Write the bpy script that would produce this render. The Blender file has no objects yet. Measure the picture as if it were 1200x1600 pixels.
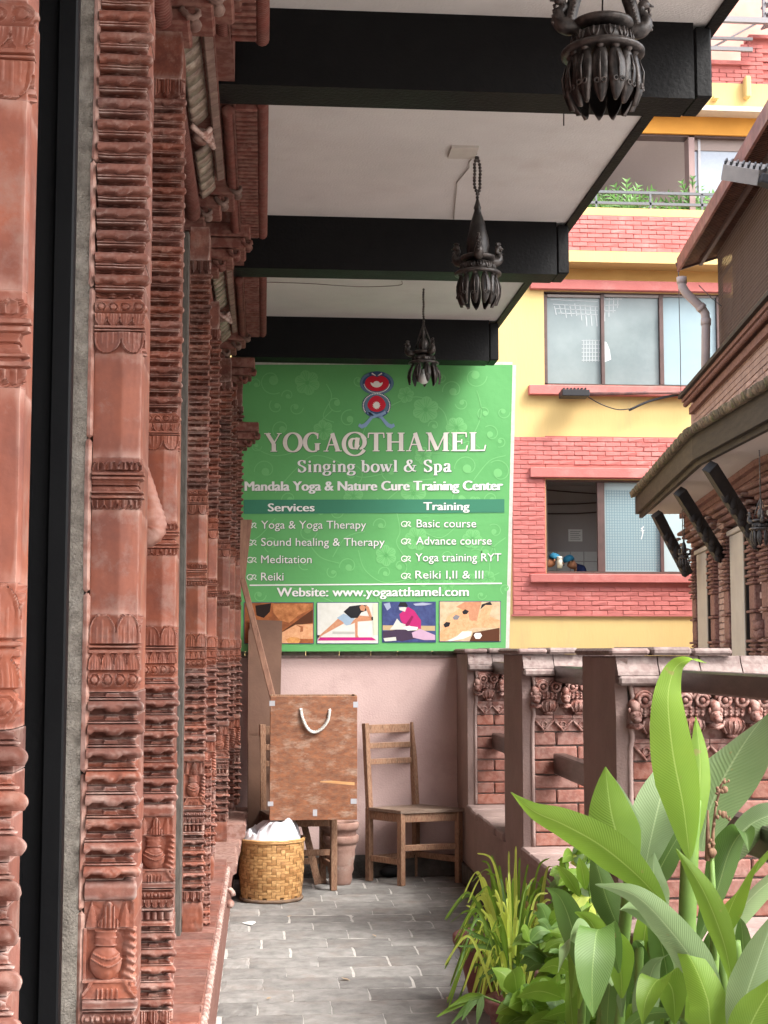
import bpy, bmesh, math, random
from math import sin, cos, pi, radians, sqrt, atan, tan, exp, hypot
from mathutils import Vector, Matrix, noise
random.seed(7)
C = bpy.context.scene.collection
SC = bpy.context.scene
# ---------------------------------------------------------------- camera
H = 1.374                     # eye height
F = 2300.0                    # focal length in photo pixels (1200 x 1600)
PIT = atan(215 / F); YAW = atan(189 * cos(PIT) / F)
cam_d = bpy.data.cameras.new('camera'); cam = bpy.data.objects.new('camera', cam_d); C.objects.link(cam)
cam_d.sensor_fit = 'VERTICAL'; cam_d.sensor_height = 36.0; cam_d.lens = F * 36.0 / 1600
cam_d.clip_start = 0.05; cam_d.clip_end = 500
cam.location = (0, 0, H); cam.rotation_euler = (pi / 2 + PIT, 0, -YAW)
SC.camera = cam
# ---------------------------------------------------------------- light
SUN_EL, SUN_AZ = radians(50), radians(128)       # azimuth clockwise from +Y: from the right, a little behind the camera
W = bpy.data.worlds.new('World'); SC.world = W; W.use_nodes = True
wn = W.node_tree.nodes; wl = W.node_tree.links
bg = wn['Background']; sky = wn.new('ShaderNodeTexSky'); sky.sky_type = 'NISHITA'; sky.sun_disc = False
sky.sun_elevation = SUN_EL; sky.sun_rotation = SUN_AZ; sky.dust_density = 5.0; sky.air_density = 1.0; sky.ozone_density = 0.6
hs = wn.new('ShaderNodeHueSaturation'); hs.inputs['Saturation'].default_value = 0.35
wl.new(sky.outputs[0], hs.inputs['Color']); wl.new(hs.outputs[0], bg.inputs[0]); bg.inputs[1].default_value = 0.15
sl = bpy.data.lights.new('sun', 'SUN'); sl.energy = 0.8; sl.angle = radians(16); sl.color = (1, 0.96, 0.9)
so = bpy.data.objects.new('sun', sl); C.objects.link(so)
sd = Vector((sin(SUN_AZ) * cos(SUN_EL), cos(SUN_AZ) * cos(SUN_EL), sin(SUN_EL)))
so.rotation_euler = sd.to_track_quat('Z', 'Y').to_euler(); so.location = sd * 40
SC.view_settings.view_transform = 'Standard'; SC.view_settings.look = 'None'
SC.view_settings.gamma = 1; SC.view_settings.use_curve_mapping = False
SC.view_settings.exposure = 2.25
SC.render.engine = 'CYCLES'; SC.cycles.max_bounces = 8; SC.cycles.diffuse_bounces = 5
# ---------------------------------------------------------------- measuring: a photo pixel at a known distance -> a place
_R = cam.rotation_euler.to_matrix()
def P(u, v, Y=None, X=None, Z=None):
    d = _R @ Vector(((u - 600) / F, (800 - v) / F, -1))
    if Y is not None: t = Y / d.y
    elif X is not None: t = X / d.x
    else: t = (Z - H) / d.z
    return Vector((0, 0, H)) + d * t
# ---------------------------------------------------------------- helpers
def setp(o, label=None, cat=None, group=None, kind=None):
    if label: o['label'] = label
    if cat: o['category'] = cat
    if group: o['group'] = group
    if kind: o['kind'] = kind
    return o
def thing(name, label, cat, loc=(0, 0, 0), rz=0, group=None, rot=None):
    o = bpy.data.objects.new(name, None); C.objects.link(o); o.location = loc
    o.rotation_euler = rot if rot else (0, 0, rz); o.empty_display_size = 0.1
    return setp(o, label, cat, group)
def top_of(p):
    return p
def root_loc(p):
    v = Vector((0, 0, 0))
    while p is not None:
        v = v + Vector(p.location); p = p.parent
    return v
def inst(name, me, loc, parent=None, rz=0, rot=None, scale=None, world=True):
    o = bpy.data.objects.new(name, me); C.objects.link(o)
    loc = Vector(loc)
    if parent is not None:
        o.parent = parent
        if world: loc = loc - root_loc(parent)
    o.location = loc; o.rotation_euler = rot if rot else (0, 0, rz)
    if scale: o.scale = scale
    return o
class MB:
    """collects simple solids; build() links them as one mesh object"""
    def __init__(s): s.v = []; s.f = []; s.sm = []
    def add(s, vs, fs, smooth=False, M=None):
        n = len(s.v)
        if M is not None: vs = [M @ Vector(q) for q in vs]
        s.v += [tuple(q) for q in vs]; s.f += [tuple(i + n for i in f) for f in fs]; s.sm += [smooth] * len(fs); return s
    def box(s, x0, x1, y0, y1, z0, z1, M=None, b=0.0):
        if b <= 0:
            vs = [(x, y, z) for x in (x0, x1) for y in (y0, y1) for z in (z0, z1)]
            fs = [(0, 1, 3, 2), (4, 6, 7, 5), (0, 4, 5, 1), (2, 3, 7, 6), (0, 2, 6, 4), (1, 5, 7, 3)]
            return s.add(vs, fs, False, M)
        vs = []; ring = lambda z, i: [(x0 + i, y0, z), (x1 - i, y0, z), (x1, y0 + i, z), (x1, y1 - i, z), (x1 - i, y1, z), (x0 + i, y1, z), (x0, y1 - i, z), (x0, y0 + i, z)]
        ring2 = lambda z: [(x0 + b, y0 + b, z), (x1 - b, y0 + b, z), (x1 - b, y0 + b, z), (x1 - b, y1 - b, z), (x1 - b, y1 - b, z), (x0 + b, y1 - b, z), (x0 + b, y1 - b, z), (x0 + b, y0 + b, z)]
        vs = ring2(z0) + ring(z0 + b, b) + ring(z1 - b, b) + ring2(z1)
        fs = []
        for r in range(3):
            for k in range(8): fs.append((r * 8 + k, r * 8 + (k + 1) % 8, r * 8 + 8 + (k + 1) % 8, r * 8 + 8 + k))
        fs.append((0, 5, 3, 1)); fs.append((24, 25, 27, 29))
        return s.add(vs, fs, False, M)
    def tube(s, pts, r, n=8, cap=True, smooth=True, M=None):
        pts = [Vector(p) for p in pts]; vs = []; fs = []; N = len(pts); up = None
        for i, p in enumerate(pts):
            t = (pts[min(i + 1, N - 1)] - pts[max(i - 1, 0)]).normalized()
            if up is None: up = Vector((0, 0, 1)) if abs(t.z) < 0.9 else Vector((1, 0, 0))
            a = t.cross(up)
            if a.length < 1e-5: a = t.cross(Vector((0, 1, 0)))
            a.normalize(); b_ = a.cross(t).normalized(); up = b_
            rr = r[i] if isinstance(r, (list, tuple)) else r
            for k in range(n):
                q = 2 * pi * k / n; vs.append(p + a * cos(q) * rr + b_ * sin(q) * rr)
        for i in range(N - 1):
            for k in range(n): fs.append((i * n + k, i * n + (k + 1) % n, (i + 1) * n + (k + 1) % n, (i + 1) * n + k))
        if cap: fs.append(tuple(range(n))[::-1]); fs.append(tuple((N - 1) * n + k for k in range(n)))
        return s.add(vs, fs, smooth, M)
    def lathe(s, prof, n=24, c=(0, 0, 0), M=None, rf=None, smooth=True):
        vs = []; fs = []; m = len(prof)
        for i, (r, z) in enumerate(prof):
            for k in range(n):
                q = 2 * pi * k / n; rr = r * (rf(q, i) if rf else 1)
                vs.append((c[0] + rr * cos(q), c[1] + rr * sin(q), c[2] + z))
        for i in range(m - 1):
            for k in range(n): fs.append((i * n + k, i * n + (k + 1) % n, (i + 1) * n + (k + 1) % n, (i + 1) * n + k))
        return s.add(vs, fs, smooth, M)
    def prism(s, poly, a, b, axis='y', M=None, smooth=False):
        """poly = 2D outline; extruded along axis from a to b"""
        def q(p, t):
            return {'y': (p[0], t, p[1]), 'x': (t, p[0], p[1]), 'z': (p[0], p[1], t)}[axis]
        n = len(poly); vs = [q(p, a) for p in poly] + [q(p, b) for p in poly]
        fs = [(k, (k + 1) % n, n + (k + 1) % n, n + k) for k in range(n)] + [tuple(range(n))[::-1], tuple(range(n, 2 * n))]
        return s.add(vs, fs, smooth, M)
    def quad(s, a, b, c, d): return s.add([a, b, c, d], [(0, 1, 2, 3)])
    def beam(s, p, q, w, h, up=Vector((0, 0, 1)), b=0.0):
        """square bar from p to q"""
        p = Vector(p); q = Vector(q); t = (q - p); L = t.length; t.normalize()
        a = t.cross(up)
        if a.length < 1e-4: a = t.cross(Vector((0, 1, 0)))
        a.normalize(); c = a.cross(t).normalized()
        M = Matrix((a, t, c)).transposed().to_4x4(); M.translation = p
        return s.box(-w / 2, w / 2, 0, L, -h / 2, h / 2, M, b)
    def mesh(s, name, mat=None, sub=None):
        me = bpy.data.meshes.new(name); o = sub or Vector((0, 0, 0))
        me.from_pydata([(v[0] - o[0], v[1] - o[1], v[2] - o[2]) for v in s.v], [], s.f)
        bm = bmesh.new(); bm.from_mesh(me); bmesh.ops.recalc_face_normals(bm, faces=bm.faces); bm.to_mesh(me); bm.free()
        me.polygons.foreach_set('use_smooth', s.sm) if len(s.sm) == len(me.polygons) else None
        if mat: me.materials.append(mat)
        me.update(); return me
    def build(s, name, mat, parent=None, smooth=None, local=False):
        o0 = Vector((0, 0, 0))
        if not s.v: return None
        if parent is not None and not local: o0 = root_loc(parent)
        elif parent is None and not local:
            lo = [min(v[i] for v in s.v) for i in range(3)]; hi = [max(v[i] for v in s.v) for i in range(3)]
            o0 = Vector(((lo[0] + hi[0]) / 2, (lo[1] + hi[1]) / 2, lo[2]))
        me = s.mesh(name, mat, o0)
        o = bpy.data.objects.new(name, me); C.objects.link(o)
        if parent is not None: o.parent = parent
        elif not local: o.location = o0
        return o
def sst(a, b, x):
    if a == b: return 1.0 if x >= a else 0.0
    t = min(1, max(0, (x - a) / (b - a))); return t * t * (3 - 2 * t)
def bump01(x, c, w):                      # smooth hump
    t = abs(x - c) / w
    return 0 if t >= 1 else (1 - t * t) ** 2
def crom(pts, n=6):
    P_ = [Vector(p) for p in pts]; out = []
    for i in range(len(P_) - 1):
        p0 = P_[max(i - 1, 0)]; p1 = P_[i]; p2 = P_[i + 1]; p3 = P_[min(i + 2, len(P_) - 1)]
        for k in range(n):
            t = k / n
            out.append(0.5 * ((2 * p1) + (p2 - p0) * t + (2 * p0 - 5 * p1 + 4 * p2 - p3) * t * t + (3 * p1 - p0 - 3 * p2 + p3) * t ** 3))
    out.append(P_[-1]); return out
# ---------------------------------------------------------------- materials
def hexl(h):
    return tuple(((int(h[i:i + 2], 16) / 255) ** 2.2) for i in (0, 2, 4))
def M(name, c1, c2=None, sc=6.0, rough=0.85, bump=0.15, bsc=60.0, rand=0.0, wear=None, wamt=0.5, spec=0.3, stretch=None, patch=None, pamt=0.0, psc=2.0, bdist=0.004, obj=False, trans=0.0, metal=0.0, sat_rand=0.0):
    m = bpy.data.materials.new(name); m.use_nodes = True; nt = m.node_tree; N = nt.nodes; L = nt.links
    bs = N['Principled BSDF']; bs.inputs['Roughness'].default_value = rough; bs.inputs['Specular IOR Level'].default_value = spec
    bs.inputs['Metallic'].default_value = metal
    if obj: tc = N.new('ShaderNodeTexCoord'); src = tc.outputs['Object']
    else: g = N.new('ShaderNodeNewGeometry'); src = g.outputs['Position']
    if stretch:
        mp = N.new('ShaderNodeMapping'); mp.inputs['Scale'].default_value = stretch; L.new(src, mp.inputs[0]); src = mp.outputs[0]
    if c2 is None: c2 = tuple(x * 0.8 for x in c1)
    n1 = N.new('ShaderNodeTexNoise'); n1.inputs['Scale'].default_value = sc; n1.inputs['Detail'].default_value = 8; n1.inputs['Roughness'].default_value = 0.65
    L.new(src, n1.inputs['Vector'])
    r1 = N.new('ShaderNodeMapRange'); r1.inputs[1].default_value = 0.35; r1.inputs[2].default_value = 0.65; L.new(n1.outputs['Fac'], r1.inputs[0])
    mx = N.new('ShaderNodeMix'); mx.data_type = 'RGBA'; mx.inputs['A'].default_value = (*c1, 1); mx.inputs['B'].default_value = (*c2, 1)
    L.new(r1.outputs[0], mx.inputs['Factor']); col = mx.outputs['Result']
    if patch:
        n2 = N.new('ShaderNodeTexNoise'); n2.inputs['Scale'].default_value = psc; n2.inputs['Detail'].default_value = 10; n2.inputs['Roughness'].default_value = 0.7; L.new(src, n2.inputs['Vector'])
        r2 = N.new('ShaderNodeMapRange'); r2.inputs[1].default_value = 0.52; r2.inputs[2].default_value = 0.66; r2.inputs[4].default_value = pamt; L.new(n2.outputs['Fac'], r2.inputs[0])
        m2 = N.new('ShaderNodeMix'); m2.data_type = 'RGBA'; m2.inputs['B'].default_value = (*patch, 1); L.new(r2.outputs[0], m2.inputs['Factor']); L.new(col, m2.inputs['A']); col = m2.outputs['Result']
    if wear:
        ge = N.new('ShaderNodeNewGeometry'); r3 = N.new('ShaderNodeMapRange'); r3.inputs[1].default_value = 0.51; r3.inputs[2].default_value = 0.60; r3.inputs[4].default_value = wamt
        L.new(ge.outputs['Pointiness'], r3.inputs[0])
        n3 = N.new('ShaderNodeTexNoise'); n3.inputs['Scale'].default_value = 40; n3.inputs['Detail'].default_value = 4; L.new(src, n3.inputs['Vector'])
        r4 = N.new('ShaderNodeMapRange'); r4.inputs[1].default_value = 0.4; r4.inputs[2].default_value = 0.6; r4.inputs[3].default_value = 0.25; L.new(n3.outputs['Fac'], r4.inputs[0])
        mm = N.new('ShaderNodeMath'); mm.operation = 'MULTIPLY'; L.new(r3.outputs[0], mm.inputs[0]); L.new(r4.outputs[0], mm.inputs[1])
        m3 = N.new('ShaderNodeMix'); m3.data_type = 'RGBA'; m3.inputs['B'].default_value = (*wear, 1); L.new(mm.outputs[0], m3.inputs['Factor']); L.new(col, m3.inputs['A']); col = m3.outputs['Result']
    if rand > 0:
        oi = N.new('ShaderNodeObjectInfo'); r5 = N.new('ShaderNodeMapRange'); r5.inputs[3].default_value = 1 - rand; r5.inputs[4].default_value = 1 + rand; L.new(oi.outputs['Random'], r5.inputs[0])
        hv = N.new('ShaderNodeHueSaturation'); L.new(r5.outputs[0], hv.inputs['Value']); L.new(col, hv.inputs['Color']); col = hv.outputs[0]
        if sat_rand > 0:
            wq = N.new('ShaderNodeMath'); wq.operation = 'MULTIPLY'; wq.inputs[1].default_value = 7.31; L.new(oi.outputs['Random'], wq.inputs[0])
            wf = N.new('ShaderNodeMath'); wf.operation = 'FRACT'; L.new(wq.outputs[0], wf.inputs[0])
            r6 = N.new('ShaderNodeMapRange'); r6.inputs[3].default_value = 1 - sat_rand; r6.inputs[4].default_value = 1 + sat_rand * .5; L.new(wf.outputs[0], r6.inputs[0]); L.new(r6.outputs[0], hv.inputs['Saturation'])
    L.new(col, bs.inputs['Base Color'])
    if bump > 0:
        nb = N.new('ShaderNodeTexNoise'); nb.inputs['Scale'].default_value = bsc; nb.inputs['Detail'].default_value = 6; L.new(src, nb.inputs['Vector'])
        bp = N.new('ShaderNodeBump'); bp.inputs['Strength'].default_value = bump; bp.inputs['Distance'].default_value = bdist; L.new(nb.outputs['Fac'], bp.inputs['Height']); L.new(bp.outputs[0], bs.inputs['Normal'])
        rr = N.new('ShaderNodeMapRange'); rr.inputs[3].default_value = max(0.05, rough - 0.1); rr.inputs[4].default_value = min(1, rough + 0.1); L.new(n1.outputs['Fac'], rr.inputs[0]); L.new(rr.outputs[0], bs.inputs['Roughness'])
    return m
def flat(name, c, rough=0.6, spec=0.2):
    return M(name, c, tuple(x * .93 for x in c), 30, rough, 0, spec=spec)
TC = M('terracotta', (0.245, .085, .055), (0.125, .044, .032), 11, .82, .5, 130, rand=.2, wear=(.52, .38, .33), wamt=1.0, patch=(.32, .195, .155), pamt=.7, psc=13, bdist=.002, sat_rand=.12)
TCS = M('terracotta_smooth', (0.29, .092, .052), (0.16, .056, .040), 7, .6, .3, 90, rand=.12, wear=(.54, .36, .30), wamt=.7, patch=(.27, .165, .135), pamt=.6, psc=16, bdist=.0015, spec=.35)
TCD = M('terracotta_cornice', (0.15, .038, .028), (0.09, .027, .021), 10, .85, .3, 90, rand=.15, wear=(.32, .18, .14), wamt=.5)  # darker than the other clay: shade under the ceiling put into its colour
BRK = M('brick', (0.205, .064, .042), (0.125, .042, .031), 9, .88, .4, 120, rand=.2, wear=(.35, .22, .18), wamt=.35, patch=(.21, .11, .085), pamt=.4, psc=7, sat_rand=.15)
MORT = M('mortar', (.20, .16, .145), (.14, .115, .105), 20, .95, .5, 140)
CONC = M('concrete', (.19, .17, .145), (.10, .088, .075), 45, .95, .9, 220, patch=(.3, .28, .25), pamt=.4, psc=14, bdist=.006)
BLACKM = M('black_steel', (.003, .0032, .004), (.005, .0053, .006), 5, .5, .12, 60, spec=.15)
BGLASS = M('black_glass', (.006, .006, .007), (.012, .011, .010), 3, .2, .03, 30, spec=.5)
BEAM = M('black_paint', (.0030, .0031, .0036), (.005, .0052, .0056), 14, .55, .6, 75, spec=.16, bdist=.003)
PLAST = M('white_plaster', (.66, .655, .63), (.60, .595, .575), 3, .9, .5, 110, patch=(.5, .45, .42), pamt=.35, psc=1.4, bdist=.004)
PINK = M('pink_plaster', (.56, .41, .385), (.50, .36, .34), 2.6, .9, .35, 90, patch=(.42, .30, .275), pamt=.6, psc=3, bdist=.006)
MAUVE = M('mauve_plaster', (.29, .21, .19), (.24, .175, .16), 5, .88, .6, 100, patch=(.28, .2, .18), pamt=.35, psc=4, bdist=.004)
SLATE = M('slate', (.265, .255, .242), (.17, .165, .158), 12, .8, .6, 55, rand=.18, patch=(.20, .165, .145), pamt=.55, psc=4, bdist=.004, spec=.15)
GROUT = M('grout', (.5, .48, .45), (.38, .36, .34), 22, .95, .5, 120)
WOODS = M('worn_seat_wood', (.26, .19, .145), (.17, .115, .085), 5, .7, .3, 40, stretch=(1.5, 9, 9), patch=(.36, .29, .24), pamt=.5, psc=4)
WOODC = M('chair_wood', (.22, .088, .048), (.065, .024, .014), 5, .6, .3, 40, rand=.12, wear=(.38, .24, .155), wamt=.8, stretch=(9, 9, 1.2), patch=(.30, .17, .105), pamt=.6, psc=4)
WOODP = M('plywood', (.34, .125, .055), (.15, .05, .024), 12, .55, .25, 40, stretch=(1.6, 1.6, 3.6), patch=(.47, .34, .26), pamt=.85, psc=3.8, spec=.35, wear=(.2, .12, .08), wamt=.5)
WOODD = M('dark_wood', (.035, .022, .017), (.02, .013, .011), 12, .45, .3, 40, stretch=(2, 8, 8), spec=.4)
RAILW = M('rail_wood', (.045, .030, .026), (.025, .018, .016), 9, .33, .15, 50, spec=.5, stretch=(6, 1, 6))
CARD = M('brown_board', (.20, .115, .08), (.155, .09, .065), 4, .85, .2, 60, patch=(.12, .07, .05), pamt=.4, psc=3)
STONE = M('coping_stone', (.185, .13, .12), (.11, .075, .07), 8, .85, .6, 70, rand=.15, wear=(.32, .27, .25), wamt=.5, patch=(.10, .06, .055), pamt=.6, psc=5)
IRON = M('dark_bronze', (.013, .011, .010), (.006, .005, .005), 30, .38, .35, 120, wear=(.13, .11, .10), wamt=.8, spec=.5, metal=.3)
# ================================================================ structure: floor, ceiling, ground
XW = 1.20                                   # inner face of the parapet
YW = 9.10                                   # end wall
def struct(name, mb, mat): 
    o = mb.build(name, mat); o['kind'] = 'structure'; return o
fl = struct('floor', MB().box(-.6, 1.75, -2, 9.3, -.12, -.0055), GROUT)
def paver_mesh(k, w, l):
    rnd = random.Random(k); m = MB(); nx, ny = 8, 4; vs = []; fs = []
    for j in range(ny + 1):
        for i in range(nx + 1):
            e = (i in (0, nx) or j in (0, ny)); jit = .003
            vs.append((l * i / nx + rnd.uniform(-jit, jit), w * j / ny + rnd.uniform(-jit, jit), -.004 * e + noise.noise(Vector((i * .9, j * .9, k * 7.3))) * .0022))
    for j in range(ny):
        for i in range(nx): a = j * (nx + 1) + i; fs.append((a, a + 1, a + nx + 2, a + nx + 1))
    n = len(vs); rim = [i for i in range(nx + 1)] + [j * (nx + 1) + nx for j in range(1, ny + 1)] + [ny * (nx + 1) + i for i in range(nx - 1, -1, -1)] + [j * (nx + 1) for j in range(ny - 1, 0, -1)]
    for r in rim: vs.append((vs[r][0], vs[r][1], -.016))
    for q in range(len(rim)): fs.append((rim[q], rim[(q + 1) % len(rim)], n + (q + 1) % len(rim), n + q))
    m.add(vs, fs, False); return m.mesh('paver', SLATE)
pav = {}
rnd = random.Random(3)
CO = 0.2101
y = YW - .001; row = 0; stuffm = MB()
while y > -1.5:
    y -= CO; off = (row % 2) * .15 + rnd.uniform(-.035, .035); x = -.17 + (-.3 + off)
    while x < XW + .02:
        l = .30 + rnd.uniform(-.02, .02); x0 = max(x, -.165); x1 = min(x + l, XW + .02)
        if x1 - x0 > .03:
            kx = (round((x1 - x0 - .006) / .01)); key = (kx, rnd.randrange(2))
            if y > 4.7:
                if key not in pav: pav[key] = paver_mesh(len(pav), CO - .007, kx * .01)
                inst('paver', pav[key], (x0 + .003, y + .003, 0), fl, rz=rnd.uniform(-.004, .004), rot=(rnd.uniform(-.006, .006), rnd.uniform(-.004, .004), rnd.uniform(-.006, .006)))
            else: stuffm.box(x0 + .003, x1 - .003, y + .003, y + CO - .004, -.014, rnd.uniform(-.002, .001))
        x += l
    row += 1
o = stuffm.build('near_pavers', SLATE, fl); o['kind'] = 'stuff'
struct('courtyard_ground', MB().box(-60, 80, -40, 90, -3.3, -3.1), M('courtyard', (.32, .29, .27), (.25, .22, .21), 3, .9, .3, 20))
# ---- ceiling slab with its dark drip edge
cz = H + 1.98
ce = struct('ceiling', MB().box(-.6, 1.392, -2, 9.6, cz, cz + .2), PLAST)
fe = MB().box(1.392, 1.43, -2, 9.6, cz - .012, cz + .26).build('drip_edge', BEAM, ce)
mb = MB().tube(crom([P(412, 441, Z=cz - .004), P(480, 443, Z=cz - .004), P(560, 448, Z=cz - .004), P(622, 446, Z=cz - .004), P(628, 439, Z=cz - .004)], 6), .0022, 5)
setp(mb.build('ceiling_wire', flat('wire_grey', (.25, .22, .2))), 'thin loose wire running across the farthest white ceiling strip', 'wire')
# ---- beams
beams = [(2.22, 'black painted ceiling beam just above the camera, nearest one'), (4.41, 'thick black ceiling beam at the top behind the largest bronze lamp'), (6.603, 'black ceiling beam in the middle behind the beaded bronze lamp'), (8.66, 'farthest black ceiling beam directly above the green sign')]
for by, lab in beams:
    m = MB(); n = 26
    m.box(-.2, 1.345, by, by + .165, H + 1.732, cz + .0)
    m.box(1.3475, 1.402, by - .004, by + .169, H + 1.735, cz - .014, b=.006)
    setp(m.build('ceiling_beam', BEAM), lab, 'beam', 'black beams under the veranda ceiling')
# ================================================================ far wall, parapet
XL = -.3
wall = thing('end_wall', 'pale pink plastered end wall below the green sign', 'wall', (.45, YW, 0))
MB().box(-.35, XW + .0, YW, YW + .16, .10, H - .045).build('plaster_face', PINK, wall)
sk = MB().box(-.2, XW, YW - .03, YW + .16, -.05, .13)
sk.build('skirting', M('dirty_cement', (.11, .10, .09), (.05, .045, .042), 9, .95, .9, 60, bdist=.01), wall)
copm = MB()
x = -.3; k = 0
while x < XW + .3:
    l = .19 + .03 * sin(k * 2.3)
    MB().tube([(x + .003, YW + .05, H - .032 + .004 * sin(k * 5)), (x + .03, YW + .05, H - .028), (x + l - .03, YW + .05, H - .028 + .003 * sin(k * 3)), (x + l - .002, YW + .05, H - .03)], [.02, .034, .033, .02], 10, smooth=True).build('coping_tile', M('cop%d' % k, (.16, .105, .095), (.10, .07, .065), 20, .8, .4, 80, wear=(.4, .3, .28), wamt=.4) if k == 0 else bpy.data.materials['cop0'], wall)
    x += l; k += 1
MB().box(-.35, XW, YW - .012, YW + .172, H - .05, H - .036).build('coping_bed', bpy.data.materials['cop0'], wall)
# parapet low wall with piers
par = thing('parapet', 'low mauve plastered parapet wall with brick ledge between the piers', 'wall', (XW + .2, 6.5, 0))
m = MB().box(XW, 1.75, .8, YW, -.05, .44); m.build('low_wall', MAUVE, par)
MB().box(XW - .018, XW, .8, YW, 0, .12).build('skirting', bpy.data.materials['dirty_cement'], par)
LEDGE = M('ledge_stone', (.29, .21, .19), (.21, .15, .135), 9, .85, .5, 80, rand=.06, patch=(.25, .19, .175), pamt=.4, psc=8)
def ledge(y0, y1):
    n = max(1, round((y1 - y0) / .21))
    for i in range(n):
        a = y0 + (y1 - y0) * i / n; b = y0 + (y1 - y0) * (i + 1) / n
        MB().box(XW - .02 + .004 * sin(i * 4 + y0), 1.78, a + .002, b - .002, .43, .474 + .002 * sin(i * 3), b=.008).build('ledge_slab', LEDGE, par)
PY = [(8.62, YW), (6.78, 7.30), (4.96, 5.48)]
ledge(7.30, 8.62); ledge(5.48, 6.78); ledge(2.0, 4.96)
# ornament meshes for pier frieze
def sph(m, c, r, sx=1, sy=1, sz=1, nu=10, nv=6):
    prof = [(max(1e-4, r * sin(pi * i / nv)), -r * cos(pi * i / nv)) for i in range(nv + 1)]
    Mx = Matrix.Translation(Vector(c)) @ Matrix.Diagonal((sx, sy, sz, 1))
    m.lathe(prof, nu, (0, 0, 0), Mx)
def arc_tube(m, c, r, a0, a1, tr, n=8, plane='xz', k=5):
    pts = []
    for i in range(n + 1):
        a = a0 + (a1 - a0) * i / n
        pts.append((c[0] + r * cos(a), c[1], c[2] + r * sin(a)) if plane == 'xz' else (c[0], c[1] + r * cos(a), c[2] + r * sin(a)))
    m.tube(pts, tr, k)
FRZ = M('frieze_clay', (.15, .043, .028), (.075, .024, .02), 20, .7, .4, 110, rand=.1, wear=(.34, .22, .19), wamt=.7, patch=(.22, .15, .13), pamt=.5, psc=14)  # dark red holds the shade below the stone ledge, put into the colour
def corbel_mesh():
    m = MB(); w = .135           # lotus corbel: curled head, patterned neck, bulb
    m.box(-w / 2, w / 2, -.03, .02, .135, .165, b=.006)
    for s in (-1, 1):
        arc_tube(m, (s * .03, -.04, .118), .020, 0, 2 * pi, .008, 10); sph(m, (s * .03, -.046, .118), .010)
        arc_tube(m, (s * .03, -.034, .118), .030, pi * .1, pi * .95, .006, 8)
    m.box(-.045, .045, -.035, .02, .062, .10, b=.008)
    for i in range(4):
        for j in range(3): sph(m, (-.03 + .02 * i, -.037, .068 + .012 * j), .006, nu=6, nv=4)
    sph(m, (0, -.012, .034), .045, 1.0, .85, .75, 14, 8)
    for i in range(-2, 3): m.tube([(i * .016, -.05 + abs(i) * .005, .05), (i * .019, -.052 + abs(i) * .006, .03), (i * .012, -.04 + abs(i) * .003, .006)], .0035, 4)
    sph(m, (0, -.018, -.002), .016, 1.3, 1, .6)
    return m.mesh('corbel', FRZ)
def head_mesh():
    m = MB()                     # small carved animal head between the corbels
    sph(m, (0, -.055, .06), .022, 1, 1.1, 1); sph(m, (0, -.078, .05), .013, 1.1, 1, .8)
    for s in (-1, 1): sph(m, (s * .009, -.072, .068), .006, nu=6, nv=4); sph(m, (s * .02, -.05, .078), .009, .7, .6, 1.3, 6, 4)
    m.tube([(0, -.02, .1), (0, -.045, .095), (0, -.055, .075)], [.02, .018, .016], 8)
    m.box(-.022, .022, -.06, .0, .018, .036, b=.004); m.tube([(-.02, -.06, .03), (0, -.07, .02), (.02, -.06, .03)], .006, 5)
    return m.mesh('animal_head', FRZ)
def scallop_mesh():
    m = MB(); w = .085
    m.box(-w / 2, w / 2, -.012, .01, .05, .064); m.box(-w / 2, w / 2, -.007, .01, .040, .048)
    m.prism([(-w / 2 + .003, .04), (w / 2 - .003, .04), (0, -.006)], -.006, .01)
    m.tube([(-w / 2, -.010, .04), (-w * .3, -.012, .022), (-w * .12, -.012, .006), (0, -.012, -.008), (w * .12, -.012, .006), (w * .3, -.012, .022), (w / 2, -.010, .04)], .005, 5)
    arc_tube(m, (0, -.010, .022), .013, 0, 2 * pi, .0035, 10, k=4)
    return m.mesh('scallop', FRZ)
CORB, HEAD, SCAL = corbel_mesh(), head_mesh(), scallop_mesh()
bmesh_cache = {}
def brick_mesh(L_, w, h, k, mat=BRK, jit=.002):
    key = (round(L_, 3), round(w, 3), round(h, 3), k, mat.name)
    if key in bmesh_cache: return bmesh_cache[key]
    m = MB().box(0, L_, 0, w, 0, h, b=min(.005, h * .12)); r = random.Random(k + 11)
    m.v = [(a + r.uniform(-jit, jit), b + r.uniform(-jit, jit), c + r.uniform(-jit, jit)) for a, b, c in m.v]
    bmesh_cache[key] = m.mesh('brick', mat); return bmesh_cache[key]
plabels = ['plastered brick pier at the far corner beside the end wall', 'middle plastered brick pier with carved frieze and handrails on both sides', 'large near pier with stepped stone top behind the big canna leaf', 'nearest parapet pier hidden beyond the tall leaves']
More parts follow.
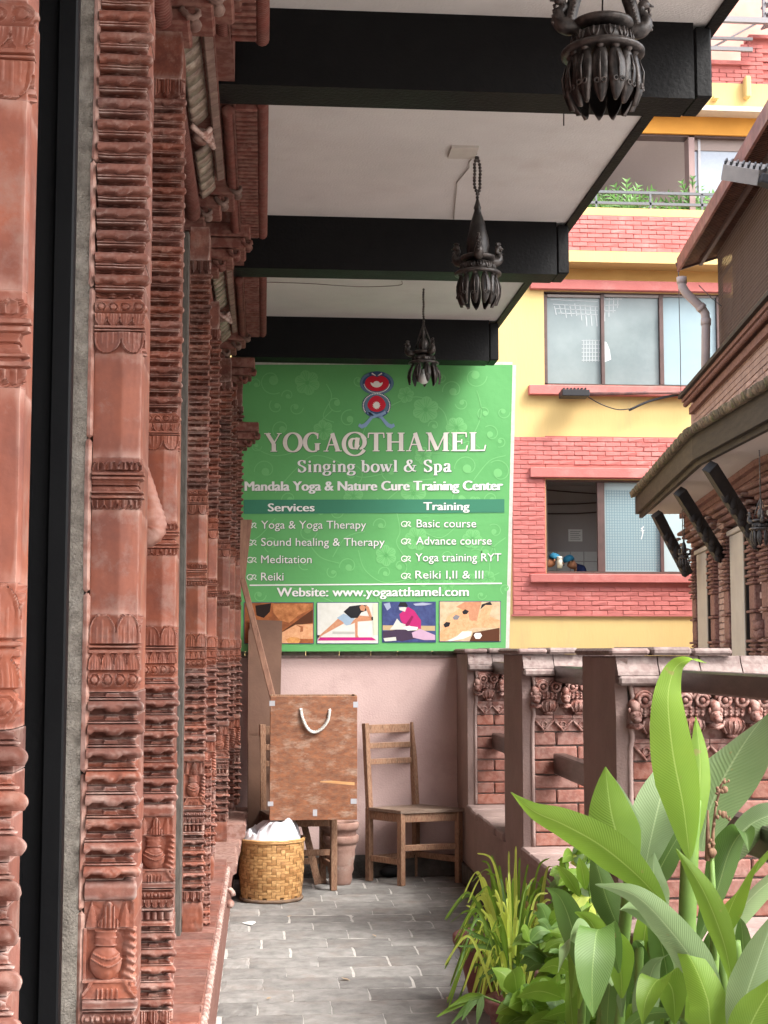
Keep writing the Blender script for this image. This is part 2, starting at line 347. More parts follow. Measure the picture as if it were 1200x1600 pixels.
for pi_, (y0, y1) in enumerate(PY):
    t = thing('parapet_pier', plabels[pi_], 'pier', (XW + .2, (y0 + y1) / 2, .474), group='brick piers of the parapet')
    xr = 1.75
    # plaster slab on the corridor side, its near edge profiled like a baluster
    out = [(0, .474), (.0, 1.30)]
    m = MB()
    prof = [(.44, .0), (.9, .0), (1.10, .0), (1.15, -.004), (1.20, .006), (1.26, .012), (1.32, .006), (1.345, -.004)]
    zz = [p[0] for p in prof]
    vs = []; fs = []
    for z, d in prof: vs += [(XW - .004, y0 - .0 + d, z), (XW + .035, y0 - .016 + d, z), (XW + .035, y1, z), (XW - .004, y1, z)]
    for i in range(len(prof) - 1):
        for k in range(4): fs.append((i * 4 + k, i * 4 + (k + 1) % 4, i * 4 + 4 + (k + 1) % 4, i * 4 + 4 + k))
    fs += [(3, 2, 1, 0), tuple(len(prof) * 4 - 4 + k for k in range(4))]
    m.add(vs, fs); m.build('plaster_face', MAUVE, t)
    # paler edge strip beside the bricks
    e = MB()
    ep = crom([(XW + .040, y0 - .012, z) for z in (.474, .8, 1.02)] + [(XW + .046, y0 - .016, 1.08), (XW + .038, y0 - .02, 1.13), (XW + .052, y0 - .024, 1.19), (XW + .044, y0 - .02, 1.26), (XW + .05, y0 - .02, 1.30)], 4)
    e.tube(ep, .010, 8); e.build('paler_edge', LEDGE, t)
    MB().box(XW + .035, xr - .01, y0 + .012, y1 - .012, .44, 1.335).build('mortar_core', MORT, t)
    # bricks on the near face
    zc = .476; r = 0; ch = .0655
    while zc < 1.0:
        x = XW + .05 - (.10 if r % 2 else 0)
        while x < xr:
            a = max(x, XW + .05); b = min(x + .205, xr)
            if b - a > .03: inst('brick', brick_mesh(round(b - a - .006, 3), .04, ch - .006, (r * 3 + int(x * 7)) % 3), (a, y0 - .001 - random.uniform(0, .003), zc), t)
            x += .205
        # far (hidden) and courtyard faces
        inst('brick', brick_mesh(.03, .48, ch - .006, 1), (xr - .012, y0 + .02, zc), t)
        zc += ch; r += 1
    # frieze: scallops, heads, corbels
    MB().box(XW + .048, xr, y0 - .002, y0 + .03, 1.0, 1.07).build('frieze_bed', FRZ, t)
    MB().box(XW + .048, xr, y0 + .004, y0 + .03, 1.07, 1.25).build('frieze_panel', FRZ, t)
    n = int((xr - XW - .05) / .088)
    for i in range(n): inst('scallop', SCAL, (XW + .095 + i * .088, y0 - .004, 1.008), t)
    n = 4
    for i in range(n + 0): inst('corbel', CORB, (XW + .115 + i * .138, y0 - .004, 1.085), t)
    for i in range(n): inst('animal_head', HEAD, (XW + .05 + i * .138, y0 - .004, 1.09), t)
    # stepped stone top: ledge, flared slabs, coping tiles
    MB().box(XW - .002, xr + .05, y0 - .05, y1 + .03, 1.253, 1.285, b=.008).build('stone_ledge', STONE, t)
    for i in range(4):
        a = XW - .004 + (xr + .03 - XW) * i / 4; b = XW - .004 + (xr + .03 - XW) * (i + 1) / 4
        fl_ = MB(); q = [(y0 - .035, 1.287), (y0 - .03, 1.30), (y0 - .012, 1.325), (y0 - .002, 1.352), (y0 + .2, 1.352), (y0 + .2, 1.287)]
        fl_.prism([(p[0], p[1]) for p in q], a + .002, b - .002, 'x'); fl_.build('stone_slab', STONE, t)
        MB().box(a + .002, b - .002, y0 + .202, y1 + .01, 1.287, 1.350).build('stone_slab', STONE, t)
    for i in range(3):
        a = XW - .03 + (xr - .12 - XW) * i / 3 + 0; b = XW - .03 + (xr - .12 - XW) * (i + 1) / 3
        MB().box(a + .002, b - .002, y0 - .028 - .006 * (i % 2), y1 + .03, 1.354, 1.379 + .004 * (i % 2), b=.009).build('coping_slab', bpy.data.materials['cop0'] if i < 1 else STONE, t)
# handrails
def rail(y0, y1, x, z0, z1, lab, w=.06):
    setp(MB().box(x - w / 2, x + w / 2, y0, y1, z0, z1, b=.006).build('handrail', RAILW), lab, 'handrail', 'dark wooden rails between the piers')
rail(2.0, 4.945, 1.385, H - .137, H - .068, 'dark polished top handrail crossing behind the large canna leaf', .07)
rail(5.48, 6.765, 1.375, H - .15, H - .075, 'dark top handrail between the middle and the large near pier', .07)
rail(7.30, 8.605, 1.375, H - .14, H - .07, 'dark top handrail between the far corner and the middle pier', .07)
rail(5.48, 6.765, 1.365, H - .57, H - .475, 'lower handrail slanting between the middle and the large near pier')
rail(7.30, 8.605, 1.365, H - .575, H - .485, 'lower handrail between the far corner and the middle pier')
rail(2.0, 4.945, 1.375, H - .57, H - .475, 'lower handrail hidden behind the canna leaves')
# ================================================================ left facade of carved terracotta
XP0, XP1 = -.302, -.219       # pilaster left and right
fw = thing('facade_wall', 'dark red brick wall behind the carved pilasters on the left', 'wall', (-.6, 4, 0))
MB().box(-1.0, -.335, -1.5, 1.35, 0, cz).build('masonry', BRK, fw)
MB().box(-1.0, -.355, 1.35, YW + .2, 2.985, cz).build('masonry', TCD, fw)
MB().box(-1.0, -.306, 2.66, 3.74, .0, 2.985).build('masonry', BRK, fw)
MB().box(-1.0, -.306, 5.66, 6.72, .0, 2.985).build('masonry', BRK, fw)
MB().box(-1.0, -.306, 8.2, YW + .2, .0, 2.985).build('masonry', BRK, fw)
# ---- brick plinth
pl = thing('brick_plinth', 'low red brick plinth running along the foot of the carved columns', 'plinth', (-.25, 4, 0))
MB().box(-.6, -.172, -1, 9.3, 0, .342).build('plinth_core', M('red_mortar', (.20, .12, .10), (.13, .08, .068), 20, .95, .5, 90), pl)
MB().box(-.18, -.163, -1, 9.3, 0, .285, b=.003).build('plinth_face', BRK, pl)
k = 0; y = 3.0
while y < 7.3:
    w = .118 + .012 * sin(k * 2.1)
    inst('brick', brick_mesh(.212, round(w - .009, 3), .062, k % 4), (-.377, y, H - 1.020 - .062 + .0015 * sin(k * 3.3)), pl)
    inst('brick', brick_mesh(.14, round(w - .005, 3), .062, (k + 1) % 4), (-.52, y, H - 1.023 - .062), pl); y += w; k += 1
k = 0; y = 3.0
nosem = MB()
while y < 7.25:               # worn nosing stones along the edge, little hanging lobes
    nosem.tube([(-.166, y, .33), (-.160, y + .01, .325), (-.158, y + .05, .322), (-.163, y + .062, .33)], .012, 6); y += .066
nosem.build('worn_nosing', TC, pl)
# ---- stone sills at the far openings
def sill(lab, x1, y0, y1, ztop, th):
    t = thing('stone_sill', lab, 'sill', ((x1 - .4) / 2, y0, ztop - th), group=None); n = 3
    for i in range(n):
        a = y0 + (y1 - y0) * i / n; b = y0 + (y1 - y0) * (i + 1) / n
        m = MB(); dx = [0, -.012, .004][i]
        m.prism([(-.42, ztop), (x1 - .01 + dx, ztop), (x1 + dx, ztop - .012), (x1 - .004 + dx, ztop - th * .45), (x1 - .022 + dx, ztop - th * .55), (x1 - .03 + dx, ztop - th), (-.42, ztop - th)], a + .003, b - .003, 'y')
        m.build('sill_stone', M('sillst', (.25, .11, .08), (.17, .075, .058), 7, .85, .5, 70, wear=(.45, .32, .28), wamt=.5, patch=(.30, .2, .175), pamt=.5, psc=9) if 'sillst' not in bpy.data.materials else bpy.data.materials['sillst'], t)
    return t
s1 = sill('chipped stone sill beside the woven basket, lower of the two steps', -.115, 7.26, 8.15, H - 1.021, .115)
s2 = sill('chipped stone sill behind the basket, upper step near the brown board', -.085, 8.18, YW - .01, H - .95, .15)
m = MB()
arc_tube(m, (-.17, 7.28, .19), .035, 0, 1.7 * pi, .014, 12); sph(m, (-.15, 7.27, .155), .022); sph(m, (-.185, 7.27, .15), .02); sph(m, (-.2, 7.27, .2), .024)
m.box(-.3, -.19, 7.27, 7.5, .12, .235, b=.01)
m.build('scroll_bracket', TC, s1)
# ---- heightfield carving
def hf(name, w, dep, h, fn, nu, nv, nd=10, mat=TC, back=-.013):
    us = [w * i / nu for i in range(nu + 1)]; side = [w + dep * (i / nd) ** 1.6 for i in range(1, nd + 1)]
    ss = us + side; vs = []; fs = []; nc = len(ss)
    zs = [0] + [h * j / nv for j in range(nv + 1)] + [h]
    for j, z in enumerate(zs):
        cap = j in (0, len(zs) - 1)
        for s in ss:
            d = back if cap else fn(s, z)
            if s <= w: vs.append((s * (w + max(d, back)) / w, -d, z))
            else: vs.append((w + d, -d + (s - w) * (dep + d) / dep, z))
    for j in range(len(zs) - 1):
        for i in range(nc - 1): a = j * nc + i; fs.append((a, a + 1, a + nc + 1, a + nc))
    me = bpy.data.meshes.new(name); me.from_pydata(vs, [], fs); me.materials.append(mat)
    me.polygons.foreach_set('use_smooth', [True] * len(fs)); me.update()
    bm = bmesh.new(); bm.from_mesh(me); bmesh.ops.recalc_face_normals(bm, faces=bm.faces)
    for e in bm.edges:
        if len(e.link_faces) == 2 and e.calc_face_angle(0) > .9: e.smooth = False
    bm.to_mesh(me); bm.free()
    return me
WP = XP1 - XP0; DP = .20
def par_t(s, w=WP):            # front 0..1, side repeats
    return s / w if s <= w else 1 - min(1, (s - w) / w) if False else ((s - w) / w) % 1.0
def chip(s, z, seed, amt=.004, sc=55):
    n = noise.noise(Vector((s * sc, z * sc * 1.4, seed * 9.1))); n2 = noise.noise(Vector((s * sc * .3, z * sc * .3, seed * 3.7 + 5)))
    return -amt * max(0, n - .25) * 2 - amt * 1.6 * max(0, n2 - .32) * 3 + noise.noise(Vector((s * 160, z * 160, seed))) * .0006
def side_fade(s, w=WP, r=.020):
    return 1.0 if s <= w + r else max(0.0, 1 - (s - w - r) / .004)
def cusp(t):                   # hanging edge of a bracket-shaped lip, 0 = high .. 1 = low
    a = abs(t - .5)
    if a < .12: return 1 - .3 * (a / .12) ** 4
    if a < .15: return .5
    if a < .36: return .12
    return .12 + .75 * sst(.36, .46, a)
def f_low(seed):
    rr = random.Random(seed); k1 = rr.uniform(.85, 1.1)
    def f(s, z):
        v = z / .038; t = s / WP if s <= WP else .92
        edge = .30 - .17 * cusp(t)
        d = 0
        if v < edge: d = -.012 + .003 * sst(edge - .12, edge, v)
        elif v < .62: q = (v - edge) / max(.05, .62 - edge); d = .010 + .011 * k1 * max(0, sin(pi * min(1, .12 + q * .88))) ** .6
        elif v < .66: d = .003
        elif v < .73: d = .0125
        elif v < .76: d = .002
        elif v < .82: d = .0095
        else:
            tab = (abs(t - .5) < .14 + .05 * (1 - v) or t > .93)
            d = (.0068 if tab and v < .96 else -.002)
        return side_fade(s) * (d + chip(s, z, seed, .0022)) + (1 - side_fade(s)) * .004
    return f
def f_up(seed):
    rr = random.Random(seed); k1 = rr.uniform(.9, 1.1)
    def f(s, z):
        v = z / .038; t = s / WP if s <= WP else .92
        edge = .66 - .10 * cusp(t)
        if v > edge: q = (v - edge) / (1.0 - edge + .01); d = .009 + .011 * k1 * max(0, sin(pi * min(1, .15 + q * .8))) ** .6
        elif v > .50: d = .006
        elif v > .44: d = .0105
        elif v > .39: d = .0045
        elif v > .33: d = .0095
        elif v > .27: d = .003
        else: d = .0065 * (.5 + .5 * cos(t * 2 * pi * 2.5)) ** 2 * (1 if v > .05 else 0) - (.011 if v < .16 or v > .22 else .004)
        return side_fade(s) * (d + chip(s, z, seed, .0022)) + (1 - side_fade(s)) * .004
    return f
def petal(t, v, n, down=True, lo=.0, hi=1.0):
    """returns 0..1 height of an outlined petal row; v 0 at base, 1 at tip"""
    x = (t * n) % 1.0 - .5; r = .5 * sqrt(max(0, 1 - max(0, (v - .35) / .65) ** 2))
    if abs(x) > r: return 0
    e = (r - abs(x)) / .5; out = .55
    if e < .16: return 1.0
    if abs(x) < .05 and v < .8: return .95
    if abs(abs(x) - .2) < .035 and v < .55: return .85
    return out + .25 * (1 - abs(x) * 2)
def shaft_d(t):
    return .004 + .011 * (1 - abs(t - .56) / .56 if t < .56 else 1 - (t - .56) / .44 * .8) if t <= 1 else .006
def tt(s): return s / WP if s <= WP else 1.0 - min(1, (s - WP) / .05) * .3
def curls(t, v, n):
    x = (t * n) % 1.0 - .5; y = v - .35; r = hypot(x, y * .9)
    return .6 if r > .5 else (1.0 if r > .33 else (.35 if r > .17 else .8))
def f_lotus(h, flip):
    def f(s, z):
        v = z / h
        if not flip: v = 1 - v         # v = 0 at the bead end (away from the shaft), 1 at petal tips
        t = tt(s)
        if v < .04: d = .004
        elif v < .27: q = (v - .04) / .23; x = (t * 4) % 1 - .5; body = sin(pi * q) ; d = .005 + .011 * body * (.75 + .25 * (1 if hypot(x, q - .5) < .4 else .2)) - (.004 if .22 < hypot(x * .9, (q - .5)) < .32 else 0)
        elif v < .50: q = (v - .27) / .23; d = .010 + .005 * petal(t, q, 4) - .004 * q
        elif v < .54: d = .012
        elif v < .56: d = .004
        elif v < .60: d = .013
        elif v < .62: d = .005
        else:
            q = (v - .62) / .38; p = petal(t, q, 2); d = shaft_d(t) + (.0065 * p if p else 0)
        return side_fade(s, r=.03) * (d + chip(s, z, h * 50 + flip, .002)) + (1 - side_fade(s, r=.03)) * .004
    return f
def f_ring(s, z):
    v = z / .089; t = tt(s); q = abs(v - .46) / .5
    if q < .035: d = -.002
    elif q < .22: d = .004 + .002 * (q > .12)
    elif q < .32: d = .014
    elif q < .38: d = .006
    elif q < .50: d = .015
    elif q < .56: d = .006
    elif q < .92: d = shaft_d(t) + .006 * (petal(t, (q - .56) / .36, 4) > .9)
    else: d = shaft_d(t)
    return side_fade(s, r=.03) * (d + chip(s, z, 3, .0022)) + (1 - side_fade(s, r=.03)) * .004
def f_shaft(seed):
    def f(s, z): return side_fade(s, r=.03) * (shaft_d(tt(s)) + chip(s, z, seed, .0008, 20)) + (1 - side_fade(s, r=.03)) * .004
    return f
def f_plain(d0, h):
    def f(s, z):
        v = z / h; e = min(v, 1 - v); return side_fade(s) * (d0 * (.5 + .5 * sst(0, .18, e)) + chip(s, z, d0 * 999, .003)) + (1 - side_fade(s)) * .004
    return f
def f_flame(s, z):
    v = z / .042; t = tt(s); x = (t - .5)
    r = .20 * (1 - v) ** .6 * (1 + .25 * sin(v * 9)); d = .003
    if abs(x) < r: d = .013 - .02 * abs(x) + (.003 if abs(x) % .07 < .02 else 0)
    for c in (.16, .84, 1.0):
        x2 = t - c; r2 = .13 * (1 - v) ** .8
        if abs(x2) < r2: d = max(d, .009 - .02 * abs(x2))
    return side_fade(s) * (d + chip(s, z, 8, .001)) + (1 - side_fade(s)) * .004
def f_pot(s, z):
    v = z / .082; t = tt(s); x = (t - .45) / .32; d = .001
    if v > .96: d = .006
    elif v > .66:
        r = .72 if v < .70 or v > .80 and v < .84 or v > .92 else .62
        if abs(x) < r: d = .016 * sqrt(1 - (x / r * .85) ** 2)
    else:
        r = sqrt(max(0, 1 - ((v - .33) / .36) ** 2))
        if abs(x) < r:
            d = .019 * sqrt(max(0, 1 - (x / max(r, .01)) ** 2 * .8)) * (.4 + .6 * r)
            w1 = v - (.44 - .16 * (1 - min(1, abs(x)) ** 1.5)); w2 = v - (.56 - .14 * (1 - min(1, abs(x)) ** 1.5))
            if abs(w1) < .022 or abs(w2) < .022: d += .0035
    # acanthus leaf down the right side, plain fillet left
    rt = .80 + .10 * v - .05 * sin(v * 14) * .4
    if t > rt: d = max(d, .013 - .03 * abs(t - (rt + 1) / 2) + .002 * sin(v * 40 + t * 20))
    if t < .07: d = max(d, .008)
    return side_fade(s) * (d + chip(s, z, 4, .001)) + (1 - side_fade(s)) * .004
def f_foot(s, z):
    v = z / .030; t = tt(s); flare = .30 + .16 * (1 - v) + .1 * (1 - v) ** 3
    d = .012 if abs(t - .48) < flare else .004
    if v < .55 and abs(t - .48) < .25 and ((t * 11) % 1) < .35: d = .016
    if v > .85: d = .015
    if abs(abs(t - .48) - flare) < .04: d = .016
    return side_fade(s) * (d + chip(s, z, 5, .001)) + (1 - side_fade(s)) * .004
def f_beads(s, z):
    v = z / .046; t = tt(s)
    if v > .93: d = .014
    elif v > .88: d = .004
    elif v > .48: q = (v - .48) / .4; x = (t * 5) % 1 - .5; rr_ = hypot(x, q - .5); d = .006 + .009 * sin(pi * q) * (1 if rr_ > .42 or rr_ < .2 else .6)
    elif v > .44: d = .004
    else: q = v / .44; d = .006 + .007 * (petal(t, 1 - q, 5) or 0)
    return side_fade(s) * (d + chip(s, z, 6, .0015)) + (1 - side_fade(s)) * .004
def f_blocks(s, z):
    v = z / .030; t = tt(s); x = (t * 5) % 1
    d = .014 if v > .82 else (.012 * sqrt(max(0, 1 - ((x - .5) / .42) ** 2)) if .1 < v < .75 and abs(x - .5) < .42 else .002)
    return side_fade(s) * (d + chip(s, z, 7, .001)) + (1 - side_fade(s)) * .004
def f_leafrow(s, z):
    v = z / .040; t = tt(s); x = (t * 3) % 1 - .5; r = .48 * sst(0, .5, v) * (1 if v < .9 else .8)
    d = .003 + (.011 - .01 * abs(x) + (.003 if abs(x) < .05 or abs(abs(x) - .22) < .035 else 0) if abs(x) < r else .003 * (v > .6))
    if v > .94: d = .014
    return side_fade(s) * (d + chip(s, z, 9, .0015)) + (1 - side_fade(s)) * .004
LOW = [hf('moulded_brick', WP, DP, .0375, f_low(k), 48, 26) for k in range(5)]
UPP = [hf('moulded_brick', WP, DP, .0375, f_up(k + 20), 48, 26) for k in range(5)]
STK = [(.35, .46, hf('base_block', WP, DP, .109, f_plain(.010, .109), 20, 14, mat=TCS)),
       (.461, .501, hf('leaf_row', WP, DP, .040, f_leafrow, 60, 24))]
z = .503; k = 0
while z < .70: STK.append((z, 0, LOW[(k * 2 + 1) % 5])); z += .0395; k += 1
STK += [(.7005, 0, hf('ledge', WP, DP, .012, f_plain(.016, .012), 16, 6)), (.713, 0, hf('block_row', WP, DP, .030, f_blocks, 60, 14)), (.744, 0, hf('bead_row', WP, DP, .046, f_beads, 70, 26)),
        (.791, 0, hf('ledge', WP, DP, .016, f_plain(.017, .016), 16, 6)), (.808, 0, hf('pot_foot', WP, DP, .030, f_foot, 60, 16, mat=TCS)), (.838, 0, hf('carved_pot', WP, DP, .082, f_pot, 70, 60, mat=TCS)),
        (.921, 0, hf('flame_leaf', WP, DP, .042, f_flame, 70, 26, mat=TCS)), (.964, 0, hf('ledge', WP, DP, .030, f_plain(.012, .030), 20, 8))]
z = .996; k = 0
while z < 1.30: STK.append((z, 0, LOW[(k * 3 + 2) % 5])); z += .0385; k += 1
zl = z; LT = hf('lotus_band', WP, DP, 1.433 - zl, f_lotus(1.433 - zl, True), 80, 56, mat=TCS)
STK += [(zl, 0, LT), (1.4332, 0, hf('shaft', WP, DP, .1746, f_shaft(1), 30, 16, mat=TCS)), (1.608, 0, hf('ring_band', WP, DP, .089, f_ring, 70, 50, mat=TCS)),
        (1.6972, 0, hf('shaft', WP, DP, .1766, f_shaft(2), 30, 16, mat=TCS)), (1.874, 0, hf('lotus_band', WP, DP, .096, f_lotus(.096, False), 80, 56, mat=TCS))]
z = 1.972; k = 0
while z < 2.755: STK.append((z, 0, UPP[(k * 2 + k // 5) % 5])); z += .0388; k += 1
STK += [(z, 0, hf('leaf_row', WP, DP, 2.84 - z, (lambda hh: (lambda s, zz: f_leafrow(s, zz * .040 / hh)))(2.84 - z), 50, 24)), (2.8405, 0, hf('cap_block', WP, DP, .13, f_plain(.008, .13), 20, 12))]
def pilaster(y0, lab, dx=0, z0=.35, sx=1.0, zmin=0, rz=0, sy=1.0):
    t = thing('carved_pilaster', lab, 'pilaster', (XP0 + dx, y0, z0), group='carved terracotta pilasters along the left wall')
    MB().box(XP0 + dx, XP0 + dx + WP * sx - .014, y0 + .015, y0 + DP * sy, z0, 2.97).build('pilaster_core', TC, t)
    r = random.Random(int(y0 * 100))
    for z, _, me in STK:
        if z < z0 - .001 or z < zmin: continue
        big = me.name.startswith(('moulded', 'base', 'ledge'))
        inst(me.name.split('.')[0], me, (XP0 + dx + (r.uniform(-.0015, .0015) if big else 0), y0 + (r.uniform(-.002, .002) if big else 0), z), t, scale=(sx, sy, 1))
    return t
PIL = [(1.33, 'large blurred carved terracotta pilaster cut by the left edge of the photo', .0), (2.5, 'carved terracotta pilaster beside the rough concrete strip, broad and near', .013), (3.72, 'carved terracotta pilaster right of the concrete strip one, with the orange leaf over a pot', 0),
       (5.5, 'carved pilaster standing on the brick plinth with a plain square base block', .017), (6.7, 'narrow slice of carved pilaster showing just right of the plain-based one', 0), (8.03, 'carved pilaster standing on the lower stone sill near the basket', .027)]
for y0, lab, dx in PIL: pilaster(y0, lab, dx, sy=.38 if y0 < 2 else 1, sx={1.33: .93, 2.5: .885, 3.72: .92, 5.5: .80}.get(y0, 1))
pilaster(8.62, 'thin carved pilaster on the upper sill beside the sign, left of the last one', .046, z0=.424)
pilaster(8.86, 'last thin carved pilaster against the green sign and brown board', .076, z0=.424)
# terracotta and concrete strips left of the second pilaster
t = thing('concrete_strip', 'rough grey concrete strip between the black shutter post and the near carved pilaster', 'strip', (-.33, 2.5, .3))
m = MB(); n = 60; vs = []; fs = []
for i in range(n + 1):
    z = .2 + 2.8 * i / n; dxx = .004 * noise.noise(Vector((z * 9, 0, 0))) + .003 * noise.noise(Vector((z * 40, 1, 0))); wd = .008 * sst(1.6, 1.55, z) * 0
    vs += [(-.357, 2.495, z), (-.330 + dxx * .5, 2.487 + .003 * noise.noise(Vector((z * 60, 8, 0))), z), (-.299 + dxx, 2.493 + .002 * noise.noise(Vector((z * 30, 3, 0))), z), (-.295 + dxx, 2.56, z)]
for i in range(n):
    for k in range(3): a = i * 4 + k; fs.append((a, a + 1, a + 5, a + 4))
m.add(vs, fs, True); m.box(-.357, -.300, 2.502, 2.7, .2, 3.0); m.build('concrete_face', CONC, t)
t2 = thing('terracotta_border', 'flat terracotta border strip down the left edge of the near carved pilaster', 'strip', (-.31, 2.5, .3))
r = random.Random(5); z = .32
while z < 2.95:
    L_ = r.uniform(.22, .34) if not (1.33 < z < 1.95) else .26; e = r.uniform(-.003, .002)
    inst('border_tile', brick_mesh(.0115, .05, round(L_ - .001, 3), int(z * 10) % 3, TCS, .0012), (-.3005 + e, 2.490 + r.uniform(-.002, .002), z), t2); z += L_
# black shutter post and doors
sp_ = thing('shutter_post', 'black steel shutter post with a round screw head, left of the concrete strip', 'post', (-.37, 2.3, .3))
MB().box(-.375, -.301, 2.30, 2.325, 0, 3.0, b=.003).build('post_body', BLACKM, sp_)
MB().box(-.332, -.3005, 2.285, 2.2985, 0, 3.0, b=.003).build('post_lip', BLACKM, sp_)
mm = MB(); q = P(82, 743, Y=2.298); mm.lathe([(0.0001, .004), (.003, .004), (.0058, .0025), (.006, 0)], 14, (0, 0, 0), Matrix.Translation(q) @ Matrix.Rotation(pi / 2, 4, 'X')); mm.build('screw_head', flat('steel', (.4, .4, .38), .4), sp_)
def door(y0, y1, lab, x=-.335):
    t = thing('door', lab, 'door', (x, y0, .35))
    MB().box(x - .02, x - .004, y0, y1, .3, 2.985).build('door_glass', BGLASS, t)
    for a, b in ((y0, y0 + .05), ((y0 + y1) / 2 - .02, (y0 + y1) / 2 + .02), (y1 - .05, y1)): MB().box(x - .03, x, a, b, .3, 2.985, b=.003).build('door_frame', BLACKM, t)
    MB().box(x - .03, x - .001, y0 + .0505, y1 - .0505, 2.1, 2.16).build('transom', BLACKM, t)
door(1.53, 2.30, 'black glazed door behind the black shutter post on the far left', -.36)
door(3.92, 5.44, 'black glazed door seen edge-on between the two middle carved pilasters', -.312)
door(6.9, 8.02, 'black glazed door hidden between the farther carved pilasters', -.32)
setp(MB().box(-.311, -.287, 5.42, 5.495, .35, 2.93, b=.002).build('door_jamb', M('grey_wood', (.14, .125, .11), (.08, .07, .06), 30, .85, .5, 90, stretch=(3, 3, .6))), 'grey weathered wooden jamb left of the plain-based carved pilaster', 'door jamb')
# ---- trunk-like serpent carving between the first two pilasters
m = MB(); T = lambda u, v, Y: P(u, v, Y=Y)
pts = crom([T(222, 735, 3.0), T(228, 758, 2.98), T(232, 785, 2.96), T(236, 808, 2.95), T(237, 826, 2.95), T(226, 838, 2.95), T(216, 834, 2.97)], 5)
rs = [.014 + .014 * sst(0, .62, i / (len(pts) - 1)) - .012 * sst(.7, 1, i / (len(pts) - 1)) + .0012 * (i % 2) for i in range(len(pts))]
rs = [r_ * (1 + .06 * (-1) ** i) for i, r_ in enumerate(rs)]
m.tube(pts, rs, 12)
for i in range(9): sph(m, T(219 + (3 - abs(i - 4)) * 1.2, 846 + i * 5.2, 2.99), .0075, nu=8, nv=5)
for i in range(4): m.tube([T(217, 712 + i * 7, 2.98), T(224, 716 + i * 7, 2.96), T(226, 722 + i * 7, 2.97)], .006, 6)
for i in range(4): sph(m, T(217, 736 + 8 * i, 2.95), .008, nu=8, nv=5)
g = thing('serpent_carving', 'pinkish carved serpent trunk jutting out between the two near pilasters', 'carving', tuple(T(222, 820, 3.0)))
m.build('trunk', TCS, g)
m = MB().box(-.306, -.285, 2.9, 3.1, 1.55, 1.85, b=.01); m.build('mount', TC, g)
# ---- corbelled cornice, one bay between each pair of beams
def ringrope(y0, y1, x, z, r, pitch=.016):
    m = MB(); n = int((y1 - y0) / pitch); pts = []; rs = []
    for i in range(n):
        y = y0 + i * pitch
        pts += [(x, y, z), (x, y + pitch * .3, z), (x, y + pitch * .7, z), (x, y + pitch * .98, z)]; rs += [r * .86, r, r, r * .87]
    m.tube(pts, rs, 12); return m
def tile_mesh():
    m = MB(); n = 8; vs = []; fs = []
    for i in range(n + 1):
        a = -1 + 2 * i / n; sag = .004 * (1 - a * a)
        for y, z in ((0, 0), (.078, .0), (.078, .012), (0, .012)): vs.append((.033 * a, y, z - sag + (.0 if y == 0 else -.002)))
    for i in range(n):
        for k in range(4): fs.append((i * 4 + k, i * 4 + (k + 1) % 4, i * 4 + 4 + (k + 1) % 4, i * 4 + 4 + k))
    fs += [(0, 1, 2, 3), tuple(n * 4 + k for k in (3, 2, 1, 0))]
    m.add(vs, fs, True); return m.mesh('pale_tile', M('pale_tile', (.36, .30, .235), (.17, .11, .085), 30, .5, .6, 70, rand=.2, patch=(.16, .07, .05), pamt=.85, psc=24))
TILE = tile_mesh()
SLAB = MB().box(-.014, .014, 0, .10, 0, .014, b=.003).mesh('pale_slab', M('pale_slab', (.24, .16, .13), (.14, .08, .065), 18, .7, .4, 70, rand=.15))
DENT = MB().box(-.036, .036, 0, .020, -.014, .016, b=.003).mesh('dentil', TCD)
bays = [(.6, 4.12, 'nearest', 'at the top left corner', .9, 3.66), (4.60, 6.13, 'second', 'between the two front ceiling beams', 3.93, 5.36), (6.79, 8.1, 'third', 'just before the farthest beam', 6.50, 7.95)]
for (y0, y1, nm, where, ya, yb) in bays:
    t = thing('cornice', '%s carved terracotta cornice of ropes and dark dentils %s' % (nm, where), 'cornice', (-.15, y0, 2.95), group='carved cornices under the veranda ceiling')
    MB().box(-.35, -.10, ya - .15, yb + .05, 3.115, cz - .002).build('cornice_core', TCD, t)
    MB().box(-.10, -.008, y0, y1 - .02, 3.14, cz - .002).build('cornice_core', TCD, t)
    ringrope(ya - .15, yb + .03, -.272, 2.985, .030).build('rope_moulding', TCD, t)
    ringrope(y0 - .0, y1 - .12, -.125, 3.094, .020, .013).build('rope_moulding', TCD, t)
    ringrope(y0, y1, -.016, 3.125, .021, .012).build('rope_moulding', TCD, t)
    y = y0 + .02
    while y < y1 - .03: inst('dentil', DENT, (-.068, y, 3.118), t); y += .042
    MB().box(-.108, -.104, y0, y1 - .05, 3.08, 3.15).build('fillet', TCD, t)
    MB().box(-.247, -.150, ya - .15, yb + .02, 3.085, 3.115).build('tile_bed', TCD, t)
    y = max(ya, 2.0)
    while y < yb - .06:
        if abs(y - (ya + yb) / 2) > .12: inst('pale_tile', TILE, (-.212, y, 3.052), t, rot=(0, -.75, 0))
        y += .083
    y = max(ya - .1, 2.0)
    while y < yb - .2: inst('pale_slab', SLAB, (-.163, y, 3.058), t, rot=(0, -.4, 0)); y += .106
    c = MB(); ym = (ya + yb) / 2
    for i in range(5): c.tube(crom([(-.24 + .012 * i, ym - .11 + .03 * i, 3.02), (-.205 + .008 * i, ym - .08 + .03 * i, 3.0), (-.18, ym - .05 + .03 * i, 3.03)], 3), .009, 6)
    sph(c, (-.21, ym, 3.02), .032, 1, 1.5, .8)
    c.build('carved_knot', TC, t)
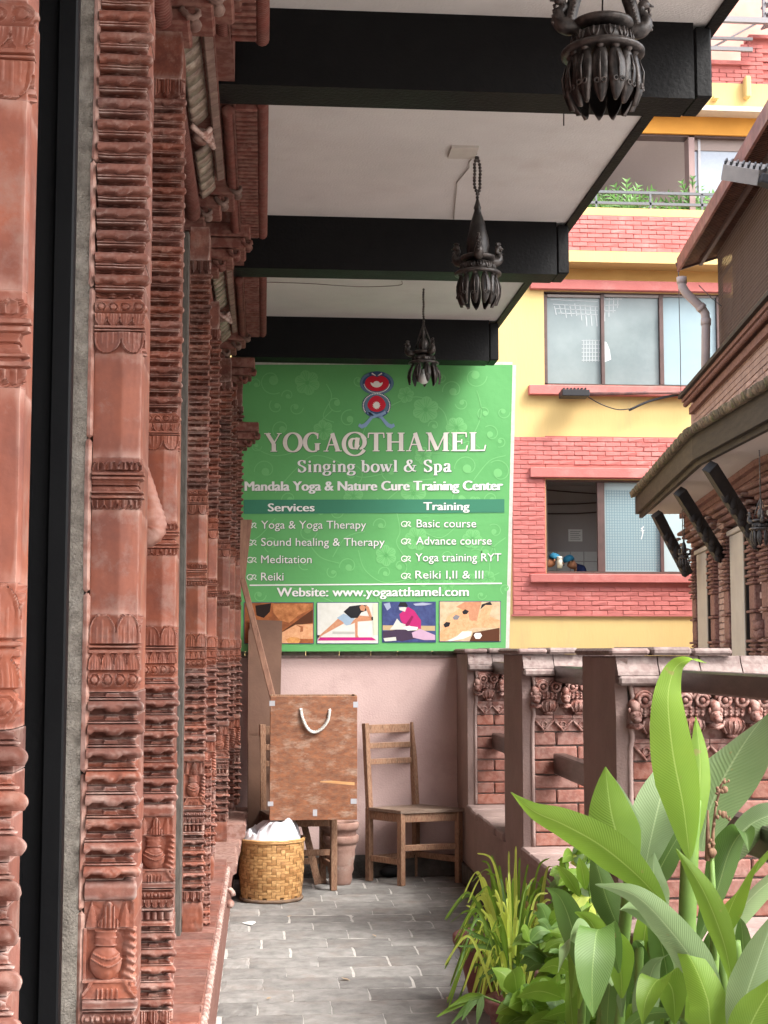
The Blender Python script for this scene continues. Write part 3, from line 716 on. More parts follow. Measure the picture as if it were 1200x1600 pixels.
# ---- stepped brackets over each pilaster
def bracket(y, lab, s=1.0, zb=0, x1=-.05):
    t = thing('carved_bracket', lab, 'bracket', (-.2, y, 2.95 + zb), group='stepped brackets above the pilasters')
    st = [(2.97, 3.01, x1 - .13), (3.013, 3.055, x1 - .07), (3.058, 3.10, x1 - .02), (3.103, 3.16, x1)]
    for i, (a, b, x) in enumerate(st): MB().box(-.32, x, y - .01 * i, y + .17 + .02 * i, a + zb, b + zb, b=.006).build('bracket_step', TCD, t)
    c = MB()
    for i, (a, b, x) in enumerate(st[:3]):
        zc = (a + b) / 2 + zb; c.tube(crom([(x - .02, y - .012, zc + .012), (x, y - .018, zc - .012), (x + .018, y - .012, zc - .008), (x + .024, y - .006, zc + .008), (x + .014, y - .008, zc + .014)], 4), [.010, .007] * 6 + [.007, .006, .005, .004, .003], 7)
        sph(c, (x + .01, y + .06, zc), .02, 1, 1.6, .8)
    c.build('curled_leaf', bpy.data.materials['pale_slab'] if zb == 0 else TCD, t)
    return t
bracket(3.66, 'stepped bracket at the top left above the orange-leaf pilaster', x1=-.07)
bracket(5.38, 'stepped bracket above the plain-based pilaster, first of its pair', x1=-.10)
bracket(5.98, 'larger stepped bracket just behind, under the end of the second cornice', zb=-.035, x1=-.065)
bracket(7.98, 'stepped bracket under the end of the third cornice', x1=-.09)
bracket(8.52, 'far stepped bracket just left of the green sign top', zb=-.09, x1=-.06)
bracket(8.78, 'lowest dark bracket sticking out over the left edge of the green sign', zb=-.43, x1=-.035)
# a thin moulded strip that fills the inner edge of the plain-based pilaster
t = thing('narrow_moulding', 'narrow stack of worn moulded bricks against the plain-based pilaster, at its foot', 'moulding', (XP1 + .002, 5.6, .35))
z = .352; k = 0
while z < .95: inst('moulded_brick', LOW[k % 5], (XP1 + .001, 5.62, z), t, scale=(.30, .5, .9)); z += .036; k += 1
# ================================================================ green sign
SG0 = P(378, 1010, Y=9.06); 
sgY = 9.045
sg = thing('sign', 'large green banner reading YOGA@THAMEL with service lists and four pictures', 'sign', (.45, sgY, H))
GREEN = M('banner_green', (.115, .375, .12), (.10, .345, .108), 1.5, .5, .5, 3.5, spec=.3, bdist=.02)
def SP(u, v, k=1):                          # place on the banner face
    p = P(u, v, Y=sgY); return Vector((p.x, sgY - .0014 * k, p.z))
m = MB(); q = [SP(366, 1018, 0), SP(790, 1017, 0), SP(801, 570, 0), SP(368, 570, 0)]
m.add(q + [p + Vector((0, .02, 0)) for p in q], [(0, 1, 2, 3), (4, 7, 6, 5), (0, 4, 5, 1), (1, 5, 6, 2), (2, 6, 7, 3), (3, 7, 4, 0)]); m.build('banner', GREEN, sg)
fr = MB()
WHT = flat('print_white', (.78, .78, .76)); 
for a, b in ((q[1], q[2]), (q[2], q[3])): fr.beam(a + Vector((0.012 if a is q[1] else 0, .012, .008 if a is q[2] else 0)), b + Vector((0.012 if a is q[1] else 0, .012, .008 if a is q[2] else 0)), .022, .012, Vector((0, -1, 0)))
fr.build('banner_edge', M('banner_edge', (.62, .6, .55), (.45, .43, .4), 20), sg)
LG = M('print_pale_green', (.15, .44, .15), (.16, .45, .16), 5, .55, 0); DG = M('print_dark_green', (.035, .19, .11), (.032, .175, .10), 5, .55, 0); LG2 = M('print_vein_green', (.10, .37, .11), (.10, .37, .11), 5, .55, 0)
def poly(m, pts, k): 
    vs = [SP(u, v, k) for u, v in pts]; m.add(vs, [tuple(range(len(vs)))])
def fan(m, pts, c, k):
    vs = [SP(*c, k)] + [SP(u, v, k) for u, v in pts]; n = len(pts); m.add(vs, [(0, i + 1, (i + 1) % n + 1) for i in range(n)])
def ribbon(m, pts, w, k):
    n = len(pts); L_ = []; R_ = []
    for i in range(n):
        a = pts[max(i - 1, 0)]; b = pts[min(i + 1, n - 1)]; dx, dy = b[0] - a[0], b[1] - a[1]; l = hypot(dx, dy) or 1
        ww = (w[i] if isinstance(w, list) else w) / 2; L_.append((pts[i][0] - dy / l * ww, pts[i][1] + dx / l * ww)); R_.append((pts[i][0] + dy / l * ww, pts[i][1] - dx / l * ww))
    vs = [SP(*p, k) for p in L_] + [SP(*p, k) for p in R_]; m.add(vs, [(i, i + 1, n + i + 1, n + i) for i in range(n - 1)])
def disc(m, c, r, k, n=16): fan(m, [(c[0] + r * cos(2 * pi * i / n), c[1] + r * sin(2 * pi * i / n)) for i in range(n)], c, k)
# swirls and flowers of the background print
sw = MB(); vn = MB()
def swirl(cx, cy, R, a0, turn, tail=None, k=1):
    pts = []; n = 26
    for i in range(n + 1):
        t = i / n; a = a0 + turn * t * 1.6 * pi; r = R * (1 - .62 * t); pts.append((cx + r * cos(a), cy + r * sin(a)))
    if tail: pts = [tuple(Vector(tail).lerp(Vector(pts[0]), x / 5) + Vector((0, -8 * sin(pi * x / 5)))) for x in range(5)] + pts
    ribbon(sw, pts, 1.5, k); disc(sw, pts[-1] if False else (cx + R * .12 * cos(a), cy + R * .12 * sin(a)), R * .34, k + .1)
def flower(cx, cy, R, k=1):
    r0 = random.random()
    for i in range(6):
        a = r0 + i * pi / 3; px, py = cx + R * .58 * cos(a), cy + R * .58 * sin(a)
        fan(sw, [(px + R * .42 * cos(b) * (1.0), py + R * .42 * sin(b)) for b in [j * pi / 6 for j in range(12)]], (px, py), k + .05 * i)
        for d in (-.25, 0, .25): ribbon(vn, [(cx + R * .2 * cos(a + d), cy + R * .2 * sin(a + d)), (cx + R * .85 * cos(a + d), cy + R * .85 * sin(a + d))], .7, k + .6)
    disc(vn, (cx, cy), R * .13, k + .7)
rr = random.Random(21)
fl_ = [(665, 640, 21), (713, 668, 17), (634, 617, 13), (480, 598, 20), (505, 672, 16), (661, 712, 14), (646, 771, 20), (603, 868, 17), (651, 842, 19), (738, 842, 16), (742, 787, 12), (552, 775, 16), (735, 905, 10), (762, 903, 12), (660, 905, 12), (700, 915, 10)]
for f in fl_: flower(*f)
sws = [(742, 588, 19, 0, 1), (708, 610, 17, 3, 1), (722, 630, 11, 3, -1), (757, 645, 12, 2, 1), (786, 644, 11, 0, 1), (767, 678, 14, 4, 1), (782, 690, 9, 2, -1), (730, 730, 20, 3, 1), (780, 738, 20, 4, 1), (678, 665, 9, 3, 1), (720, 780, 14, 4, -1), (768, 780, 13, 2, 1), (425, 595, 22, 1, 1), (450, 618, 10, 3, 1), (432, 635, 12, 4, -1), (462, 637, 12, 0, 1), (440, 670, 16, 2, 1), (415, 735, 18, 3, 1), (400, 600, 10, 3, 1), (525, 630, 14, 1, 1), (545, 655, 15, 5, -1), (400, 697, 9, 0, 1), (452, 780, 14, 2, 1), (420, 790, 12, 4, -1), (480, 830, 16, 0, 1), (425, 850, 14, 2, 1), (545, 885, 15, 3, 1), (520, 895, 10, 4, -1), (475, 880, 11, 1, 1), (595, 820, 12, 3, 1), (602, 895, 11, 3, 1), (625, 885, 12, 1, -1), (700, 870, 10, 3, 1), (745, 870, 13, 4, 1), (773, 830, 12, 4, 1), (752, 930, 8, 0, 1), (790, 920, 9, 2, 1), (405, 930, 11, 0, 1), (560, 595, 9, 1, 1), (610, 735, 16, 2, 1), (585, 790, 12, 5, 1), (550, 740, 18, 1, -1), (480, 925, 12, 4, 1), (600, 930, 13, 2, 1), (525, 800, 14, 5, 1), (690, 590, 9, 3, -1), (500, 800, 9, 3, 1), (760, 862, 16, 1, -1)]
for s in sws: swirl(s[0], s[1], s[2], s[3], s[4])
for vv in ([(398, 700), (430, 712), (470, 700), (500, 660), (520, 640)], [(430, 770), (460, 735), (490, 712), (530, 722), (560, 745), (600, 740)], [(690, 680), (720, 705), (745, 668), (752, 640), (745, 610)], [(640, 690), (665, 706), (700, 706), (730, 690), (750, 700)], [(740, 750), (765, 720), (790, 712)], [(560, 700), (575, 660), (600, 640), (650, 620), (690, 640), (700, 665)], [(380, 850), (405, 838), (430, 810)], [(480, 845), (500, 870), (530, 880)], [(520, 870), (540, 840), (570, 830)], [(560, 860), (570, 890), (600, 910), (640, 905)], [(620, 800), (625, 830), (620, 850), (640, 880)], [(660, 830), (690, 840), (720, 815)], [(765, 900), (768, 860), (790, 840)], [(430, 912), (480, 925), (520, 940)], [(700, 900), (740, 910), (780, 895)], [(650, 930), (690, 922), (720, 930)], [(600, 785), (640, 755), (680, 748)], [(510, 600), (518, 620), (505, 650), (522, 660)]):
    ribbon(sw, [tuple(p)[:2] for p in crom([(a, b, 0) for a, b in vv], 8)], 1.4, 1)
sw.build('swirl_print', LG, sg); vn.build('vein_print', LG2, sg)
# bars
m = MB(); poly(m, [(381, 803), (788, 801), (788, 780), (381, 781)], 2.2); m.build('dark_green_bar', DG, sg)
m = MB(); ribbon(m, [(390, 914.5), (784, 911.5)], 2.0, 2.2); m.build('white_line', WHT, sg)
SHD = flat('print_shadow', (.03, .10, .05)); CRM = flat('print_cream', (.74, .70, .64))
# sans lettering with the built-in font
def sans(txt, u0, u1, vb, caph, name='lettering', mat=WHT, bold=0.0, k=3, slope=0.0, shadow=True):
    cu = bpy.data.curves.new(name, 'FONT'); cu.body = txt; cu.size = 1; cu.fill_mode = 'FRONT'; cu.resolution_u = 3
    o = bpy.data.objects.new(name, cu); C.objects.link(o); bpy.context.view_layer.update()
    dg = bpy.context.evaluated_depsgraph_get(); me = bpy.data.meshes.new_from_object(o.evaluated_get(dg)); bpy.data.objects.remove(o)
    xs = [v.co.x for v in me.vertices]; x0, x1 = min(xs), max(xs); ch = .729
    for pas, bx in (((1, 0), (0, 0)) if not bold else ((1, 0), (1, .5), (0, -bold), (0, -bold / 3), (0, bold / 3), (0, bold))):
        mm = MB(); vs = []; jj = bx * .12
        for v in me.vertices:
            u = u0 + (v.co.x - x0) / (x1 - x0) * (u1 - u0); w = vb - v.co.y / ch * caph + slope * (u - u0); vs.append(SP(u + .7 * pas + bx, w + .7 * pas, k - .4 * pas + jj))
        mm.add(vs, [tuple(p.vertices) for p in me.polygons]); mm.build('lettering_shadow' if pas else 'lettering', SHD if pas else mat, sg)
sans('Mandala Yoga & Nature Cure Training Center', 383, 785, 767, 15.5, bold=.95, slope=-.003)
sans('Services', 419, 491, 799, 13, bold=.6)
sans('Training', 662, 733, 797, 13, bold=.6)
for txt, u0, u1, v in (('Yoga & Yoga Therapy', 408, 572, 826), ('Sound healing & Therapy', 408, 601, 853), ('Meditation', 408, 487, 880), ('Reiki', 408, 443, 907), ('Basic course', 651, 744, 824), ('Advance course', 650, 768, 851), ('Yoga training RYT', 649, 783, 877), ('Reiki I,II & III', 649, 755, 904)):
    sans(txt, u0, u1, v, 13)
sans('Website: www.yogaatthamel.com', 433, 732, 932, 14.5, bold=.6, slope=-.003)
# leaf-like bullets
m = MB()
for u, v in ((393, 821), (393, 848), (393, 875), (393, 902), (634, 819), (634, 846), (634, 873), (634, 900)):
    ribbon(m, [(u - 1 + 5.5 * cos(a) * .9 - 1, v + 4.2 * sin(a)) for a in [pi * .2 + j * pi * 1.6 / 12 for j in range(13)]], 1.2, 3)
    ribbon(m, [(u - 3, v + 1), (u, v + 2.5), (u + 1.5, v - 1), (u + 4, v - 4), (u + 7, v - 3), (u + 6, v), (u + 3, v + 1), (u + 8, v + 4)], 1.3, 3.05)
m.build('bullet', WHT, sg)
# serif lettering drawn with a broad nib
def serif_glyphs():
    G = {}
    # coordinates: x right, y up, cap height 1, x height .66 ; V = thick vertical stem, each stroke (pts, thick, thin)
    a = lambda cx, cy, rx, ry, a0, a1, n=14: [(cx + rx * cos(radians(a0 + (a1 - a0) * i / n)), cy + ry * sin(radians(a0 + (a1 - a0) * i / n))) for i in range(n + 1)]
    S = lambda x, y, w=.26: ('s', x, y, w)
    G['Y'] = (1.0, [[(.16, .98), (.52, .42)], [(.52, .44), (.52, .02)], [('n'), (.84, .98), (.53, .44)], S(.17, 1, .36), S(.82, 1, .26), S(.52, 0, .38)])
    G['O'] = (1.08, [a(.54, .5, .43, .5, 90, 450, 30)])
    G['G'] = (1.08, [a(.54, .5, .43, .5, 52, 300, 24), [(.78, .42), (.78, .07)], [('n'), (.50 + .22, .03), (.80, .12)], S(.80, .45, .32), [('n'), (.80, .68), (.82, .98)]])
    G['A'] = (1.04, [[(.50, .98), (.82, .02)], [('n'), (.50, .98), (.18, .02)], [('n'), (.29, .36), (.70, .36)], S(.16, 0, .28), S(.84, 0, .38)])
    G['T'] = (.94, [[(.47, .98), (.47, .02)], [('n'), (.06, .97), (.88, .97)], [('n'), (.06, .99), (.04, .72)], [('n'), (.88, .99), (.90, .72)], S(.47, 0, .38)])
    G['H'] = (1.12, [[(.24, .98), (.24, .02)], [(.88, .98), (.88, .02)], [('n'), (.24, .5), (.88, .5)], S(.24, 0, .38), S(.24, 1, .38), S(.88, 0, .38), S(.88, 1, .38)])
    G['M'] = (1.36, [[(1.12, .98), (1.12, .02)], [(.22, .98), (.64, .06)], [('n'), (.22, .98), (.22, .02)], [('n'), (.66, .06), (1.10, .98)], S(.2, 0, .28), S(.17, 1, .26), S(1.12, 0, .38), S(1.18, 1, .28)])
    G['E'] = (.98, [[(.24, .98), (.24, .02)], [('n'), (.2, .97), (.86, .97)], [('n'), (.2, .03), (.88, .03)], [('n'), (.24, .51), (.62, .51)], [('n'), (.62, .64), (.62, .38)], [('n'), (.86, .99), (.87, .74)], [('n'), (.86, .01), (.93, .30)], S(.2, 0, .3), S(.2, 1, .3)])
    G['L'] = (.96, [[(.24, .98), (.24, .02)], [('n'), (.2, .03), (.86, .03)], [('n'), (.86, .01), (.93, .32)], S(.24, 1, .38), S(.2, 0, .3)])
    G['@'] = (1.36, [a(.68, .40, .60, .62, 20, 330, 34), a(.64, .42, .21, .27, 60, 400, 20)[:18], [(.84, .74), (.78, .24), (.86, .14)], a(.86, .50, .36, .38, -75, 60, 12)])
    G['S'] = (.78, [[(.62, .80), (.55, .93), (.38, .98), (.20, .90), (.15, .74), (.24, .60), (.45, .48), (.62, .34), (.62, .16), (.46, .03), (.28, .03), (.14, .20)], [('n'), (.64, .99), (.64, .70)], [('n'), (.12, .02), (.12, .32)]])
    G['i'] = (.42, [[(.21, .64), (.21, .02)], S(.21, 0, .32), S(.15, .65, .2), ('d', .21, .88, .10)])
    G['n'] = (.76, [[(.19, .64), (.19, .02)], [(.20, .50), (.34, .65), (.50, .62), (.57, .48), (.57, .02)], S(.19, 0, .30), S(.14, .65, .2), S(.57, 0, .30)])
    G['g'] = (.68, [a(.31, .44, .20, .21, 90, 450, 20), [('n'), (.46, .62), (.66, .64)], [('n'), (.20, .26), (.12, .16), (.24, .08)], [(.24, .08), (.50, .05), (.60, -.06), (.50, -.22), (.28, -.26), (.10, -.18), (.12, -.04), (.24, .07)]])
    G['b'] = (.76, [[(.18, .98), (.18, .04)], a(.36, .32, .24, .32, 120, -120, 18), S(.12, 1, .22)])
    G['o'] = (.70, [a(.35, .33, .27, .33, 90, 450, 22)])
    G['w'] = (1.0, [[(.12, .64), (.32, .04)], [(.46, .64), (.67, .04)], [('n'), (.50, .60), (.33, .04)], [('n'), (.90, .64), (.68, .04)], S(.12, .65, .26), S(.46, .65, .26), S(.88, .65, .2)])
    G['l'] = (.42, [[(.21, .98), (.21, .02)], S(.21, 0, .32), S(.15, 1, .2)])
    G['&'] = (1.12, [[(.66, .84), (.56, .97), (.42, .96), (.33, .82), (.40, .64), (.60, .34), (.80, .10), (1.0, .06)], [('n'), (.40, .62), (.64, .74), (.67, .86)], [(.40, .62), (.16, .42), (.14, .16), (.34, .02), (.60, .08)], [('n'), (.60, .08), (.80, .30), (.86, .54)], S(.86, .56, .3)])
    G['p'] = (.76, [[(.19, .64), (.19, -.28)], a(.37, .32, .23, .32, 130, -120, 18), S(.19, -.3, .32), S(.13, .65, .22)])
    G['a'] = (.68, [[(.14, .50), (.20, .63), (.36, .66), (.46, .56), (.46, .10), (.56, .02), (.64, .08)], [(.45, .38), (.18, .28), (.12, .12), (.24, .0), (.44, .10)]])
    return G
GL = serif_glyphs()
def serif(txt, u0, u1, vb, caph, mat, thick=.235, thin=.07, sp=.02, slope=0):
    wtot = sum(GL[c][0] + sp if c != ' ' else .40 for c in txt); sx = (u1 - u0) / wtot
    for pas in (1, 0):
        m = MB(); x = 0; kk = 3 if not pas else 2.6; e = .8 * pas; zz = [0]
        def U(px, py): return (u0 + (x + px) * sx + e, vb - py * caph + e + slope * ((x + px) * sx))
        for c in txt:
            if c == ' ': x += .40; continue
            for st in GL[c][1]:
                zz[0] = (zz[0] + 1) % 9; k2 = kk + zz[0] * .02
                if st[0] == 's': 
                    _, sx_, sy_, sw_ = st; h_ = .05; yy = sy_ if sy_ > .5 else sy_
                    y0_, y1_ = (yy - h_, yy) if yy > .3 else (yy, yy + h_)
                    poly(m, [U(sx_ - sw_ / 2, y0_), U(sx_ + sw_ / 2, y0_), U(sx_ + sw_ / 2, y1_), U(sx_ - sw_ / 2, y1_)], k2); continue
                if st[0] == 'd': disc(m, U(st[1], st[2]), st[3] * caph, k2, 12); continue
                th = thick
                if st[0] == 'n': pts = st[1:]; th = thin
                else: pts = st
                if len(pts) > 2 and len(pts) < 13: pts = [tuple(p)[:2] for p in crom([(a, b, 0) for a, b in pts], 5)]
                n = len(pts); ws = []
                for i in range(n):
                    a_ = pts[max(i - 1, 0)]; b_ = pts[min(i + 1, n - 1)]; dx, dy = b_[0] - a_[0], b_[1] - a_[1]; l = hypot(dx, dy) or 1
                    ws.append((thin + (th - thin) * abs(dy / l) ** 1.5) * (caph if abs(dy) < abs(dx) else sx * .5 + caph * .5))
                ribbon(m, [U(*p) for p in pts], ws, k2)
            x += GL[c][0] + sp
        m.build('lettering_shadow' if pas else 'lettering', SHD if pas else mat, sg)
serif('YOGA@THAMEL', 413, 760, 706, 29, CRM, slope=-.004)
serif('Singing bowl & Spa', 464, 706, 738, 18.5, WHT, thick=.21, thin=.075, slope=-.004)
# emblem: two looped serpents round red discs
NB = flat('print_navy', (.04, .07, .16)); SB = flat('print_steel_blue', (.10, .17, .25)); LB = flat('print_light_blue', (.22, .33, .5)); RD = flat('print_red', (.5, .012, .03)); 
em = lambda X_, Y_: (540 + X_ / 12, 570 + Y_ / 12)
def ell(cx, cy, rx, ry, a0=0, a1=360, n=30): return [em(cx + rx * cos(radians(a0 + (a1 - a0) * i / n)), cy + ry * sin(radians(a0 + (a1 - a0) * i / n))) for i in range(n + 1)]
m = MB(); fan(m, ell(585, 345, 318, 222)[:-1], em(585, 345), 3.0); fan(m, ell(580, 760, 272, 236)[:-1], em(580, 760), 3.05); m.build('emblem_print', NB, sg)
m = MB(); ribbon(m, ell(585, 345, 290, 195, -60, 240), 3.6, 3.3); ribbon(m, ell(580, 760, 195, 190, 0, 360), 5, 3.32); m.build('emblem_print', SB, sg)
m = MB()
for s in (-1, 1):
    ribbon(m, [em(580 + s * x, y) for x, y in ((90, 985), (150, 1060), (210, 1130), (280, 1160), (320, 1140), (310, 1105))], [4, 5, 6, 6.5, 5, 2], 3.4)
    ribbon(m, [em(580 + s * x, y) for x, y in ((170, 900), (80, 930), (0, 960), (-80, 985), (-120, 1000))], 4, 3.5 + .05 * s)
ribbon(m, ell(585, 780, 180, 190, 30, 150), 3.2, 3.45)
m.build('emblem_print', LB, sg)
m = MB(); poly(m, ell(585, 320, 225, 165, 200, 340, 16)[1:-1] + [], 3.6) if False else fan(m, [em(585 + 225 * cos(a) * 1.0, 345 + (155 * sin(a) if sin(a) > 0 else 150 * sin(a) * (1 - .25 * exp(-((cos(a)) / .22) ** 2)))) for a in [2 * pi * i / 36 for i in range(36)]], em(585, 345), 3.6)
fan(m, [em(580 + 172 * cos(a) * (1 if sin(a) > 0 else 1 - .18 * abs(sin(a))), 750 + (135 if sin(a) > 0 else 172) * sin(a)) for a in [2 * pi * i / 36 for i in range(36)]], em(580, 750), 3.62)
m.build('emblem_print', RD, sg)
m = MB()
for i in range(26):
    a = radians(8 + 164 * i / 25); p = em(585 + 240 * cos(a), 345 + 180 * sin(a)); disc(m, p, .9, 3.8, 6)
for i in range(34):
    a = radians(150 + 240 * i / 33); disc(m, em(580 + 248 * cos(a), 770 + 225 * sin(a)), 1.05, 3.8, 6)
fan(m, [em(578 + (78 if i % 2 == 0 else 55) * cos(i * pi / 13), 762 + (78 if i % 2 == 0 else 55) * sin(i * pi / 13)) for i in range(26)], em(578, 762), 3.9)
fan(m, [em(580 + 115 * cos(a), 330 + 98 * sin(a)) for a in [pi * i / 14 for i in range(15)]] + [em(580 + (66 if i % 2 else 54) * cos(a) - 0, 352 - 44 * sin(a)) for i, a in enumerate([pi - pi * j / 12 for j in range(13)])], em(580, 380), 3.9)
for s in (-1, 1): poly(m, [em(585 + s * 10, 205), em(585 + s * 90, 150), em(585 + s * 100, 175), em(585 + s * 40, 205)], 3.95)
m.build('emblem_print', CRM, sg)
# four small pictures
def pic(u0, u1, v0, v1, bgc, shapes, nm):
    t0 = MB(); poly(t0, [(u0 - 1, v1 + 1), (u1 + 1, v1 + 1), (u1 + 1, v0 - 1), (u0 - 1, v0 - 1)], 2.6); t0.build('picture_border', NB, sg)
    b = MB(); poly(b, [(u0, v1), (u1, v1), (u1, v0), (u0, v0)], 3.0); pc = b.build('picture', bgc, sg)
    for i, (mt, pts) in enumerate(shapes):
        mm = MB(); xs = [p[0] for p in pts]; ys = [p[1] for p in pts]; vs = [SP(min(u1, max(u0, u)), min(v1, max(v0, v)), 3.1 + .15 * i) for u, v in pts]; mm.add(vs, [tuple(range(len(vs)))])
        mm.build('print_shape', mt, pc)
f_ = flat
skin = M('print_skin', (.60, .28, .13), (.72, .40, .22), 60, .6, 0); wallp = M('print_wall', (.62, .62, .58), (.56, .56, .51), 30, .6, 0)
c3 = lambda u, v: (370 + u / 5.217, 770 + v / 5.217)
c4 = lambda u, v: (580 + u / 5.217, 770 + v / 5.217)
L3 = lambda *a: [c3(*p) for p in a]; L4 = lambda *a: [c4(*p) for p in a]
pic(382, 489.5, 942, 1005, M('print_rust', (.38, .12, .035), (.20, .06, .02), 22, .6, 0), [
    (f_('print_brown', (.09, .03, .012)), L3((370, 1130), (620, 950), (620, 1060), (480, 1080), (400, 1140))),
    (f_('print_dark', (.02, .01, .008)), L3((150, 920), (280, 900), (270, 970), (220, 1020), (160, 1000))),
    (skin, L3((330, 1160), (400, 1120), (480, 1075), (620, 1070), (620, 1190), (510, 1190), (480, 1230), (340, 1230))),
    (M('print_rust_light', (.55, .22, .08), (.30, .10, .03), 30, .6, 0), L3((290, 905), (620, 905), (600, 950), (500, 1000), (430, 1060), (350, 1040), (300, 980))),
    (M('print_gold', (.72, .38, .12), (.5, .2, .06), 40, .6, 0), L3((400, 1195), (440, 1175), (500, 1180), (520, 1200), (505, 1230), (420, 1230))),
    (f_('print_skin_line', (.35, .12, .05)), L3((480, 1075), (540, 1090), (540, 1130), (515, 1135), (520, 1100)))], 'a')
pic(496, 590.5, 942, 1005, wallp, [
    (f_('print_magenta', (.45, .015, .17)), L3((655, 1205), (680, 1178), (1100, 1178), (1140, 1203))),
    (M('print_skin_tan', (.45, .19, .10), (.5, .25, .14), 60, .6, 0), L3((655, 1178), (800, 1050), (840, 1010), (900, 1050), (700, 1160), (670, 1185))),
    (bpy.data.materials['print_skin_tan'], L3((910, 1070), (1000, 1000), (1110, 1010), (1120, 1040), (985, 1050), (985, 1160), (995, 1178), (965, 1178), (962, 1060), (920, 1078))),
    (f_('print_shorts', (.30, .40, .50)), L3((815, 1020), (870, 985), (960, 1025), (925, 1075), (890, 1082), (860, 1050))),
    (f_('print_black', (.015, .015, .018)), L3((870, 970), (920, 925), (1000, 915), (1060, 915), (1058, 960), (1015, 975), (985, 1020), (930, 1022))),
    (bpy.data.materials['print_skin_tan'], L3((1000, 930), (1020, 910), (1050, 930), (1040, 965), (1010, 960))),
    (bpy.data.materials['print_skin_tan'], L3((1050, 915), (1075, 930), (1105, 1020), (1080, 1010), (1050, 940))),
    (bpy.data.materials['print_black'], L3((1095, 1015), (1135, 1000), (1125, 1035), (1100, 1040))),
    (f_('print_wallshade', (.44, .44, .40)), L3((780, 1130), (960, 1132), (960, 1150), (780, 1150))), (f_('print_door', (.56, .58, .45)), L3((1108, 905), (1150, 905), (1150, 1160), (1112, 1160))),
    (bpy.data.materials['print_black'], L3((655, 1160), (678, 1160), (660, 1190)))], 'b')
pic(598, 680, 941, 1003, M('print_indigo', (.025, .035, .12), (.05, .07, .2), 25, .6, 0), [
    (f_('print_tan', (.45, .33, .18)), L4((90, 1080), (520, 1085), (520, 1125), (90, 1120))),
    (f_('print_plum', (.05, .03, .06)), L4((95, 1130), (240, 1110), (370, 1130), (400, 1180), (250, 1210), (95, 1190))),
    (f_('print_pinkdress', (.42, .02, .14)), L4((230, 990), (300, 930), (350, 960), (405, 1040), (405, 1110), (330, 1100), (270, 1080), (240, 1040))),
    (f_('print_pale', (.55, .55, .5)), L4((225, 935), (290, 930), (275, 970), (230, 955))),
    (bpy.data.materials['print_black'], L4((218, 925), (235, 890), (280, 888), (298, 920), (290, 935), (240, 925))),
    (bpy.data.materials['print_pale'], L4((180, 1080), (210, 1025), (240, 1060), (330, 1090), (380, 1100), (370, 1120), (260, 1115), (150, 1115))),
    (f_('print_fold', (.22, .01, .07)), L4((275, 1080), (330, 1000), (345, 1010), (300, 1095))), (f_('print_mist', (.35, .38, .5)), L4((340, 905), (420, 895), (500, 905), (440, 918), (360, 920))), (f_('print_mist2', (.3, .34, .46)), L4((100, 905), (150, 895), (160, 935), (130, 960))), (f_('print_white', (.66, .68, .66)), L4((255, 1100), (300, 1085), (380, 1095), (372, 1115), (300, 1125))),
    (f_('print_lilac', (.50, .33, .45)), L4((330, 1140), (400, 1110), (520, 1160), (520, 1200), (430, 1200), (340, 1180))),
    (bpy.data.materials['print_pale'], L4((100, 1185), (200, 1175), (205, 1205), (110, 1212)))], 'c')
pic(687, 781.5, 940, 1002, M('print_sand', (.58, .46, .30), (.45, .33, .2), 30, .6, 0), [
    (skin, L4((555, 1140), (620, 1010), (740, 930), (860, 960), (1050, 1040), (1048, 1100), (830, 1100), (700, 1160), (600, 1212), (560, 1212))),
    (bpy.data.materials['print_skin_tan'], L4((690, 930), (760, 890), (900, 885), (880, 960), (860, 1045), (800, 1040), (790, 970), (730, 945))),
    (bpy.data.materials['print_black'], L4((900, 910), (970, 882), (985, 915), (930, 915), (890, 950))),
    (skin, L4((890, 960), (930, 915), (990, 920), (960, 1000), (900, 1025))),
    (bpy.data.materials['print_black'], L4((588, 1075), (610, 1052), (645, 1058), (635, 1088), (600, 1098))),
    (f_('print_greystone', (.2, .2, .22)), L4((665, 1015), (690, 993), (722, 1005), (705, 1034), (672, 1034))),
    (bpy.data.materials['print_black'], L4((740, 970), (765, 950), (795, 965), (780, 988), (750, 990))),
    (bpy.data.materials['print_brown'], L4((830, 1140), (1045, 1100), (1045, 1212), (800, 1212))),
    (WHT, L4((835, 1160), (850, 1142), (890, 1142), (902, 1165), (885, 1190), (850, 1190))),
    (CRM, L4((700, 1170), (740, 1130), (820, 1130), (810, 1165), (750, 1190), (640, 1212), (625, 1205)))], 'd')
# ================================================================ yellow and red building across the yard
YB = 23.0
YEL = M('yellow_paint', (.57, .41, .175), (.53, .38, .16), 1.2, .85, .25, 30, patch=(.38, .29, .16), pamt=.4, psc=1.6, bdist=.01, stretch=(1, 1, .22))
ORA = M('ochre_paint', (.58, .27, .045), (.50, .23, .04), 1.8, .8, .2, 30)
REDB = M('red_painted_brick', (.44, .145, .13), (.39, .122, .11), 4, .85, .3, 30, rand=.06, patch=(.48, .22, .20), pamt=.55, psc=2.2, bdist=.01)
REDJ = M('red_joint', (.42, .13, .11), (.37, .11, .095), 4, .9, .3, 30)
FRM = M('brown_frame', (.10, .06, .055), (.07, .045, .04), 6, .5, .1, 30)
ROOMW = M('room_wall', (.40, .37, .36), (.36, .33, .32), 1, .9, .1, 20)
yb = thing('yellow_building', 'yellow building with red painted brick bands and brown framed windows across the yard', 'building', (5, YB, -3))
def fx(u, v, Y=YB): p = P(u, v, Y=Y); return p.x, p.z
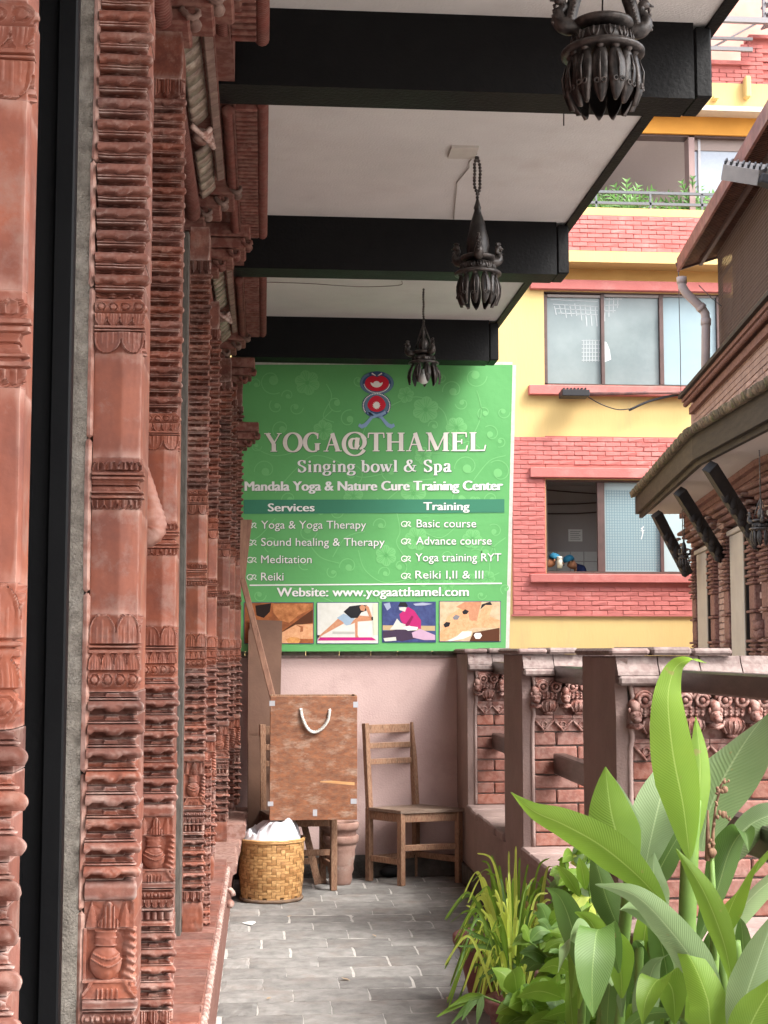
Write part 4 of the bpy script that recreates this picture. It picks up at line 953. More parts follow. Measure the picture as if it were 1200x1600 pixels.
def fbox(name, u0, u1, v0, v1, d0, d1, mat, parent=yb, b=0.0):
    x0 = P(u0, (v0 + v1) / 2, Y=YB).x; x1 = P(u1, (v0 + v1) / 2, Y=YB).x; z1 = P((u0 + u1) / 2, v0, Y=YB).z; z0 = P((u0 + u1) / 2, v1, Y=YB).z
    return MB().box(x0, x1, YB + d0, YB + d1, z0, z1, b=b).build(name, mat, parent)
# wall pieces round the two window openings and the open floor
x_l = -9; 
def wz(v): return P(980, v, Y=YB).z
def wx(u): return P(u, 700, Y=YB).x
XW1, XW2 = wx(852), wx(1110)
def wallpiece(x0, x1, z0, z1, mat=YEL, d=0, name='wall'): return MB().box(x0, x1, YB + d, YB + .25, z0, z1).build(name, mat, yb)
wallpiece(x_l, XW1, -3.2, wz(441)); wallpiece(XW2 + 1.0, 16, -3.2, wz(441)); wallpiece(XW1, XW2 + 1.0, -3.2, wz(897)); wallpiece(XW1, XW2 + 1.0, wz(750), wz(603)); wallpiece(XW1, XW2 + 1.0, wz(457), wz(441))
wallpiece(x_l, 16, wz(441), wz(418), M('ochre_shade', (.50, .30, .10), (.43, .25, .08), 1.5, .9, .3, 30), .12)  # recessed band under the slab, its shade put into the ochre colour
fbox('slab_edge', 700, 1300, 402, 419, -.32, .2, YEL)
fbox('coping_strip', 700, 1300, 334, 345.5, -.28, .1, YEL)
# windows
def pane(nm, u0, u1, v0, v1, mat, parent, d=.10): 
    return fbox(nm, u0, u1, v0, v1, d, d + .01, mat, parent)
GL1 = M('window_glass', (.21, .25, .25), (.15, .185, .19), .8, .12, .02, 3, spec=.3, patch=(.27, .31, .31), pamt=.25, psc=.7)  # pale grey stands in for reflections, put into the pane colour
GL2 = M('frosted_glass', (.35, .44, .455), (.325, .415, .43), .8, .25, 0, spec=.3)
w1 = fbox('window', 851, 1126, 455, 459, .04, .12, FRM)
for u in ((851, 856), (940.5, 945.5), (1032, 1038), (1122, 1127)): fbox('frame', u[0], u[1], 459.2, 600, .04, .12, FRM, w1)
fbox('frame', 851, 1126, 600, 603.5, .04, .12, FRM, w1)
GL3 = M('pale_blue_glass', (.25, .33, .36), (.22, .30, .33), .8, .25, 0, spec=.25)  # third upper pane, paleness of its reflections put into the colour
for a, b, g in ((856, 940.5, GL1), (945.5, 1032, GL1), (1038, 1122, GL3)):
    fbox('sash', a, b, 459.2, 463, .06, .115, flat('sash_grey', (.3, .27, .26)), w1); pane('pane', a + .5, b - .5, 463.1, 599.8, g, w1)
# pale film scraps stuck on the upper panes
sc_ = MB(); rr = random.Random(4); PFm = flat('white_film', (.42, .45, .46))
def PB(u, v, d=.096): p = P(u, v, Y=YB); return (p.x, YB + d, p.z)
def line(m, a, b, w=1.0, d=.097):
    A, B = Vector(PB(*a, d)), Vector(PB(*b, d)); m.beam(A, B, w * .01, .002, Vector((0, -1, 0)))
for i in range(9): line(sc_, (868 + i * 8, 472 + abs(i - 4) * 1), (871 + i * 8, 488 + rr.uniform(-2, 14) + i * 1.2), 1.4)
for i in range(4): line(sc_, (862 + i * 4, 466 + i * 7), (936, 470 + i * 7 + rr.uniform(-2, 2)), 1.1)
for i in range(4): line(sc_, (947 + i * 7, 463), (947 + i * 6.6, 500 - i * 7), 1.4)
for i in range(3): line(sc_, (946, 466 + i * 9), (974 - i * 5, 465 + i * 9), 1.2)
for i in range(6): line(sc_, (914 + i * 4.6, 529), (914 + i * 4.6, 563), 1.3)
for i in range(6): line(sc_, (911, 530 + i * 6.2), (939, 530 + i * 6.2), 1.2)
sc_.add([PB(u, v) for u, v in ((947, 564), (957, 560), (955, 545), (950, 533), (946, 531))], [(0, 1, 2, 3, 4)])
sc_.build('film_scraps', PFm, w1)
fbox('lintel', 827, 1140, 441, 456, -.10, .05, REDB, b=.01); fbox('sill', 825, 1140, 605, 620, -.12, .05, REDB, b=.01)
w2 = fbox('window', 852, 1126, 749.5, 753, .04, .12, FRM)
for u in ((852, 856), (935, 946), (1033, 1038)): fbox('frame', u[0], u[1], 753.2, 893, .04, .12, FRM, w2)
fbox('frame', 852, 1126, 893, 897, .04, .12, FRM, w2)
for a, b in ((946, 1033), (1038, 1126)):
    pane('pane', a + .5, b - .5, 753.2, 892.8, GL2, w2)
nt_ = MB()
for i in range(21): nt_.box(wx(948 + i * 4.1), wx(949.1 + i * 4.1), YB + .092, YB + .096, wz(891), wz(765))
for i in range(30): nt_.box(wx(947), wx(1032), YB + .0925, YB + .0955, wz(767 + i * 4.2), wz(766 + i * 4.2))
nt_.build('window_mesh', flat('net_blue', (.19, .28, .31)), w2)
tt_ = MB(); line(tt_, (1004, 826), (1008, 822), 1.4, .088); line(tt_, (1006, 826), (1007, 832), 1.4, .088); line(tt_, (1007, 832), (1004, 842), 1.2, .088); line(tt_, (1003, 829), (1009, 828), 1, .088); tt_.build('tape_mark', WHT, w2)
fbox('lintel', 827, 1012, 732, 747.5, -.10, .05, REDB, b=.01); fbox('sill', 827, 1120, 898, 911, -.12, .05, REDB, b=.01)
# red brick bands: single bricks
fbox('joint_bed', 800, 852, 683, 962, -.030, .02, REDJ); fbox('joint_bed', 852, 1126, 683, 749, -.030, .02, REDJ); fbox('joint_bed', 852, 1126, 897, 962, -.030, .02, REDJ)
fbox('joint_bed', 850, 1170, 346, 401.5, -.285, -.2, REDJ); fbox('parapet_core', 700, 1300, 346, 401.5, -.199, .1, YEL); fbox('band_lip', 799, 1100, 960.5, 963, -.04, .02, REDB)
bl, bh = .25, .0745
BB = []
for k in range(8):
    m = MB().box(0, bl - .008, 0, .03, 0, bh - .009, b=.006); r = random.Random(k); m.v = [(a + r.uniform(-.004, .004), b + r.uniform(-.006, .003), c + r.uniform(-.003, .003)) for a, b, c in m.v]; BB.append(m.mesh('brick', REDB))
cnt = 0; extra = MB(); HB = {}
def half(w):
    w = max(.03, round(w, 2))
    if w not in HB: HB[w] = MB().box(0, w, 0, .03, 0, bh - .009, b=.005).mesh('brick', REDB)
    return HB[w]
def band(u0, u1, v0, v1, d, holes, vis_u):
    global cnt
    x0, x1 = wx(u0), wx(u1); z0, z1 = wz(v1), wz(v0); nr = round((z1 - z0) / bh); r = 0
    for r in range(nr):
        z = z0 + (z1 - z0) * r / nr; x = x0 - (bl / 2 if r % 2 else 0)
        while x < x1 - .02:
            a = max(x, x0); b = min(x + bl, x1); segs = [(a, b)]
            for (ha, hb, hz0, hz1) in holes:
                if z + bh > hz0 + .01 and z < hz1 - .01:
                    ns = []
                    for (p, q) in segs:
                        if q <= ha or p >= hb: ns.append((p, q))
                        else:
                            if p < ha: ns.append((p, ha))
                            if q > hb: ns.append((hb, q))
                    segs = ns
            for p, q in segs:
                if q - p < .04: continue
                vis = q < wx(vis_u)
                if vis and cnt < 300:
                    full = q - p > bl - .01; inst('brick', random.choice(BB) if full else half(q - p - .008), (p, YB + d - random.uniform(0, .006), z), yb); cnt += 1
                else: extra.box(p, q - .008, YB + d, YB + d + .03, z, z + bh - .009)
            x += bl
band(880, 1110, 346, 401, -.29, [], 1090)
band(800, 1110, 684, 961, -.035, [(wx(851), wx(1130), wz(897), wz(749)), (wx(827), wx(1012), wz(748), wz(731)), (wx(826), wx(1130), wz(912), wz(896))], 1083)
o = extra.build('small_bricks', REDB, yb); o['kind'] = 'stuff'
# rooms behind the openings
def room(u0, u1, v0, v1, dep, nm):
    x0, x1, z0, z1 = wx(u0) - .8, wx(u1) + .8, wz(v1) - .9, wz(v0) + .12
    m = MB(); y0, y1 = YB + .26, YB + dep
    m.box(x0, x1, y1, y1 + .1, z0, z1); m.box(x0 - .1, x0, y0, y1 + .1, z0, z1); m.box(x1, x1 + .1, y0, y1 + .1, z0, z1); m.box(x0, x1, y0, y1, z1, z1 + .1); m.box(x0, x1, y0, y1, z0 - .1, z0)
    return m.build(nm, ROOMW, yb), (x0, x1, z0, z1, y1)
r1, b1 = room(852, 1110, 751, 896, 1.9, 'kitchen_room')
r2, b2 = room(852, 1126, 460, 602, 2.5, 'upper_room')
# tiled lower part of the kitchen wall, pipes, notice
tl = MB(); yy = b1[4]
def PK(u, v, d=0): p = P(u, v, Y=yy + d); return p
for i in range(5):
    for j in range(3):
        a = PK(850 + i * 21, 862 + j * 16, -.012); b = PK(869.5 + i * 21, 876.5 + j * 16, -.012); tl.box(a.x, b.x, yy - .012, yy - .001, b.z, a.z)
tl.build('wall_tiles', flat('tile_white', (.6, .6, .58)), r1)
for v0_, v1_ in ((788, 785), (803, 800), (765, 772)):
    mb = MB().tube([PK(848, v0_, -.05), PK(900, (v0_ + v1_) / 2 + 1, -.05), PK(940, v1_, -.05)], .011, 5); mb.build('pipe', FRM, r1)
nb_ = MB(); a = PK(888, 827, -.01); b = PK(910, 846, -.01); nb_.box(a.x, b.x, yy - .012, yy - .004, b.z, a.z); nb_.build('paper_notice', WHT, r1)
nb_ = MB()
for i in range(5): a = PK(891, 830 + i * 3, -.02); b = PK(907 - 2 * (i % 2), 830.8 + i * 3, -.02); nb_.box(a.x, b.x, yy - .015, yy - .0125, b.z, a.z)
nb_.build('notice_lines', flat('ink_grey', (.2, .2, .2)), r1)
# ---- two kitchen workers in the open window
def person(lab, hx, hz, hy, face, top_c, s=1.0):
    t = thing('person', lab, 'person', (hx, hy, hz - 1.45), group='kitchen workers in the open window')
    me = bpy.data.meshes.new('body'); lean = face
    J = {'pel': (-.30 * face * 0, .05, .15), 'wa': (0, .05, .35), 'ch': (-lean * .02, .02, .66), 'nk': (lean * .09, -.02, .80), 'hd0': (lean * .17, -.06, .82), 'hd': (lean * .22, -.08, .88), 'shl': (-lean * .0, -.17, .74), 'shr': (-lean * .0, .17, .74), 'ell': (lean * .08, -.23, .50), 'elr': (lean * .08, .23, .50), 'hal': (lean * .30, -.16, .42), 'har': (lean * .30, .14, .42)}
    nm = list(J); E = [('pel', 'wa'), ('wa', 'ch'), ('ch', 'nk'), ('nk', 'hd0'), ('hd0', 'hd'), ('ch', 'shl'), ('ch', 'shr'), ('shl', 'ell'), ('shr', 'elr'), ('ell', 'hal'), ('elr', 'har')]
    me.from_pydata([J[n] for n in nm], [(nm.index(a), nm.index(b)) for a, b in E], [])
    o = bpy.data.objects.new('body', me); C.objects.link(o); sk = o.modifiers.new('s', 'SKIN'); o.modifiers.new('u', 'SUBSURF').levels = 2; o.modifiers['u'].render_levels = 2
    R = {'pel': .15, 'wa': .14, 'ch': .14, 'nk': .06, 'hd0': .078, 'hd': .086, 'shl': .08, 'shr': .08, 'ell': .052, 'elr': .052, 'hal': .035, 'har': .035}
    for i, n in enumerate(nm): me.skin_vertices[0].data[i].radius = (R[n], R[n])
    bpy.context.view_layer.update(); dg = bpy.context.evaluated_depsgraph_get(); m2 = bpy.data.meshes.new_from_object(o.evaluated_get(dg)); bpy.data.objects.remove(o)
    m2.materials.append(top_c); m2.materials.append(bpy.data.materials['print_skin_tan']); m2.name = 'body'
    for p in m2.polygons: p.material_index = 1 if (p.center.x * lean > .105 and p.center.z > .6) or (p.center.x * lean > .2) else 0; p.use_smooth = True
    o = inst('body', m2, (0, 0, .54), t, world=False)
    hc = Vector((lean * .222, -.08, .54 + .885))
    m = MB(); prof = [(.0001, .105), (.05, .10), (.085, .07), (.098, .03), (.096, .005), (.09, 0)]
    m.lathe(prof, 16, (0, 0, 0), Matrix.Translation(hc) @ Matrix.Rotation(lean * .35, 4, 'Y')); m.build('surgical_cap', M('cap_blue', (.02, .16, .27), (.015, .12, .21), 20, .8, .4, 60) if 'cap_blue' not in bpy.data.materials else bpy.data.materials['cap_blue'], t, local=True)
    m = MB(); sph(m, hc + Vector((lean * .095, 0, -.03)), .016, 1.3, .8, 1.2); m.build('nose', bpy.data.materials['print_skin_tan'], t, local=True)
    m = MB(); sph(m, hc + Vector((lean * .08, -.035, -.01)), .010); sph(m, hc + Vector((lean * .08, .03, -.01)), .010); m.build('eye', flat('eye_dark', (.02, .015, .012)), t, local=True)
    m = MB(); sph(m, hc + Vector((-lean * .01, -.088, -.02)), .02, .7, .5, 1.2); sph(m, hc + Vector((-lean * .01, .088, -.02)), .02, .7, .5, 1.2); m.build('ear', bpy.data.materials['print_skin_tan'], t, local=True)
    m = MB(); m.tube([hc + Vector((lean * .088, -.03, -.062)), hc + Vector((lean * .096, 0, -.062)), hc + Vector((lean * .088, .03, -.062))], .008, 6); m.build('mouth', flat('beard_dark', (.05, .03, .025)), t, local=True)
    return t
NAVY = flat('navy_cloth', (.012, .018, .06), .9)
p = P(888, 879, Y=YB + .75); q = person('worker in a blue cap and navy shirt bending down, right one in the open window', p.x + .22, p.z + .04, YB + .75, -1, NAVY)
p = P(864, 876, Y=YB + .55); q = person('worker in a blue cap at the left edge of the open window', p.x - .22, p.z + .04, YB + .55, 1, flat('grey_cloth', (.2, .2, .22), .9))
m = MB(); c0 = P(874.5, 888, Y=YB + .36); m.lathe([(.001, 0), (.045, 0), (.047, .12), (.04, .155), (.045, .16), (.045, .19), (.001, .19)], 16, tuple(c0)); setp(m.build('jar', flat('milky_plastic', (.55, .55, .48), .4)), 'milky plastic jar on the window ledge between the two workers', 'jar')
# ---- open floor with railing, fan and plants
yt = thing('upper_storey', 'open upper storey with orange beam, grey railing and white ceiling fan', 'storey', (6, YB, wz(334)))
def ub(name, u0, u1, v0, v1, d0, d1, mat, b=0.0): return fbox(name, u0, u1, v0, v1, d0, d1, mat, yt, b)
ub('beam_face', 850, 1300, 183, 211, -.05, .25, ORA); ub('slab_edge', 850, 1300, 176, 183.5, -.35, .2, flat('pale_edge', (.55, .46, .36))); ub('upper_wall', 850, 1300, 130, 176.5, -.05, .25, YEL)
ub('shade_strip', 850, 1300, 211, 214, 0, .25, FRM)
x0, x1 = wx(700), wx(1300); z0, z1 = wz(345), wz(200)
MB().box(x0, x1, YB + .26, YB + 5.5, z1, z1 + .1).build('ceiling_slab', flat('room_ceiling', (.48, .42, .40), .9), yt)
MB().box(x0, x1, YB + 5.5, YB + 5.6, z0 - .1, z1).build('back_wall', flat('room_back', (.38, .31, .29), .9), yt)
MB().box(x0, x1, YB + .1, YB + 5.5, z0 - .15, z0 - .02).build('floor_slab', ROOMW, yt)
ub('column', 1077, 1086, 211, 335, 0, .25, flat('mauve_column', (.27, .19, .18)))
ub('window_frame', 1086, 1200, 214, 233, .1, .2, flat('dusty_frame', (.25, .2, .18))); ub('window_frame', 1094, 1098, 214, 330, .09, .19, flat('alu', (.4, .4, .42)))
ub('pane', 1098, 1200, 233, 306, .12, .13, flat('pale_pane', (.33, .37, .43), .2)); ub('pane', 1086.2, 1093.8, 233, 306, .12, .13, flat('pale_pane2', (.3, .34, .4), .2))
ub('rail', 880, 1140, 305, 309, -.2, -.16, flat('rail_grey', (.13, .135, .145), .4)); ub('rail', 880, 1140, 322, 326, -.2, -.16, bpy.data.materials['rail_grey'])
for u in (926, 1010, 1090): ub('rail_post', u, u + 3, 309, 334, -.2, -.16, bpy.data.materials['rail_grey'])
fan_ = thing('ceiling_fan', 'white ceiling fan hanging inside the open upper storey', 'fan', tuple(P(983, 250, Y=YB + 2)))
q = P(983, 258, Y=YB + 2); m = MB(); m.tube([q + Vector((0, 0, .05)), q + Vector((0, 0, .42))], .014, 6); m.lathe([(.001, -.05), (.10, -.04), (.12, 0), (.09, .05), (.02, .09)], 16, tuple(q)); m.build('motor', flat('fan_white', (.5, .46, .42)), fan_)
for k, a in enumerate((.25, 2.35, 4.45)):
    mm = MB(); Mx = Matrix.Translation(q) @ Matrix.Rotation(a, 4, 'Z') @ Matrix.Rotation(.2, 4, 'X'); mm.box(.1, .62, -.06, .06, -.006, .006, Mx); mm.build('blade', bpy.data.materials['fan_white'] if k else flat('fan_brown', (.2, .14, .12)), fan_)
# top right: balcony with red brick, railing
tb = thing('roof_terrace', 'red brick roof terrace with white door and steel railing at the top right corner', 'terrace', tuple(P(1160, 130, Y=YB)))
def tbx(name, u0, u1, v0, v1, d0, d1, mat, b=0.0): return fbox(name, u0, u1, v0, v1, d0, d1, mat, tb, b)
tbx('brick_core', 900, 1300, 96, 130, -.02, .2, REDJ); tbx('brick_core', 1171, 1300, 62, 96, -.02, .2, REDJ)
def rowbricks(u0, u1, v0, v1):
    x0, x1 = wx(u0), wx(u1); z0, z1 = wz(v1), wz(v0); n = round((z1 - z0) / bh)
    for r in range(n):
        x = x0 - (bl / 2 if r % 2 else 0)
        while x < x1:
            a = max(x, x0)
            if x + bl - a > .05: inst('brick', half(x + bl - a - .008), (a, YB - .045, z0 + (z1 - z0) * r / n), tb)
            x += bl
rowbricks(1100, 1200, 104, 130); rowbricks(1171, 1200, 64, 104)
tbx('coping', 1095, 1171, 97, 103, -.08, .2, REDB); tbx('coping', 1168, 1300, 59, 64, -.08, .2, REDB)
tbx('back_wall', 1050, 1300, -120, 60, 1.6, 1.8, M('salmon_wall', (.58, .30, .25), (.5, .25, .2), 2, .85)); tbx('back_wall', 1050, 1167, 60, 100, 1.6, 1.8, bpy.data.materials['salmon_wall'])
tbx('door_leaf', 1127, 1152, 10, 95, 1.5, 1.6, flat('grille_grey', (.22, .18, .18))); 
for i in range(4): tbx('door_bar', 1130 + i * 6, 1132 + i * 6, 16, 95, 1.45, 1.5, flat('bar_pale', (.45, .4, .38)))
tbx('rail', 1100, 1300, 48, 56, -.5, -.42, flat('pipe_pale', (.22, .21, .215), .4)); tbx('rail', 1100, 1167, 69, 73, -.3, -.25, bpy.data.materials['pipe_pale']); tbx('rail', 1100, 1167, 84, 90, -.3, -.25, bpy.data.materials['pipe_pale'])
tbx('stair_post', 1179, 1183, -60, 50, -.4, -.34, flat('steel_dark', (.2, .19, .2)))
for i in range(4): 
    m = MB(); a = Vector(PB(1183, 5 + i * 16, -.3)); b = Vector(PB(1205, -2 + i * 16, -.3)); m.beam(a, b, .25, .03); m.build('stair_tread', bpy.data.materials['steel_dark'], tb)
for i in range(5):
    m = MB(); m.beam(Vector(PB(1182 + i * 4, 47, -.3)), Vector(PB(1192 + i * 4, 30, -.3)), .012, .012); m.beam(Vector(PB(1192 + i * 4, 47, -.3)), Vector(PB(1182 + i * 4, 30, -.3)), .012, .012); m.build('lattice_bar', bpy.data.materials['steel_dark'], tb)
m = MB(); m.beam(Vector(PB(1100, 86, -.2)), Vector(PB(1180, 42, -.2)), .03, .03); m.build('brace', bpy.data.materials['pipe_pale'], tb)
ub('spout', 1159, 1168, 125, 158, -.2, -.05, YEL, b=.02)
for u in (1110, 985): ub('beam_end', u, u + 8, 156, 160, -.2, -.05, YEL)
# ---- balcony plants
def fanplant(name, lab, cx, cv, Y, n, L_, wid, col, cat='plant'):
    t = thing(name, lab, cat, tuple(P(cx, cv, Y=Y)))
    base = P(cx, cv, Y=Y); r = random.Random(int(cx))
    for i in range(n):
        a = pi * (.08 + .84 * i / (n - 1)); az = r.uniform(-.6, .6); m = MB(); pts = []
        for k in range(7):
            q = k / 6; pts.append(base + Vector((cos(a) * L_ * q * 1.15, az * L_ * q * .5, sin(a) * L_ * q * (1.15 - .35 * q * abs(cos(a))))))
        m.tube(pts, [.008] * 7, 4)
        for k in range(1, 7):
            c_ = pts[k]; d = (pts[k] - pts[k - 1]).normalized(); s_ = d.cross(Vector((0, 1, 0))).normalized()
            for sg_ in (-1, 1):
                e = c_ + (s_ * sg_ * .8 + d * .7).normalized() * wid * (1.2 - .12 * k); w_ = d * .034; m.add([c_ - w_, e, c_ + w_ + Vector((0, .01, 0))], [(0, 1, 2)])
        m.build('frond', col, t)
    return t
LFB = M('frond_green', (.085, .20, .035), (.05, .13, .02), 8, .5, 0, rand=.25)
fanplant('split_leaf_plant', 'split-leaf green plant on the left of the balcony ledge behind the grey rail', 982, 334, YB + .05, 9, .50, .22, LFB)
fanplant('split_leaf_plant', 'smaller drooping green plant beside the left end of the balcony ledge', 945, 336, YB + .05, 7, .34, .16, LFB)
fanplant('palm_plant', 'upright palm-like plant on the balcony ledge just left of the rusty roof', 1082, 334, YB + .05, 9, .50, .16, LFB)
# ---- street lamp and cable on the yellow wall
sl_ = thing('street_lamp', 'flat black street lamp on a pipe below the upper window sill', 'street lamp', tuple(P(890, 620, Y=YB - .25)))
def fl2(nm, u0, u1, v0, v1, d0, d1, mat): return fbox(nm, u0, u1, v0, v1, d0, d1, mat, sl_, .01)
DK = flat('lamp_black', (.03, .03, .033), .5)
fl2('lamp_head', 870, 912, 616, 626, -.45, -.15, DK)
for i in range(7): fl2('cooling_fin', 872 + i * 5.5, 874.5 + i * 5.5, 612.5, 616, -.43, -.17, DK)
m = MB().tube([PB(912, 620, -.25), PB(1000, 618, -.25), PB(1095, 617, -.25)], .03, 8); m.build('pipe', M('rust_pipe', (.22, .1, .09), (.1, .06, .06), 9), sl_)
m = MB().tube(crom([PB(912, 622, -.2), PB(935, 635, -.2), PB(960, 643, -.2), PB(978, 642, -.2)], 5), .009, 5); m.build('thin_wire', DK, sl_)
m = MB().tube(crom([PB(978, 644, -.2), PB(1010, 630, -.2), PB(1050, 621, -.2), PB(1100, 618, -.2)], 5), .022, 6); m.build('cable', DK, sl_)
setp(MB().tube(crom([PB(1052, 432, -.3), PB(1053, 480, -.3), PB(1055, 560, -.3), PB(1056, 620, -.3), PB(1062, 628, -.3), PB(1078, 622, -.3)], 5), .007, 5).build('hanging_wire', DK), 'thin black wire hanging in front of the upper right window pane', 'wire')
# ================================================================ old brick house on the right
hb = thing('brick_house', 'old pink brick house with carved windows, mossy eave and black roof struts on the right', 'house', (5, 14, -3))
EP1 = [((3.93, 6.5), (1, -.05)), ((4.375, 14.68), (.991, -.105)), ((5.32, 20.7), (.987, -.158))]
EP2 = [((3.99, 6.4), (.991, -.134)), ((5.075, 14.3), (.991, -.134)), ((5.889, 20.3), (.991, -.134))]
EP3 = [((4.11, 6.4), (.992, -.128)), ((5.143, 14.35), (.992, -.128)), ((5.939, 20.5), (.992, -.128))]
EP = EP1
def epath(b):        # b = metres inward from the eave line; returns dense path
    pts = [Vector((p[0] + n_[0] * b, p[1] + n_[1] * b, 0)) for p, n_ in EP]; return pts
def sweep(m, prof, cap=True, ends=None, sub=1, smooth=False, paths=None):
    """prof = [(inward, z)] closed outline carried along the eave line"""
    n = len(prof); pp = [epath(b) for b, z in prof]; NP = len(pp[0]); vs = []
    for k in range(NP):
        for i, (b, z) in enumerate(prof): v = pp[i][k]; vs.append((v.x, v.y, z))
    fs = [(k * n + i, k * n + (i + 1) % n, (k + 1) * n + (i + 1) % n, (k + 1) * n + i) for k in range(NP - 1) for i in range(n)]
    if cap: fs += [tuple(range(n)), tuple((NP - 1) * n + i for i in range(n))[::-1]]
    m.add(vs, fs, smooth)
def along(b, s):     # point at distance s back from the far end of the line offset b
    pp = epath(b); L_ = (pp[2] - pp[1]).length
    return (pp[2] + (pp[1] - pp[2]) * (s / L_)) if s <= L_ else (pp[1] + (pp[0] - pp[1]) * ((s - L_) / (pp[1] - pp[0]).length))
PKB = M('pink_brick', (.38, .25, .205), (.30, .19, .155), 5, .85, .4, 40, rand=.14, patch=(.5, .33, .28), pamt=.4, psc=2)
DKW = M('eave_wood', (.020, .0125, .010), (.012, .008, .007), 4, .7, .4, 30, stretch=(1, 1, 6)); BST = M('strut_wood', (.014, .012, .012), (.03, .025, .024), 8, .6, .5, 30)
CAR = M('carved_dark_brick', (.17, .065, .05), (.10, .04, .032), 12, .85, .5, 50, rand=.1, wear=(.35, .22, .18), wamt=.4); MOSS = M('mossy_tile', (.17, .115, .08), (.085, .07, .04), 9, .95, .9, 30, rand=.3, patch=(.12, .13, .045), pamt=.7, psc=5)
m = MB(); sweep(m, [(.80, -3.2), (.80, 3.9), (1.2, 3.9), (1.2, -3.2)]); EP = EP2; sweep(m, [(.205, 3.9), (.205, 5.0), (.6, 5.0), (.6, 3.9)]); EP = EP1; m.build('wall', MORT, hb)
e2 = epath(.8)[2]; MB().box(e2.x + .0, e2.x + 9, e2.y - .35, e2.y - .05, -3.2, 4.9).build('end_wall', PKB, hb)
m = MB(); sweep(m, [(0, 3.31), (0, 3.56), (.05, 3.56), (.05, 3.31)]); m.build('fascia_board', DKW, hb)
m = MB(); sweep(m, [(.052, 3.255), (.052, 3.34), (.10, 3.34), (.10, 3.255)]); m.build('fascia_board', DKW, hb)
m = MB(); sweep(m, [(.10, 3.31), (.10, 3.35), (.80, 3.35), (.80, 3.31)]); m.build('soffit', flat('soffit_white', (.5, .44, .40), .9), hb)
m = MB(); sweep(m, [(0.02, 3.57), (.9, 4.01), (.9, 3.65), (.1, 3.55)]); m.build('roof_bed', DKW, hb)
ep = epath(0)[2]; q = epath(.82)[2]
m = MB(); m.add([(ep.x, ep.y + .01, 3.31), (ep.x, ep.y + .01, 3.56), (q.x, q.y + .01, 3.99), (q.x, q.y + .01, 3.31)], [(0, 1, 2, 3)]); m.build('gable_board', DKW, hb)
r = random.Random(9); TM = []
for k in range(5):
    m = MB(); m.tube([(0, -.04, .0), (.0, .25, .10), (0, .55, .24), (0, .98, .46)], [.045, .043, .042, .04], 8); m.v = [(a + r.uniform(-.006, .006), b + r.uniform(-.01, .01), c + r.uniform(-.006, .006)) for a, b, c in m.v]; TM.append(m.mesh('roof_tile', MOSS))
s = .02
while s < 11.5:
    p = along(-.03, s); d = (along(0, s + .05) - along(0, s)).normalized(); ang = math.atan2(-d.y, -d.x) - pi/2 + pi
    inst('roof_tile', TM[int(s * 97) % 5], (p.x, p.y, 3.58), hb, rz=math.atan2(d.x, -d.y) * -1 + pi / 2 if False else math.atan2(-d.y, -d.x) - pi); s += .083
# wall bricks above the roof and beside the windows (single courses of bricks that can be told apart)
PB_ = []
for k in range(5):
    m = MB().box(0, .225, 0, .02, 0, .066, b=.005); rr2 = random.Random(k); m.v = [(a + rr2.uniform(-.004, .004), b + rr2.uniform(-.004, .004), c + rr2.uniform(-.003, .003)) for a, b, c in m.v]; PB_.append(m.mesh('brick', PKB))
def houseb(s0, s1, z0, z1, lim):
    n = 0; row = 0; z = z0; st = MB()
    while z < z1:
        s = s0 + (.117 if row % 2 else 0)
        while s < s1 - .1:
            p = along(HOFF, s + .23); q = along(HOFF, s); d = q - p; L2 = d.length; rz = math.atan2(d.y, d.x)
            if n < lim: inst('brick', random.choice(PB_), (p.x, p.y, z), hb, rz=rz); n += 1
            else:
                Mx = Matrix.Translation((p.x, p.y, z)) @ Matrix.Rotation(rz, 4, 'Z'); st.box(0, .225, 0, .02, 0, .066, Mx)
            s += .235
        z += .076; row += 1
    return st
EP = EP2; HOFF = .2
a1 = houseb(.02, 8.5, 4.0, 4.70, 230)
EP = EP1; HOFF = .795
a2 = houseb(2.25, 2.95, 1.1, 2.95, 70)
for st_ in (a1, a2, houseb(5.4, 9.5, 1.0, 2.95, 0), houseb(0, .25, 1.0, 2.95, 0)):
    if st_.v: o = st_.build('small_bricks', PKB, hb); o['kind'] = 'stuff'
# carved frieze below the soffit, twisted rope cornice above the brick band
def hrope(b, z, r_, s0, s1, name, mat, pitch=.09):
    m = MB(); pts = []; rs = []; s = s0
    while s < s1:
        for q, f in ((0, .8), (.3, 1), (.7, 1), (.98, .8)): p = along(b, s + pitch * q); pts.append((p.x, p.y, z)); rs.append(r_ * f)
        s += pitch
    m.tube(pts, rs, 8); m.build(name, mat, hb)
for b, z0, z1, d in ((.62, 3.24, 3.305, 0), (.68, 3.17, 3.237, 0), (.73, 3.04, 3.10, 0)):
    m = MB(); sweep(m, [(b, z0), (b, z1), (.80, z1), (.80, z0)]); m.build('frieze_step', CAR, hb)
hrope(.70, 3.135, .035, .05, 9, 'rope_moulding', CAR, .07)
EP = EP2
m = MB(); sweep(m, [(.02, 4.87), (.02, 4.92), (.3, 4.92), (.3, 4.87)]); m.build('cornice_step', CAR, hb)
m = MB(); sweep(m, [(-.03, 4.922), (-.03, 4.97), (.7, 5.03), (.7, 4.922)]); m.build('cornice_step', DKW, hb)
hrope(.07, 4.835, .036, .0, 9, 'rope_moulding', CAR, .08)
m = MB(); sweep(m, [(.12, 4.70), (.12, 4.795), (.2, 4.795), (.2, 4.70)]); m.build('cornice_step', CAR, hb)
EP = EP1
